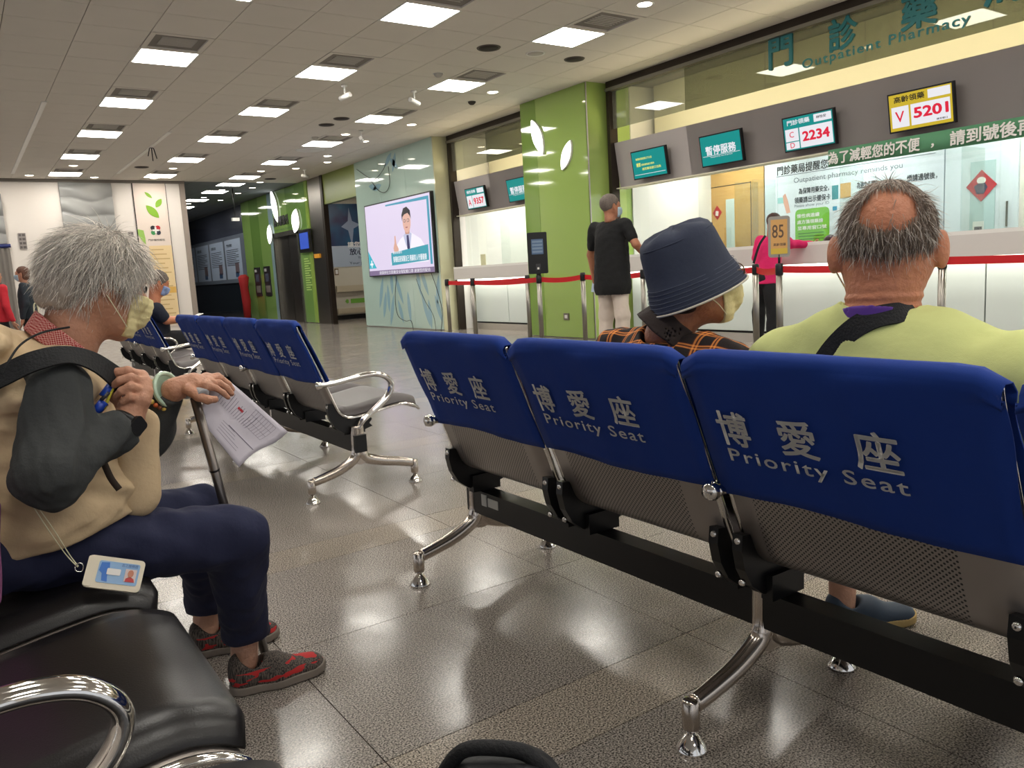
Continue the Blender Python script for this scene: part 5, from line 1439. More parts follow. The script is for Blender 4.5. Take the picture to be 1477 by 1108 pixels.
# trousers
M_NAVY = cloth_mat('navy trousers', (30, 34, 62), .85, .1, 5, .5, 16)
sh1h, sh1t = fa(onZ(345, 998, 0)), fa(onZ(470, 962, 0)); sh2h = fa(onZ(288, 945, 0)); sh2t = sh2h+(sh1t-sh1h)
kN = H(338, 775, 1.87); aN = fa(onZ(362, 985, 0)); aN = A(aN[0]-.0, aN[1], .125)
kF = H(285, 742, 2.13); aF = A(sh2h[0]+.035, sh2h[1], .13)
hipN, hipF = A(.02, 1.88, .525), A(.02, 2.06, .525)
def f_tr(p):
    d = smin(s_cap(p, hipN, kN, .086, .070), s_cap(p, hipF, kF, .086, .070), .02)
    d = smin(d, s_ell(p, (.0, 1.97, .545), (.16, .17, .09)), .04)
    d = smin(d, s_cap(p, kN, aN, .070, .056), .03); d = smin(d, s_cap(p, kF, aF, .068, .056), .03)
    d = d+wrinkle(p, 34, .008, 11, (1, 1, 1))+wrinkle(p, 80, .003, 12)
    return smax(d, .128-p[:, 2], .006)
place(surface('trousers', f_tr, (-.22, 1.70, .08), (.66, 2.36, .68), .0068, M_NAVY), W)
for a__ in (aN, aF): place(surface('ankle', lambda p: s_cap(p, a__+A(0, 0, .05), a__+A(-.01, 0, -.06), .036, .034), a__-.11, a__+.10, .005, SK3), W)
M_SHOE = mat('dark knit shoe', (52, 46, 44), .8); nt = M_SHOE.node_tree; tc = nt.nodes.new('ShaderNodeTexCoord'); n1 = nt.nodes.new('ShaderNodeTexNoise'); n1.inputs['Scale'].default_value = 55; n1.inputs['Detail'].default_value = 1
mp = nt.nodes.new('ShaderNodeMapping'); mp.inputs['Scale'].default_value = (.45, .45, 1.6); nt.links.new(tc.outputs['Object'], mp.inputs[0]); nt.links.new(mp.outputs[0], n1.inputs[0])
sx = nt.nodes.new('ShaderNodeSeparateXYZ'); nt.links.new(tc.outputs['Object'], sx.inputs[0])
def mm(nt, op, a, b_):
    n = nt.nodes.new('ShaderNodeMath'); n.operation = op
    for i, v in enumerate((a, b_)):
        if isinstance(v, (int, float)): n.inputs[i].default_value = v
        elif v is not None: nt.links.new(v, n.inputs[i])
    return n.outputs[0]
n2 = nt.nodes.new('ShaderNodeTexNoise'); n2.inputs['Scale'].default_value = 220; mp2 = nt.nodes.new('ShaderNodeMapping'); mp2.inputs['Scale'].default_value = (2, 2, .15); nt.links.new(tc.outputs['Object'], mp2.inputs[0]); nt.links.new(mp2.outputs[0], n2.inputs[0])
c1 = nt.nodes.new('ShaderNodeValToRGB'); c1.color_ramp.elements[0].position = .4; c1.color_ramp.elements[0].color = (*lin((30, 26, 26)), 1); c1.color_ramp.elements[1].position = .62; c1.color_ramp.elements[1].color = (*lin((96, 86, 78)), 1); nt.links.new(n2.outputs[0], c1.inputs[0])
red = mm(nt, 'MULTIPLY', mm(nt, 'GREATER_THAN', n1.outputs[0], .55), mm(nt, 'MULTIPLY', mm(nt, 'LESS_THAN', sx.outputs[2], .062), mm(nt, 'GREATER_THAN', sx.outputs[2], .028)))
mx = nt.nodes.new('ShaderNodeMix'); mx.data_type = 'RGBA'; nt.links.new(red, mx.inputs[0]); nt.links.new(c1.outputs[0], mx.inputs[6]); mx.inputs[7].default_value = (*lin((168, 34, 34)), 1); nt.links.new(mx.outputs[2], nt.nodes['Principled BSDF'].inputs['Base Color'])
M_SOLE = mat('taupe rubber sole', (120, 110, 100), .7)
def shoe(name, heel, toe, m, root, hgt=.075, width=.046, sole=M_SOLE, lab=None, low=False):
    ax = (toe-heel)/np.linalg.norm(toe-heel); L = np.linalg.norm(toe-heel); sd = np.cross(ax, A(0, 0, 1))
    R = np.stack([ax, sd, A(0, 0, 1)], 1)
    def f_up(p):
        q = (p-heel)@R
        t = np.clip(q[:, 0]/L, 0, 1)
        d = s_cap(squash(q, (0, 0, .02), (0, 0, 1), .9), (.04, 0, .040), (L*.45, .003, .036), width*.86, width*.92)
        d = smin(d, s_cap(squash(q, (0, 0, .02), (0, 0, 1), 1.35), (L*.5, .004, .032), (L-.045, .004, .026), width*.95, width*.86), .03)
        d = smin(d, s_cap(q, (.035, 0, .05), (.03, 0, hgt), .032, .03), .02)
        d = smax(d, -s_cap(q, (.055, 0, hgt+.012), (.06, 0, .05), .034 if not low else .036, .028), .008)
        return smax(d, .018-q[:, 2], .004)
    lo = np.minimum(heel, toe)-.07; hi = np.maximum(heel, toe)+.07; lo[2] = -.01; hi[2] = .14
    o = place(surface('shoe', f_up, lo, hi, .0042, m), root)
    if lab: o['label'] = lab
    def f_so(p):
        q = (p-heel)@R
        a = s_cap(q*A(1, 1, 0), (.035, 0, 0), (L*.45, .004, 0), width*.82, width*.90); a = smin(a, s_cap(q*A(1, 1, 0), (L*.5, .006, 0), (L-.042, .004, 0), width*.98, width*.88), .02)
        lift = .010*np.clip((q[:, 0]/L-.75)/.25, 0, 1)**2
        return np.maximum(a, np.maximum(q[:, 2]-.024-lift, -(q[:, 2]-lift-.001)))
    s_ = surface('sole', f_so, lo, hi, .0045, sole); s_.parent = o; s_.matrix_parent_inverse = Matrix.Identity(4)
shoe('shoe', sh1h+A(-.02, .0, 0), sh1t, M_SHOE, W); shoe('shoe', sh2h+A(-.02, 0, 0), sh2t, M_SHOE, W)
# watch
ax = (nw-wN)/np.linalg.norm(nw-wN)
def ring(name, c, ax, r, t, w_, m, lab=None, cat=None, root=None, seg=28):
    a = Vector(ax).normalized(); Rm = a.to_track_quat('Z', 'Y').to_matrix()
    prof = [(r+t*math.cos(k*PI/4), w_*math.sin(k*PI/4)) for k in range(9)]
    o = MB().lathe(prof, tuple(c), seg, rot=Rm).build(name, m)
    if root is not None: place(o, root)
    if lab: o['label'] = lab
    if cat: o['category'] = cat
    return o
wt = thing('wrist_watch', 'black wrist watch worn on the charcoal sleeve cuff', 'watch', tuple(wN*.5+nw*.5))
o = ring('strap', (wN+nw)/2, ax, .0335, .003, .012, mat('watch black', (24, 24, 26), .4)); place(o, wt)
side = np.cross(ax, A(0, 0, 1)); side = side/np.linalg.norm(side)*-1
if side[1] > 0: side = -side
up_ = np.cross(side, ax); c_ = (wN+nw)/2+side*.036
o = MB().rbox((0, 0, 0), (.036, .032, .009), .008).build('case', mat('watch black', (24, 24, 26), .4)); o.data.transform(basis(ax, np.cross(side, ax), c_)); place(o, wt)
# bangle and beads
fax = (fw-wF)/np.linalg.norm(fw-wF)
bg = ring('jade_bangle', H(241, 562, 2.03), (fax[0], fax[1], fax[2]*.4), .040, .0055, .0055, mat('pale jade', (176, 200, 178), .12, coat=.8), 'pale green jade bangle on the wrist over the cane', 'bangle')
bd = thing('bead_bracelet', 'orange and brown bead bracelet beside the jade bangle', 'bracelet', tuple(H(230, 570, 2.04)))
cb = H(231, 570, 2.035); a = Vector(fax).normalized(); Rm = a.to_track_quat('Z', 'Y').to_matrix()
for k in range(20):
    an = k*PI/10; c = Vector(cb)+Rm @ Vector((.037*math.cos(an), .037*math.sin(an), 0))
    o = MB().lathe([(.0058*math.sin(b_), .0058*math.cos(b_)) for b_ in [PI*i/6 for i in range(7)]], tuple(c), 8).build('bead', mat(('bead orange', 'bead brown', 'bead gold')[k % 3], ((196, 92, 40), (110, 60, 36), (200, 170, 80))[k % 3], .3, coat=.4)); place(o, bd)
# shoulder strap (a dark bag strap) over the near shoulder
M_STRAP = cloth_mat('black webbing', (20, 21, 24), .8, .1, 80, .3, 200)
def ribbon(name, pts, w_, t, m, nrm):
    P = spline(pts, 8); n = len(P); vs = []; fs = []
    Ns = [Vector(v) for v in nrm]
    for i, p in enumerate(P):
        tn = (P[min(i+1, n-1)]-P[max(i-1, 0)]).normalized()
        k = i/(n-1)*(len(Ns)-1); a = Ns[int(k)].lerp(Ns[min(int(k)+1, len(Ns)-1)], k-int(k)); a = (a-tn*a.dot(tn)).normalized(); s_ = tn.cross(a)
        for (x, y) in ((-.5, -.5), (.5, -.5), (.5, .5), (-.5, .5)): vs.append(p+s_*w_*x+a*t*y)
    for i in range(n-1):
        for k in range(4): fs.append((4*i+k, 4*i+(k+1) % 4, 4*i+4+(k+1) % 4, 4*i+4+k))
    fs += [(3, 2, 1, 0), (4*n-4, 4*n-3, 4*n-2, 4*n-1)]
    o = MB().add(vs, fs, 0, False).build(name, m); fixn(o); return o
st = ribbon('bag_strap', [H(-30, 560, 1.80), H(8, 540, 1.765), H(50, 521, 1.745), H(95, 512, 1.745), H(135, 522, 1.765), H(168, 545, 1.80), H(178, 556, 1.805)], .048, .004, M_STRAP, [(-.3, -1, .7), (-.1, -1, .9), (0, -.8, 1), (.3, -1, .6), (.4, -1, .1)])
tag(st, 'wide black webbing strap pulled across the beige vest shoulder', 'strap')
o = MB().tube(spline([H(2, 540, 1.72), H(12, 522, 1.73), H(30, 497, 1.76), H(60, 480, 1.80), H(100, 472, 1.85)], 6), .0022, 6).build('hood_cord', M_STRAP); place(o, W)
# key ring held in the hand
kr = thing('key_ring', 'blue, black and yellow key tags dangling under the fingers', 'keys', tuple(H(150, 585, 1.80)))
for (a_, b_, c, r_) in ((H(160, 556, 1.795), H(148, 572, 1.79), (30, 70, 170), .008), (H(163, 560, 1.79), H(150, 590, 1.785), (206, 196, 60), .003), (H(150, 580, 1.79), H(137, 596, 1.785), (24, 60, 160), .010), (H(142, 592, 1.785), H(133, 604, 1.785), (30, 30, 34), .008), (H(157, 566, 1.786), H(146, 577, 1.784), (60, 60, 64), .004)):
    o = MB().tube([a_, b_], r_, 8).build('tag', mat('tag%d%d' % (c[0], c[1]), c, .4)); place(o, kr)
# identity card with its cord
M_HOLD = mat('cream card holder', (222, 212, 190), .4)
ic = thing('identity_card', 'cream badge holder with a blue card and small portrait, lying on the trousers', 'badge', tuple(H(165, 828, 1.765)))
c0 = H(165, 828, 1.715); rt = H(207, 834, 1.705)-H(125, 824, 1.725); upc = H(168, 806, 1.73)-H(163, 852, 1.700)
M = basis(rt, upc-rt*(upc@rt)/(rt@rt), c0); wd_, hd_ = np.linalg.norm(rt), np.linalg.norm(upc)
def ipr(o): return place(o, ic)
ipr(put_rect('holder', M, -wd_/2, -hd_/2, wd_/2, hd_/2, .007, M_HOLD, None, -.004, .008))
ipr(put_rect('holder_bar', M, -wd_/2, -hd_/2+.002, -wd_/2+.016, hd_/2-.002, .002, M_HOLD, None, .003, .004))
ipr(put_rect('card', M, -wd_*.30, -hd_*.32, wd_*.42, hd_*.36, .001, mat('card blue', (140, 178, 218), .2), None, .003, .004))
ipr(put_poly('card_map', M, [(-wd_*.26, hd_*.3), (-wd_*.12, hd_*.32), (-wd_*.10, hd_*.1), (-wd_*.04, -.0), (-wd_*.12, -hd_*.08), (-wd_*.10, -hd_*.28), (-wd_*.2, -hd_*.26), (-wd_*.22, -.002), (-wd_*.28, hd_*.05)], .0006, mat('card mid blue', (36, 110, 200), .3), None, .0042))
ipr(put_rect('name_field', M, -wd_*.14, -hd_*.06, wd_*.10, hd_*.14, .0006, M_WHITE, None, .005, .002))
ipr(put_rect('portrait', M, wd_*.18, -hd_*.22, wd_*.38, hd_*.18, .0006, mat('portrait pale', (214, 196, 192), .5), None, .0042))
ipr(put_poly('portrait_shoulders', M, [(wd_*.2, -hd_*.22), (wd_*.21, -hd_*.12), (wd_*.28, -hd_*.05), (wd_*.35, -hd_*.12), (wd_*.37, -hd_*.22)], .0006, mat('portrait red', (190, 60, 60), .5), None, .0049))
ipr(put_poly('portrait_face', M, [(wd_*.28+.0055*math.cos(k*PI/5), hd_*.04+.0075*math.sin(k*PI/5)) for k in range(10)], .0006, mat('portrait face', (196, 130, 104), .5), None, .0056))
t_ = put_text('lettering', '志工服務證', M, 0, 0, .03, .006, mat('card ink', (60, 90, 150)), None, 0, .0048); t_.data.transform(Matrix.Translation(M.to_3x3() @ Vector((wd_*.24, hd_*.28, 0)))); ipr(t_)
ipr(MB().tube(spline([H(108, 818, 1.735), H(114, 812, 1.735), H(120, 816, 1.733), H(118, 824, 1.733), H(110, 824, 1.733), H(108, 818, 1.735)], 4), .0012, 6).build('ring', M_CHROME))
ipr(MB().tube(spline([H(46, 728, 1.715), H(70, 765, 1.73), H(95, 800, 1.755), H(112, 818, 1.735)], 5), .0011, 5).build('cord', M_LOOP)); ipr(MB().tube(spline([H(52, 728, 1.715), H(78, 765, 1.73), H(100, 800, 1.755), H(113, 817, 1.735)], 5), .0011, 5).build('cord', M_LOOP))
# mauve bag hanging at the side
M_MAUVE = cloth_mat('mauve cloth', (158, 92, 140), .8, .1, 8, .5, 16)
def f_bag(p):
    d = s_box(p, (-.045, 1.70, .58), (.055, .045, .115), frame(90, 8)[:, [1, 0, 2]], .03)
    return d+wrinkle(p, 40, .006, 5)
o = surface('shoulder_bag', f_bag, (-.16, 1.60, .42), (.06, 1.80, .74), .007, M_MAUVE); tag(o, 'mauve cloth bag behind the elbow of the charcoal sleeve', 'bag')
# cane
ct_ = H(281, 574, 1.995); cb_ = fa(onZ(330, 860, 0)); dd = (H(320, 716, 2.03)-ct_); dd /= np.linalg.norm(dd); cb_ = ct_+dd*(ct_[2]-.0)/-dd[2]
cn = thing('walking_cane', 'grey metal walking cane standing between the knees under a hand', 'cane', (cb_[0], cb_[1], 0))
place(MB().tube([tuple(ct_), tuple(cb_-dd*.03)], [.0115, .0115], 16).build('shaft', mat('cane metal', (112, 106, 102), .28, .85)), cn)
place(MB().tube([tuple(cb_-dd*.035), tuple(cb_-dd*.001)], [.015, .018], 14).build('rubber_tip', M_BLACK), cn)
hd = A(.0, 0, 0); hx = A(.35, -.93, 0.05)
place(MB().tube(spline([tuple(ct_-hx*.035+A(0, 0, .012)), tuple(ct_+A(0, 0, .014)), tuple(ct_+hx*.03+A(0, 0, .008)), tuple(ct_+hx*.036+A(0, 0, .006))], 5), [.015]*13+[.016, .016, .008], 14).build('handle', mat('cane cap', (150, 152, 156), .4)), cn)
place(MB().tube([tuple(ct_+dd*.19), tuple(ct_+dd*.195)], .0125, 14).build('collar', M_BLACK), cn)
# paper sheet
M_PAPER = mat('printed paper', (200, 194, 204), .7)
pa = thing('paper_sheet', 'creased hospital form with fine print held over the cane', 'paper', tuple(H(350, 600, 2.03)))
qa, qb, qc, qd = H(283, 600, 2.02), H(315, 537, 2.055), H(415, 622, 2.06), H(345, 674, 2.0)
N_ = 14; vs = []; fs = []
for i in range(N_+1):
    for j in range(N_+1):
        s_, t_ = i/N_, j/N_; p = (qa*(1-t_)+qb*t_)*(1-s_)+(qd*(1-t_)+qc*t_)*s_
        p = p+A(.0, -.012*abs(t_-.45)-.006*math.sin(s_*5), .006*math.sin(t_*6)*s_); vs.append(p)
for i in range(N_):
    for j in range(N_): a = i*(N_+1)+j; fs.append((a, a+1, a+N_+2, a+N_+1))
o = MB().add(vs, fs, 0, True).build('sheet', M_PAPER); md = o.modifiers.new('s', 'SOLIDIFY'); md.thickness = .0006; place(o, pa)
def pq(s_, t_, off=-.0012):
    p = (qa*(1-t_)+qb*t_)*(1-s_)+(qd*(1-t_)+qc*t_)*s_; return p+A(0, -.012*abs(t_-.45)-.006*math.sin(s_*5)+off, .006*math.sin(t_*6)*s_)
pr = MB(); 
def pline(s0, t0, s1, t1, w_):
    n = 6; k0 = len(pr.v); 
    for k in range(n+1):
        a_ = k/n; s_, t_ = s0+(s1-s0)*a_, t0+(t1-t0)*a_; pr.v += [tuple(pq(s_, t_)), tuple(pq(s_+(w_ if t0 != t1 else 0), t_+(0 if t0 != t1 else w_)))]
    for k in range(n): pr.f.append((k0+2*k, k0+2*k+1, k0+2*k+3, k0+2*k+2)); pr.mi.append(0); pr.sm.append(False)
rr = random.Random(2)
for k in range(15): pline(.12+.018*k*2.0, .52, .12+.018*k*2.0, .60+.33*rr.random(), .005)
for k in range(9): pline(.55+.04*k, .56, .55+.04*k, .92, .003)
for t_ in (.56, .68, .80, .92): pline(.55, t_, .87, t_, .004)
for k in range(5): pline(.35, .12+.05*k, .5+.3*rr.random(), .12+.05*k, .006)
pline(.45, .33, .95, .33, .016)
place(pr.build('print', mat('paper print', (120, 116, 130), .8)), pa)
pr = MB(); pline(.38, .70, .46, .70, .05); place(pr.build('red_stamp', mat('stamp red', (190, 50, 60), .8)), pa)
# ================================================================== person in a bucket hat, second seat of the nearest row
HP = tag_person('p', 'person in slate bucket hat and orange plaid shirt seated beside bald man', (1.45, 1.43, 0))
O = fa(onX(1000, 403, 1.50)); Rh = frame(113, -9)
nb = A(1.455, 1.43, .85)
def f_h2(p):
    q = (p-O)@Rh
    d = smin(head_d(q), s_cap(p, nb, O+Rh@A(0, -.025, -.05), .056, .054), .03)
    return smax(d, .83-p[:, 2], .01)
place(surface('head', f_h2, O-.17, O+.16, .0046, SK2), HP); eyes(O, Rh, 1, HP)
for o in list(HP.children):
    if o.name.startswith('eye'): o.matrix_parent_inverse = Matrix.Translation(-Vector(HP.location))
M_HATF = cloth_mat('slate cotton', (52, 58, 76), .9, .08, 6, .3, 20); M_PIPE = mat('cream piping', (206, 198, 184), .7)
Rt = Rh@np.array([[1, 0, 0], [0, math.cos(.20), -math.sin(.20)], [0, math.sin(.20), math.cos(.20)]])
HC = O+Rh@A(0, -.010, .028)
mb = MB(); seg = 48
prof = [(.004, .108), (.045, .106), (.070, .100), (.083, .089), (.089, .070), (.094, .03), (.100, -.008), (.102, -.012), (.107, -.030), (.112, -.052), (.116, -.070), (.117, -.072), (.114, -.072), (.106, -.030), (.097, -.008), (.09, .03), (.08, .07)]
vs = []; fs = []
for i, (r_, z_) in enumerate(prof):
    for k in range(seg):
        a = 2*PI*k/seg; wob = 1+.012*math.sin(3*a+i*.4)+.008*math.sin(7*a+1)
        q = A(r_*math.cos(a)*.90*wob, r_*math.sin(a)*1.10*wob, z_+(.004*math.sin(5*a) if i < 6 else .003*math.sin(4*a)))
        vs.append(HC+Rt@q)
for i in range(len(prof)-1):
    for k in range(seg): fs.append((i*seg+k, i*seg+(k+1) % seg, (i+1)*seg+(k+1) % seg, (i+1)*seg+k))
fs.append(tuple(range(seg)))
hat = thing('bucket_hat', 'slate blue bucket hat with cream piping and stitched brim', 'hat', tuple(HC))
o = place(mb.add(vs, fs, 0, True).build('crown_and_brim', M_HATF), hat); fixn(o)
def hring(name, r_, z_, t_, m_, off=.001):
    pts = [HC+Rt@A((r_+off)*math.cos(2*PI*k/seg)*.90*(1+.012*math.sin(6*PI*k/seg+4)), (r_+off)*math.sin(2*PI*k/seg)*1.10*(1+.012*math.sin(6*PI*k/seg+4)), z_) for k in range(seg+1)]
    return place(MB().tube(pts, t_, 6, cap=False).build(name, m_), hat)
hring('piping', .117, -.072, .0028, M_PIPE)
for k in range(6): hring('stitch_line', .1022+.0026*k, -.014-.0098*k, .0007, mat('stitch', (84, 90, 106), .8), .0016)
hring('seam', .0835, .081, .0016, M_HATF)
def f_mask2(p):
    q = (p-O)@Rh; d = smin(head_d(q)-.006, s_ell(q, (0, .088, -.050), (.048, .030, .050)), .012)
    return np.maximum(d, np.maximum(.040-q[:, 1], np.maximum(q[:, 2]+.010, -.118-q[:, 2])))+.0007*np.sin(q[:, 2]*360+2)
place(surface('face_mask', f_mask2, O-.16, O+.16, .0042, M_MASK), HP)
lp_ = MB()
for s in (-1, 1):
    for z in (-.018, -.096): lp_.tube(spline([O+Rh@A(s*.057, .044, z), O+Rh@A(s*.079, .015, z*.55-.008), O+Rh@A(s*.088, -.014, -.005 if z > -.05 else -.036)], 5), .0012, 6)
for q_ in (place(lp_.build('mask_loop', M_LOOP), HP),): q_['kind'] = 'thing'
# spectacles
gl = MB()
for s in (-1, 1):
    gl.tube([O+Rh@A(s*.034+.024*math.cos(a), .108, -.0+.016*math.sin(a)) for a in [2*PI*k/14 for k in range(15)]], .0018, 6, cap=False)
    gl.tube([O+Rh@A(s*.060, .105, .004), O+Rh@A(s*.080, .03, .002), O+Rh@A(s*.083, -.015, -.006)], .002, 6)
gl.tube([O+Rh@A(-.010, .110, .002), O+Rh@A(.010, .110, .002)], .0018, 6)
g_ = gl.build('spectacles', mat('tortoise frame', (96, 70, 40), .3)); tag(g_, 'thin tortoiseshell spectacles under the bucket hat brim', 'spectacles')
# black hair at the nape
def f_nape(p):
    q = (p-O)@Rh; d = s_ell(q, (0, -.040, -.036), (.070, .058, .052)); return smax(d, q[:, 1]-.004, .01)+wrinkle(q, 200, .002, 2, (1, 1, .2))
place(surface('hair', f_nape, O-.15, O+.12, .005, mat('black hair', (34, 28, 26), .5, noise=.4, nscale=150)), HP)
# plaid shirt
M_PLAID = mat('orange plaid', (40, 30, 26), .9); nt = M_PLAID.node_tree; b = nt.nodes['Principled BSDF']
tc = nt.nodes.new('ShaderNodeTexCoord'); mp = nt.nodes.new('ShaderNodeMapping'); mp.inputs['Rotation'].default_value = (.10, -.62, .12)
n0 = nt.nodes.new('ShaderNodeTexNoise'); n0.inputs['Scale'].default_value = 7; vm = nt.nodes.new('ShaderNodeVectorMath'); vm.operation = 'MULTIPLY_ADD'; vm.inputs[1].default_value = (.006, .006, .006)
nt.links.new(tc.outputs['Object'], n0.inputs[0]); nt.links.new(n0.outputs[1], vm.inputs[0]); nt.links.new(tc.outputs['Object'], vm.inputs[2]); nt.links.new(vm.outputs[0], mp.inputs[0])
sx = nt.nodes.new('ShaderNodeSeparateXYZ'); nt.links.new(mp.outputs[0], sx.inputs[0])
def band(src, P, off, w_):
    f_ = mm(nt, 'FRACT', mm(nt, 'DIVIDE', mm(nt, 'ADD', src, 10+off), P), None); return mm(nt, 'LESS_THAN', mm(nt, 'ABSOLUTE', mm(nt, 'SUBTRACT', f_, .5), None), w_)
P_ = .046
la = [band(sx.outputs[1], P_, 0, .045), band(sx.outputs[1], P_, .008, .045), band(sx.outputs[2], P_, 0, .045), band(sx.outputs[2], P_, .008, .045)]
t1 = mm(nt, 'ADD', mm(nt, 'MAXIMUM', la[0], la[1]), mm(nt, 'MAXIMUM', la[2], la[3]))
w1 = mm(nt, 'ADD', band(sx.outputs[1], P_, .0035, .17), band(sx.outputs[2], P_, .0035, .17))
m1 = nt.nodes.new('ShaderNodeMix'); m1.data_type = 'RGBA'; m1.inputs[6].default_value = (*lin((34, 26, 26)), 1); m1.inputs[7].default_value = (*lin((104, 44, 26)), 1); nt.links.new(mm(nt, 'MULTIPLY', w1, .5), m1.inputs[0])
m2 = nt.nodes.new('ShaderNodeMix'); m2.data_type = 'RGBA'; nt.links.new(m1.outputs[2], m2.inputs[6]); m2.inputs[7].default_value = (*lin((236, 150, 74)), 1); nt.links.new(mm(nt, 'MULTIPLY', t1, .62), m2.inputs[0]); nt.links.new(m2.outputs[2], b.inputs['Base Color']); weave(M_PLAID, 500, .3)
def f_pl(p):
    d = s_cap(squash(p, (1.47, 1.43, .6), (1, 0, 0), 1.35), (1.49, 1.43, .50), (1.47, 1.43, .70), .165, .17)
    d = smin(d, s_cap(p, (1.47, 1.60, .800), (1.49, 1.29, .782), .062, .062), .08)
    for (a_, b_, c_) in (((1.47, 1.63, .795), (1.50, 1.67, .56), (1.74, 1.58, .54)), ((1.49, 1.262, .778), (1.52, 1.20, .55), (1.75, 1.30, .54))):
        d = smin(d, s_cap(p, a_, b_, .060, .052), .04); d = smin(d, s_cap(p, b_, c_, .052, .042), .03)
    d = d+wrinkle(p, 30, .008, 2)+wrinkle(p, 70, .003, 5)
    return smax(smax(d, -s_cap(p, nb, O+Rh@A(0, -.02, -.06), .066, .08), .008), .46-p[:, 2], .01)
place(surface('shirt', f_pl, (1.22, 1.08, .40), (1.86, 1.80, .95), .0075, M_PLAID), HP)
def f_col(p):
    ax = O+Rh@A(0, -.025, -.05)-nb; ax /= np.linalg.norm(ax); q = p-nb-ax*.02; h_ = q@ax; tl = h_+(q@A(1, -.4, 0))*.28
    rad = np.linalg.norm(q-h_[:, None]*ax, axis=1); return np.maximum(np.abs(rad-(.076-.4*tl))-.0045, np.abs(tl)-.034)+wrinkle(p, 80, .002, 3)
place(surface('collar', f_col, nb-.16, nb+.16, .0045, cloth_mat('dark brown collar', (42, 32, 30))), HP)
def seated_legs(root, m, hips, knees, ankles, r=(.085, .066, .05), nm='trousers', cut=None, lo=None, hi=None):
    def f(p):
        d = s_ell(p, (A(*hips[0])+A(*hips[1]))/2, (.15, .19, .10))
        for h_, k_, a_ in zip(hips, knees, ankles):
            d = smin(d, s_cap(p, h_, k_, r[0], r[1]), .02); d = smin(d, s_cap(p, k_, a_, r[1], r[2]), .02)
        d = d+wrinkle(p, 30, .006, 3)
        if cut: d = smax(d, cut-p[:, 2], .006)
        return d
    P_ = np.array(list(hips)+list(knees)+list(ankles)); return place(surface(nm, f, P_.min(0)-.2, P_.max(0)+.13, .012, m), root)
M_DKTR = cloth_mat('dark trousers', (44, 42, 46))
seated_legs(HP, M_DKTR, [(1.50, 1.53, .53), (1.50, 1.33, .53)], [(1.89, 1.56, .52), (1.89, 1.28, .52)], [(1.93, 1.52, .15), (1.93, 1.25, .15)], cut=.20)
for (x_, y_) in ((1.93, 1.52), (1.93, 1.25)): place(surface('shin', lambda p: s_cap(p, (x_, y_, .26), (x_-.005, y_, .06), .042, .034), (x_-.08, y_-.08, 0), (x_+.08, y_+.08, .34), .006, SK3), HP)
M_SLIP = mat('slate slip-on', (44, 58, 74), .6, noise=.1); M_TANS = mat('tan sole', (176, 150, 96), .7)
shoe('shoe', A(1.885, 1.27, 0), A(2.10, 1.14, 0), M_SLIP, HP, .07, .046, M_TANS, low=True); shoe('shoe', A(1.885, 1.53, 0), A(2.11, 1.58, 0), M_SLIP, HP, .07, .046, M_TANS, low=True)

# ================================================================== bald man in a lime shirt
BM = tag_person('p', 'bald man in lime sweatshirt with a black cross strap, seen from behind', (1.45, .83, 0))
O = fa(onX(1279, 352, 1.49)); Rb = frame(58, 3); nb = A(1.455, .865, .90)
def f_h3(p):
    q = (p-O)@Rb/1.02
    d = smin(head_d(q)*1.02, s_cap(p, nb, O+Rb@A(0, -.030, -.05), .068, .066), .035)
    for s in (-1, 1):      # ears stand out a little
        e = s_ell(q, (s*.092, -.012, -.016), (.011, .020, .036), frame(s*28)); d = smin(d, e, .008)
    d = d+.0016*np.sin(q[:, 2]*330)*np.exp(-((q[:, 2]+.105)/.022)**2)*(q[:, 1] < 0)
    return smax(d, .86-p[:, 2], .01)
SK4 = skin('skin ruddy', (190, 124, 92))
place(surface('head', f_h3, O-.18, O+.17, .0045, SK4), BM); eyes(O, Rb, 1, BM)
for o in list(BM.children):
    if o.name.startswith('eye'): o.matrix_parent_inverse = Matrix.Translation(-Vector(BM.location))
M_HB = hair_mat('short grey hair', (140, 122, 108), .4)
def root_b(low, hi):
    def fn(rnd):
        for _ in range(60):
            v = rnd.normal(size=3); v /= np.linalg.norm(v); p = v*A(.0775, .099, .0925)+A(0, -.014, .022)
            if p[2] < low or p[1] > .05: continue
            # bare patch on the crown
            e = np.linalg.norm((p-A(0, -.088, .058))/A(.052, .046, .046))
            if e < 1 and rnd.rand() < .997-.5*max(0, e-.8)*3: continue
            if p[2] > .085 and rnd.rand() < .35: continue
            if abs(p[0]) > .06 and p[1] > -.02 and p[2] < .01: continue
            return p, v
        return None, None
    return fn
place(strands('hair_strands', O, Rb, 1.02, M_HB, 11500, root_b(-.072, .1), .024, 1.1, .16, None, .00075, 4, 3, out=.26), BM)
place(strands('hair_strands', O, Rb, 1.02, hair_mat('pale grey hair', (190, 180, 170), .6), 1500, root_b(-.05, .1), .032, .8, .3, None, .0006, 4, 6, out=.4), BM)
def f_cap3(p):
    q = (p-O)@Rb/1.02; d = s_ell(q, (0, -.014, .022), (.0765, .0985, .092)); e = np.linalg.norm((q-A(0, -.088, .058))/A(.054, .048, .048), axis=1)
    d = smax(d, (1-e)*.045-.003*np.sin(q[:, 0]*300), .012); d = smax(d, -.070-q[:, 2]+.004*np.sin(q[:, 0]*160), .006); d = smax(d, q[:, 1]-.04, .01)
    for s in (-1, 1): d = smax(d, -s_ell(q, (s*.085, .0, -.02), (.02, .026, .045)), .006)
    return d+wrinkle(q, 260, .0012, 4, (1, 1, .3))
place(surface('hair', f_cap3, O-.16, O+.16, .0045, mat('hair shade', (108, 90, 78), .7, noise=.35, nscale=110)), BM)
M_LIME = cloth_mat('lime sweatshirt', (200, 206, 136), .9, .05, 4, .4, 12)
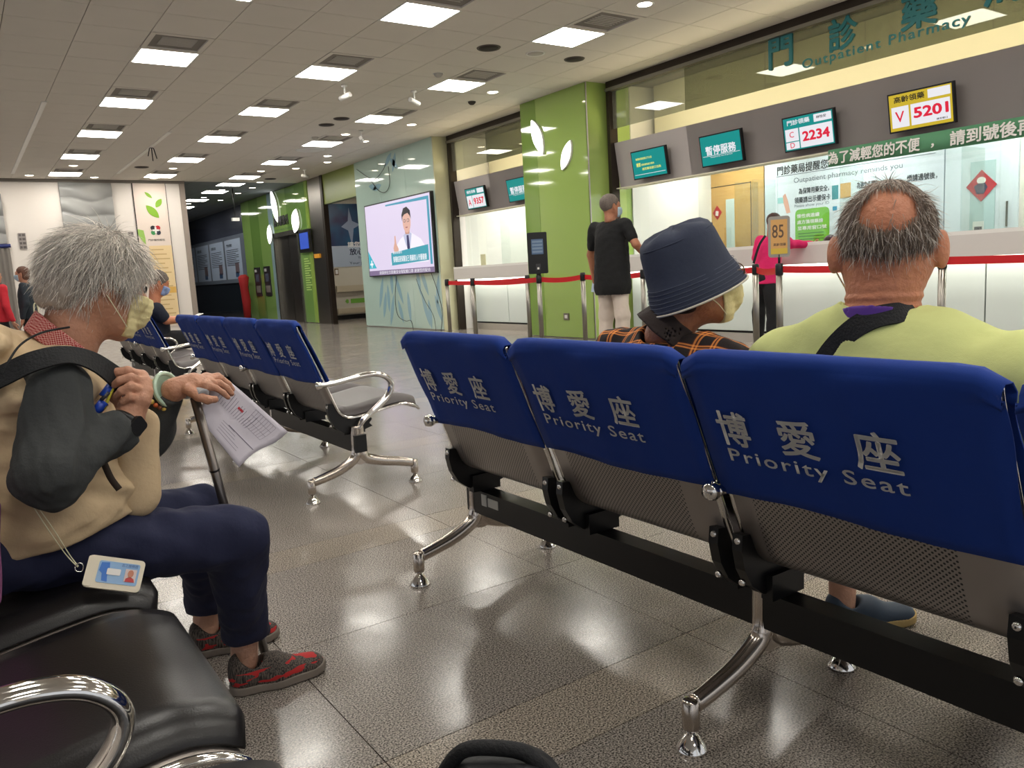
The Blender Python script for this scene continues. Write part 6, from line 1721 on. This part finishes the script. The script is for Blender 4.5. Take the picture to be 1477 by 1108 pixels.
sL, sR = A(1.46, 1.075, .80), A(1.46, .585, .795)
def f_lime(p):
    d = s_cap(squash(p, (1.47, .83, .6), (1, 0, 0), 1.42), (1.49, .83, .50), (1.47, .83, .68), .215, .225)
    d = smin(d, s_cap(p, sL, sR, .072, .072), .09)
    d = smin(d, s_cap(p, (1.455, .95, .845), (1.455, .77, .845), .068, .068), .05)
    d = smin(d, s_cap(p, nb+A(0, .0, -.03), nb+A(0, 0, -.005), .088, .080), .03)
    for (a_, b_, c_) in ((sL, (1.50, 1.165, .57), (1.74, 1.06, .54)), (sR, (1.50, .475, .57), (1.74, .60, .54))):
        d = smin(d, s_cap(p, a_, b_, .082, .074), .05); d = smin(d, s_cap(p, b_, c_, .072, .056), .03)
    d = d+wrinkle(p, 20, .008, 3, (1, 1, 1.3))+wrinkle(p, 46, .003, 6)
    d = smax(d, -s_cap(p, nb+A(.01, 0, -.01), O+Rb@A(0, -.02, -.07), .070, .085), .006)
    return smax(d, .455-p[:, 2], .01)
place(surface('sweatshirt', f_lime, (1.16, .36, .40), (1.86, 1.30, .99), .0085, M_LIME), BM)
def f_pc(p):
    ax = O+Rb@A(0, -.03, -.05)-nb; ax /= np.linalg.norm(ax); q = p-nb+ax*.006; h_ = q@ax; tl = h_+(q@A(.86, .5, 0))*.3
    rad = np.linalg.norm(q-h_[:, None]*ax, axis=1); return np.maximum(np.abs(rad-.0735)-.003, np.abs(tl)-.014)
place(surface('inner_collar', f_pc, nb-.12, nb+.12, .0045, mat('purple collar', (88, 52, 140), .8)), BM)
lp_ = MB(); lp_.tube(spline([O+Rb@A(-.094, -.012, .020), O+Rb@A(-.102, -.012, -.012), O+Rb@A(-.092, -.004, -.045), O+Rb@A(-.072, .03, -.085)], 6), .0017, 6); place(lp_.build('mask_loop', M_LOOP), BM)
def f_mask3(p):
    q = (p-O)@Rb; d = head_d(q)-.006; return np.maximum(d, np.maximum(.030-q[:, 1], np.maximum(q[:, 2]+.03, -.12-q[:, 2])))
place(surface('face_mask', f_mask3, O-.16, O+.16, .006, M_MASK), BM)
def on_back(px, py, base=1.33):
    return onX(px, py, base)
# strap follows the back surface of the sweatshirt
def snap(px, py, fn, x0=1.0, x1=1.7, off=.003):
    a = onX(px, py, x0); b_ = onX(px, py, x1); P_ = np.array([fa(a)+(fa(b_)-fa(a))*t for t in np.linspace(0, 1, 240)]); v = fn(P_); k = np.argmax(v < 0) if (v < 0).any() else 120
    d_ = (fa(b_)-fa(a)); d_ /= np.linalg.norm(d_); return Vector(P_[k]-d_*off)
pts_c = [(1322, 449), (1298, 451), (1262, 458), (1232, 474), (1207, 498), (1188, 524), (1172, 552), (1150, 600)]
sp_ = [snap(x_, y_, f_lime, off=-.014 if i_ == 0 else .003) for i_, (x_, y_) in enumerate(pts_c)]
st = ribbon('cross_strap', sp_, .044, .004, M_STRAP, [(-.7, -.4, .7), (-.8, -.4, .5), (-1, -.3, .2)])
tag(st, 'black cross-body strap over the back of lime sweatshirt', 'strap')
seated_legs(BM, cloth_mat('grey shorts', (70, 70, 74)), [(1.50, .93, .53), (1.50, .73, .53)], [(1.92, .96, .52), (1.92, .66, .52)], [(2.26, .95, .13), (2.26, .66, .13)], cut=.10)
shoe('shoe', A(2.24, .95, 0), A(2.49, .97, 0), M_SLIP, BM); shoe('shoe', A(2.24, .66, 0), A(2.49, .64, 0), M_SLIP, BM)

# ================================================================== standing and distant people
def hand_simple(p, w_, t, side, s=1.0):
    """hand hanging or reaching from wrist w_ in direction t"""
    w_ = A(*w_); t = A(*t)/np.linalg.norm(t); sd = np.cross(t, A(*side)); sd /= np.linalg.norm(sd); nn = np.cross(sd, t)
    palm = w_+t*.045*s; ms = [w_+t*.085*s+sd*(.027-.018*i)*s for i in range(4)]
    fs_ = [[m_+t*.035*s*(1, 1.1, 1, .8)[i]+nn*.004, m_+t*.062*s*(1, 1.12, 1.02, .8)[i]+nn*.016] for i, m_ in enumerate(ms)]
    th = [w_+t*.03*s+sd*.025*s, w_+t*.06*s+sd*.048*s+nn*.01, w_+t*.085*s+sd*.052*s+nn*.02]
    return hand_d(p, w_, palm, ms, fs_, th, .024*s, .0085*s)
def figure(root, O, az, H_, ctop, cbot, skinm, hair, joints, top_r=1.0, tilt=0, maskm=None, haz=None, sleeve='short', hairlen=0, res=.012, belly=.0, legs=True, hem=None, tname='shirt'):
    """standing figure: O base on floor; joints: dict sh, el, wr for l and r (world), hip/knee/ankle computed"""
    B = frame(az); rt, fw_ = B[:, 0], B[:, 1]; k = H_/1.70; P0 = A(*O)
    def L(x, y, z): return P0+rt*x*k+fw_*y*k+A(0, 0, z*k)
    lean = joints.get('lean', 0); neck = L(0, lean, 1.44); hc = L(0, lean+.025+joints.get('head_fwd', 0), 1.575); Rh_ = frame(haz if haz is not None else az, tilt)
    def fh(p):
        q = (p-hc)@Rh_/k; return smax(smin(head_d(q)*k, s_cap(p, neck, hc+Rh_@A(0, -.02, -.06)*k, .056*k, .052*k), .03), neck[2]-.03-p[:, 2], .01)
    place(surface('head', fh, hc-.2, hc+.18, .007, skinm), root)
    def fhair(p):
        q = (p-hc)@Rh_/k; d = s_ell(q, (0, -.020, .030), (.084, .102, .096)); 
        if hairlen: d = smin(d, s_ell(q, (0, -.05, -.05), (.082, .055, .05+hairlen)), .03)
        d = smax(d, (q[:, 1]-.045-(q[:, 2]-.02)*.7), .015)
        for s in (-1, 1): d = smax(d, -s_ell(q, (s*.09, .0, -.015), (.03, .028, .035)), .01)
        return (smax(d, -.055-hairlen*1.4-q[:, 2], .01)+wrinkle(q, 130, .002, 3, (1, 1, .3)))*k
    place(surface('hair', fhair, hc-.25, hc+.18, .007, hair), root)
    if maskm:
        def fm_(p):
            q = (p-hc)@Rh_/k; d = smin(head_d(q)-.006, s_ell(q, (0, .09, -.05), (.04, .03, .045)), .012); return np.maximum(d, np.maximum(.042-q[:, 1], np.maximum(q[:, 2]+.015, -.112-q[:, 2])))*k
        place(surface('face_mask', fm_, hc-.17, hc+.17, .006, maskm), root)
    shs, els, wrs = {}, {}, {}
    for s, n_ in ((-1, 'l'), (1, 'r')):
        shs[n_] = L(s*.175*top_r, lean, 1.375); els[n_] = A(*joints[n_][0]) if n_ in joints else L(s*.235*top_r, -.02, 1.09); wrs[n_] = A(*joints[n_][1]) if n_ in joints else L(s*.245*top_r, .05, .84)
    hemz = hem if hem else .84*k
    def ft(p):
        d = s_cap(squash(p, P0, fw_, 1.30), L(0, .0, .78), L(0, lean*.8, 1.22), (.165+belly)*k*top_r, .165*k*top_r)
        d = smin(d, s_cap(p, L(-.13*top_r, lean, 1.365), L(.13*top_r, lean, 1.365), .062*k, .062*k), .08)
        for n_ in ('l', 'r'):
            e = els[n_] if sleeve == 'long' else shs[n_]*.32+els[n_]*.68
            d = smin(d, s_cap(p, shs[n_], e, .064*k, .058*k), .035)
            if sleeve == 'long': d = smin(d, s_cap(p, els[n_], els[n_]*.06+wrs[n_]*.94, .052*k, .036*k), .02)
        d = d+wrinkle(p, 26, .008, 5)+wrinkle(p, 60, .003, 8)
        return smax(smax(d, -s_cap(p, neck, hc, .062*k, .075*k), .008), hemz-p[:, 2]+P0[2], .01)
    P_ = np.array(list(shs.values())+list(els.values())+list(wrs.values())+[L(0, 0, .8), L(0, 0, 1.5), L(-.25, -.2, 1), L(.25, .25, 1)])
    place(surface(tname, ft, P_.min(0)-.12, P_.max(0)+.12, res, ctop), root)
    for n_ in ('l', 'r'):
        hd = joints.get('hd'+n_, tuple(wrs[n_]-els[n_])); sd_ = joints.get('hs'+n_, tuple(fw_))
        def fa_(p):
            d = hand_simple(p, wrs[n_], hd, sd_, k)
            if sleeve != 'long': d = smin(d, s_cap(p, shs[n_]*.35+els[n_]*.65, els[n_], .042*k, .040*k), .01); d = smin(d, s_cap(p, els[n_], wrs[n_], .040*k, .027*k), .015)
            return d
        Q = np.array([shs[n_], els[n_], wrs[n_]]) if sleeve != 'long' else np.array([wrs[n_]])
        place(surface('arm' if sleeve != 'long' else 'hand', fa_, Q.min(0)-.19, Q.max(0)+.19, .007 if sleeve != 'long' else .006, skinm), root)
    if legs:
        def fl_(p):
            d = s_ell(squash(p, P0, fw_, 1.2), L(0, -.0, .90), (.142*k*top_r, .142*k*top_r, .13*k))
            for s in (-1, 1): d = smin(d, s_cap(p, L(s*.075, 0, .86), L(s*.105, .01, .48), .088*k, .078*k), .02); d = smin(d, s_cap(p, L(s*.105, .01, .48), L(s*.11, -.01, .07), .076*k, .066*k), .03)
            return smax(d+wrinkle(p, 24, .009, 4, (1, 1, .8))+wrinkle(p, 55, .004, 7), .035-p[:, 2], .01)
        place(surface('trousers', fl_, L(0, 0, .5)-A(.35, .35, .5*k+.02), L(0, 0, .5)+A(.35, .35, .58*k), .012, cbot), root)
        for s in (-1, 1): shoe('shoe', L(s*.11, -.07, 0)*A(1, 1, 0), L(s*.125, .19, 0)*A(1, 1, 0), M_BLACKSH, root, sole=M_BLACKSH)
    return L
M_BLACKSH = mat('black shoe', (28, 28, 30), .5)
M_BLKSHIRT = cloth_mat('black polo cotton', (16, 16, 18)); M_KHAKI = cloth_mat('stone trousers', (204, 190, 178), .9, .05)
SALT = mat('salt and pepper hair', (104, 94, 88), .8, noise=.5, nscale=90)
# man in black polo
X0 = 5.80; foot = onX(885, 515, X0); P0 = (X0, onX(883, 400, X0).y, 0)
mp_ = tag_person('p', 'standing man in black polo and stone trousers facing the counter', P0)
k_ = 1.70
elr = fa(onX(917, 352, X0+.05)); wrr = fa(onX(934, 372, X0+.25)); ell = fa(onX(852, 368, X0-.0)); wrl = fa(onX(858, 405, X0+.05))
figure(mp_, P0, 80, 1.785, M_BLKSHIRT, M_KHAKI, SK2, SALT, {'r': (elr, wrr), 'l': (ell, wrl), 'hdr': tuple(A(1, -.4, 0)), 'hsr': (0, 0, -1)}, 1.12, maskm=M_MASKB, haz=104, belly=.02, hem=.70, tname='polo_shirt')
mb = MB(); pc = fa(onX(858, 412, X0+.03)); mb.box(tuple(pc), (.01, .09, .14), Matrix.Rotation(.2, 3, 'Y')); mb.box(tuple(pc+A(.015, .01, .0)), (.006, .085, .13), Matrix.Rotation(.3, 3, 'Y'))
o = mb.build('folded_papers', mat('pale blue paper', (170, 184, 206), .7)); tag(o, 'pale blue folded papers held by man in black polo', 'papers'); o['kind'] = 'thing'
bk = thing('counter_note', 'white slip on the counter by the man in black polo', 'paper', (7.75, 6.75, 1.166)); MB().bb((-.06, -.1, 0), (.06, .1, .004)).build('sheet', M_WHITE, bk)
# visitor in pink at the counter
X1 = 7.32; P1 = (X1, onX(1103, 380, X1).y, 0)
pk = tag_person('p', 'visitor in magenta top and black trousers leaning on the pharmacy counter', P1)
er = fa(onX(1140, 352, 7.5)); wr_ = fa(onX(1172, 352, 7.75)); el_ = fa(onX(1091, 372, 7.42)); wl = fa(onX(1098, 355, 7.75))
figure(pk, P1, 92, 1.50, cloth_mat('magenta top', (214, 32, 100)), cloth_mat('black slacks', (24, 24, 27)), SK2, mat('dark brown hair', (66, 44, 40), .6, noise=.3, nscale=60), {'lean': .13, 'r': (er, wr_), 'l': (el_, wl), 'head_fwd': .03}, 1.02, tilt=25, sleeve='long', hem=.74, tname='top')
o = ribbon('shoulder_strap', [onX(1104, 340, 7.27), onX(1096, 352, 7.22), onX(1091, 366, 7.20), onX(1087, 380, 7.20)], .03, .004, M_STRAP, [(-1, 0, .3), (-1, 0, 0)]); tag(o, 'thin black strap across the back of magenta top', 'strap')
# pharmacist behind the glass
P2 = (8.85, onX(1198, 350, 8.85).y, 0)
ph = tag_person('p', 'dark-haired staff member seated behind the glass next to the magenta sleeve', P2)
figure(ph, (P2[0], P2[1], -.30), 262, 1.55, cloth_mat('pharmacist coat', (214, 214, 216)), M_DKTR, SK2, mat('near black hair', (30, 26, 28), .5), {}, .95, tilt=15, sleeve='long', legs=False, hairlen=.02, tname='coat')
ch = thing('staff_stool', 'staff stool behind the pharmacy glass', 'stool', (P2[0], P2[1], 0)); MB().lathe([(.002, .50), (.17, .50), (.18, .46), (.17, .43), (.002, .43)], seg=20).build('seat', M_VINYL, ch); MB().lathe([(.22, 0), (.22, .03), (.03, .05), (.03, .43), (.002, .43)], seg=20).build('base', M_STEEL, ch)
# grey workroom monitor
mn = thing('monitor', 'grey rounded device behind the glass next to the staff member', 'monitor', (8.35, onX(1222, 345, 8.35).y, 1.165))
MB().rbox((0, 0, .14), (.24, .20, .05), .04, Matrix.Rotation(PI/2, 3, 'Y')).build('housing', mat('device grey', (98, 108, 124), .4), mn); MB().lathe([(.07, 0), (.07, .01), (.02, .02), (.02, .06), (.002, .06)], seg=16).build('stand', mat('device grey', (98, 108, 124), .4), mn)
# seated man reading in the distant row
FM = tag_person('p', 'man in dark tee and shorts reading a sheet on the distant bench', (1.62, 8.63, 0))
O = fa(onY(229, 408, 8.63)); Rf = frame(92, 24); nb2 = O+A(-.06, 0, -.19)
place(surface('head', lambda p: smax(smin(head_d((p-O)@Rf), s_cap(p, nb2, O+Rf@A(0, -.02, -.05), .056, .054), .03), nb2[2]-.02-p[:, 2], .01), O-.25, O+.17, .007, SK4), FM)
place(surface('hair', lambda p: smax(smax(s_ell((p-O)@Rf, (0, -.020, .030), (.085, .103, .096)), ((p-O)@Rf)[:, 1]-.05-(((p-O)@Rf)[:, 2]-.02)*.7, .012), -.06-((p-O)@Rf)[:, 2], .01)+wrinkle(p, 120, .003, 2), O-.17, O+.17, .007, SALT), FM)
def fmk(p):
    q = (p-O)@Rf; d = smin(head_d(q)-.006, s_ell(q, (0, .09, -.05), (.04, .03, .045)), .012); return np.maximum(d, np.maximum(.042-q[:, 1], np.maximum(q[:, 2]+.015, -.112-q[:, 2])))
place(surface('face_mask', fmk, O-.17, O+.17, .006, mat('patterned blue mask', (140, 160, 204), .8, noise=.4, nscale=80)), FM)
z0 = nb2[2]
e_n = fa(onY(240, 462, 8.41)); w_n = fa(onY(268, 461, 8.53)); e_f = e_n+A(.02, .42, 0); w_f = w_n+A(.0, .20, 0)
def ftee(p):
    d = s_cap(squash(p, (1.5, 8.63, .6), (1, 0, 0), 1.25), (nb2[0]-.0, 8.63, .55), (nb2[0]-.0, 8.63, z0-.22), .175, .175)
    d = smin(d, s_cap(p, (nb2[0]-.02, 8.45, z0-.07), (nb2[0]-.02, 8.81, z0-.07), .065, .065), .08)
    for (yy, e_) in ((8.43, e_n), (8.83, e_f)): d = smin(d, s_cap(p, (nb2[0]-.02, yy, z0-.08), A(nb2[0]-.02, yy, z0-.08)*.35+e_*.65, .068, .062), .03)
    return smax(d+wrinkle(p, 26, .006, 5), -s_cap(p, nb2, O, .06, .075), .008)
place(surface('tee_shirt', ftee, (nb2[0]-.38, 8.29, .40), (nb2[0]+.3, 8.99, z0+.08), .011, cloth_mat('dark navy tee', (30, 34, 48))), FM)
for (yy, e_, w__) in ((8.43, e_n, w_n), (8.83, e_f, w_f)):
    def farm(p):
        return smin(smin(s_cap(p, A(nb2[0]-.02, yy, z0-.08)*.4+e_*.6, e_, .044, .042), s_cap(p, e_, w__, .042, .028), .015), hand_simple(p, w__, (1, .1, -.1), (0, 0, 1)), .01)
    place(surface('arm', farm, np.minimum(e_, w__)-.2, np.maximum(e_, w__)+.2, .007, SK4), FM)
seated_legs(FM, cloth_mat('black shorts', (28, 28, 32)), [(nb2[0]-.02, 8.73, .53), (nb2[0]-.02, 8.53, .53)], [(2.16, 8.75, .54), (2.16, 8.51, .54)], [(2.14, 8.75, .5), (2.14, 8.51, .5)], r=(.095, .08, .07))
for yy in (8.75, 8.51): place(surface('leg', lambda p: smin(s_cap(p, (2.14, yy, .53), (2.23, yy, .50), .062, .058), s_cap(p, (2.23, yy, .50), (2.21, yy, .08), .055, .036), .02), (2.03, yy-.1, 0), (2.34, yy+.1, .62), .010, SK4), FM); shoe('shoe', A(2.16, yy, 0), A(2.41, yy, 0), M_BLACKSH, FM)
o = thing('reading_sheet', 'folded white sheet in the hands of man on the distant bench', 'paper', tuple(fa(onY(278, 458, 8.56))))
c_ = fa(onY(277, 458, 8.57)); q1 = MB()
q1.box(tuple(c_), (.20, .18, .003), Matrix.Rotation(-.35, 3, 'Y')); q1.box(tuple(c_+A(.07, 0, -.03)), (.17, .15, .003), Matrix.Rotation(.55, 3, 'Y')); place(q1.build('sheet', M_WHITE), o)
# two visitors far away by the white wall
P3 = (float(onY(36, 410, 13.6).x), 13.6, 0)
v1 = tag_person('p', 'masked visitor with brown bob in dark clothes facing the curtained doorway', P3)
figure(v1, P3, 285, 1.50, cloth_mat('dark teal jacket', (38, 46, 54)), cloth_mat('black slacks', (24, 24, 27)), SK1, mat('brown bob', (98, 66, 52), .6, noise=.3, nscale=60), {}, 1.0, maskm=M_MASKB, sleeve='long', hairlen=.03, res=.016, tname='jacket', haz=290)
P4 = (float(onY(-1, 410, 13.2).x)-.06, 13.2, 0)
v2 = tag_person('p', 'visitor in red top cut by the picture edge by the white wall', P4)
figure(v2, P4, 60, 1.48, cloth_mat('red top', (196, 40, 54)), cloth_mat('black slacks', (24, 24, 27)), SK1, mat('brown bob', (98, 66, 52), .6, noise=.3, nscale=60), {}, 1.05, sleeve='long', hairlen=.02, res=.016, tname='top')
hb = thing('tote_bag', 'dark tote bag with pale handles at the far visitor\'s side', 'bag', (P3[0]+.14, 13.3, .62)); MB().box((0, 0, 0), (.30, .12, .30)).build('body', M_STRAP, hb)
for s in (-.07, .07): MB().tube(spline([(s-.03, -.06, .14), (s-.02, -.07, .32), (s+.02, -.07, .32), (s+.03, -.06, .14)], 5), .009, 6).build('handle', M_LOOP, hb)
# backpack on the floor in front of the camera
M_BAG = cloth_mat('black nylon', (30, 31, 34), .6, .1, 30, .5, 24)
bp_ = thing('backpack', 'black backpack top rising at the bottom edge before the camera', 'bag', (.49, .79, 0))
def fbp(p):
    d = s_box(p, (.485, .79, .21), (.105, .10, .215), frame(33)[:, [1, 0, 2]], .085); d = smin(d, s_box(p, (.415, .715, .14), (.05, .07, .12), frame(33)[:, [1, 0, 2]], .04), .02)
    return d+wrinkle(p, 34, .008, 4)+wrinkle(p, 70, .003, 9)
place(surface('body', fbp, (.30, .58, -.01), (.72, .98, .47), .007, M_BAG), bp_)
place(MB().tube(spline([(.435, .845, .40), (.455, .825, .435), (.485, .795, .442), (.515, .765, .435), (.535, .745, .40)], 5), .010, 8).build('handle', M_STRAP), bp_)
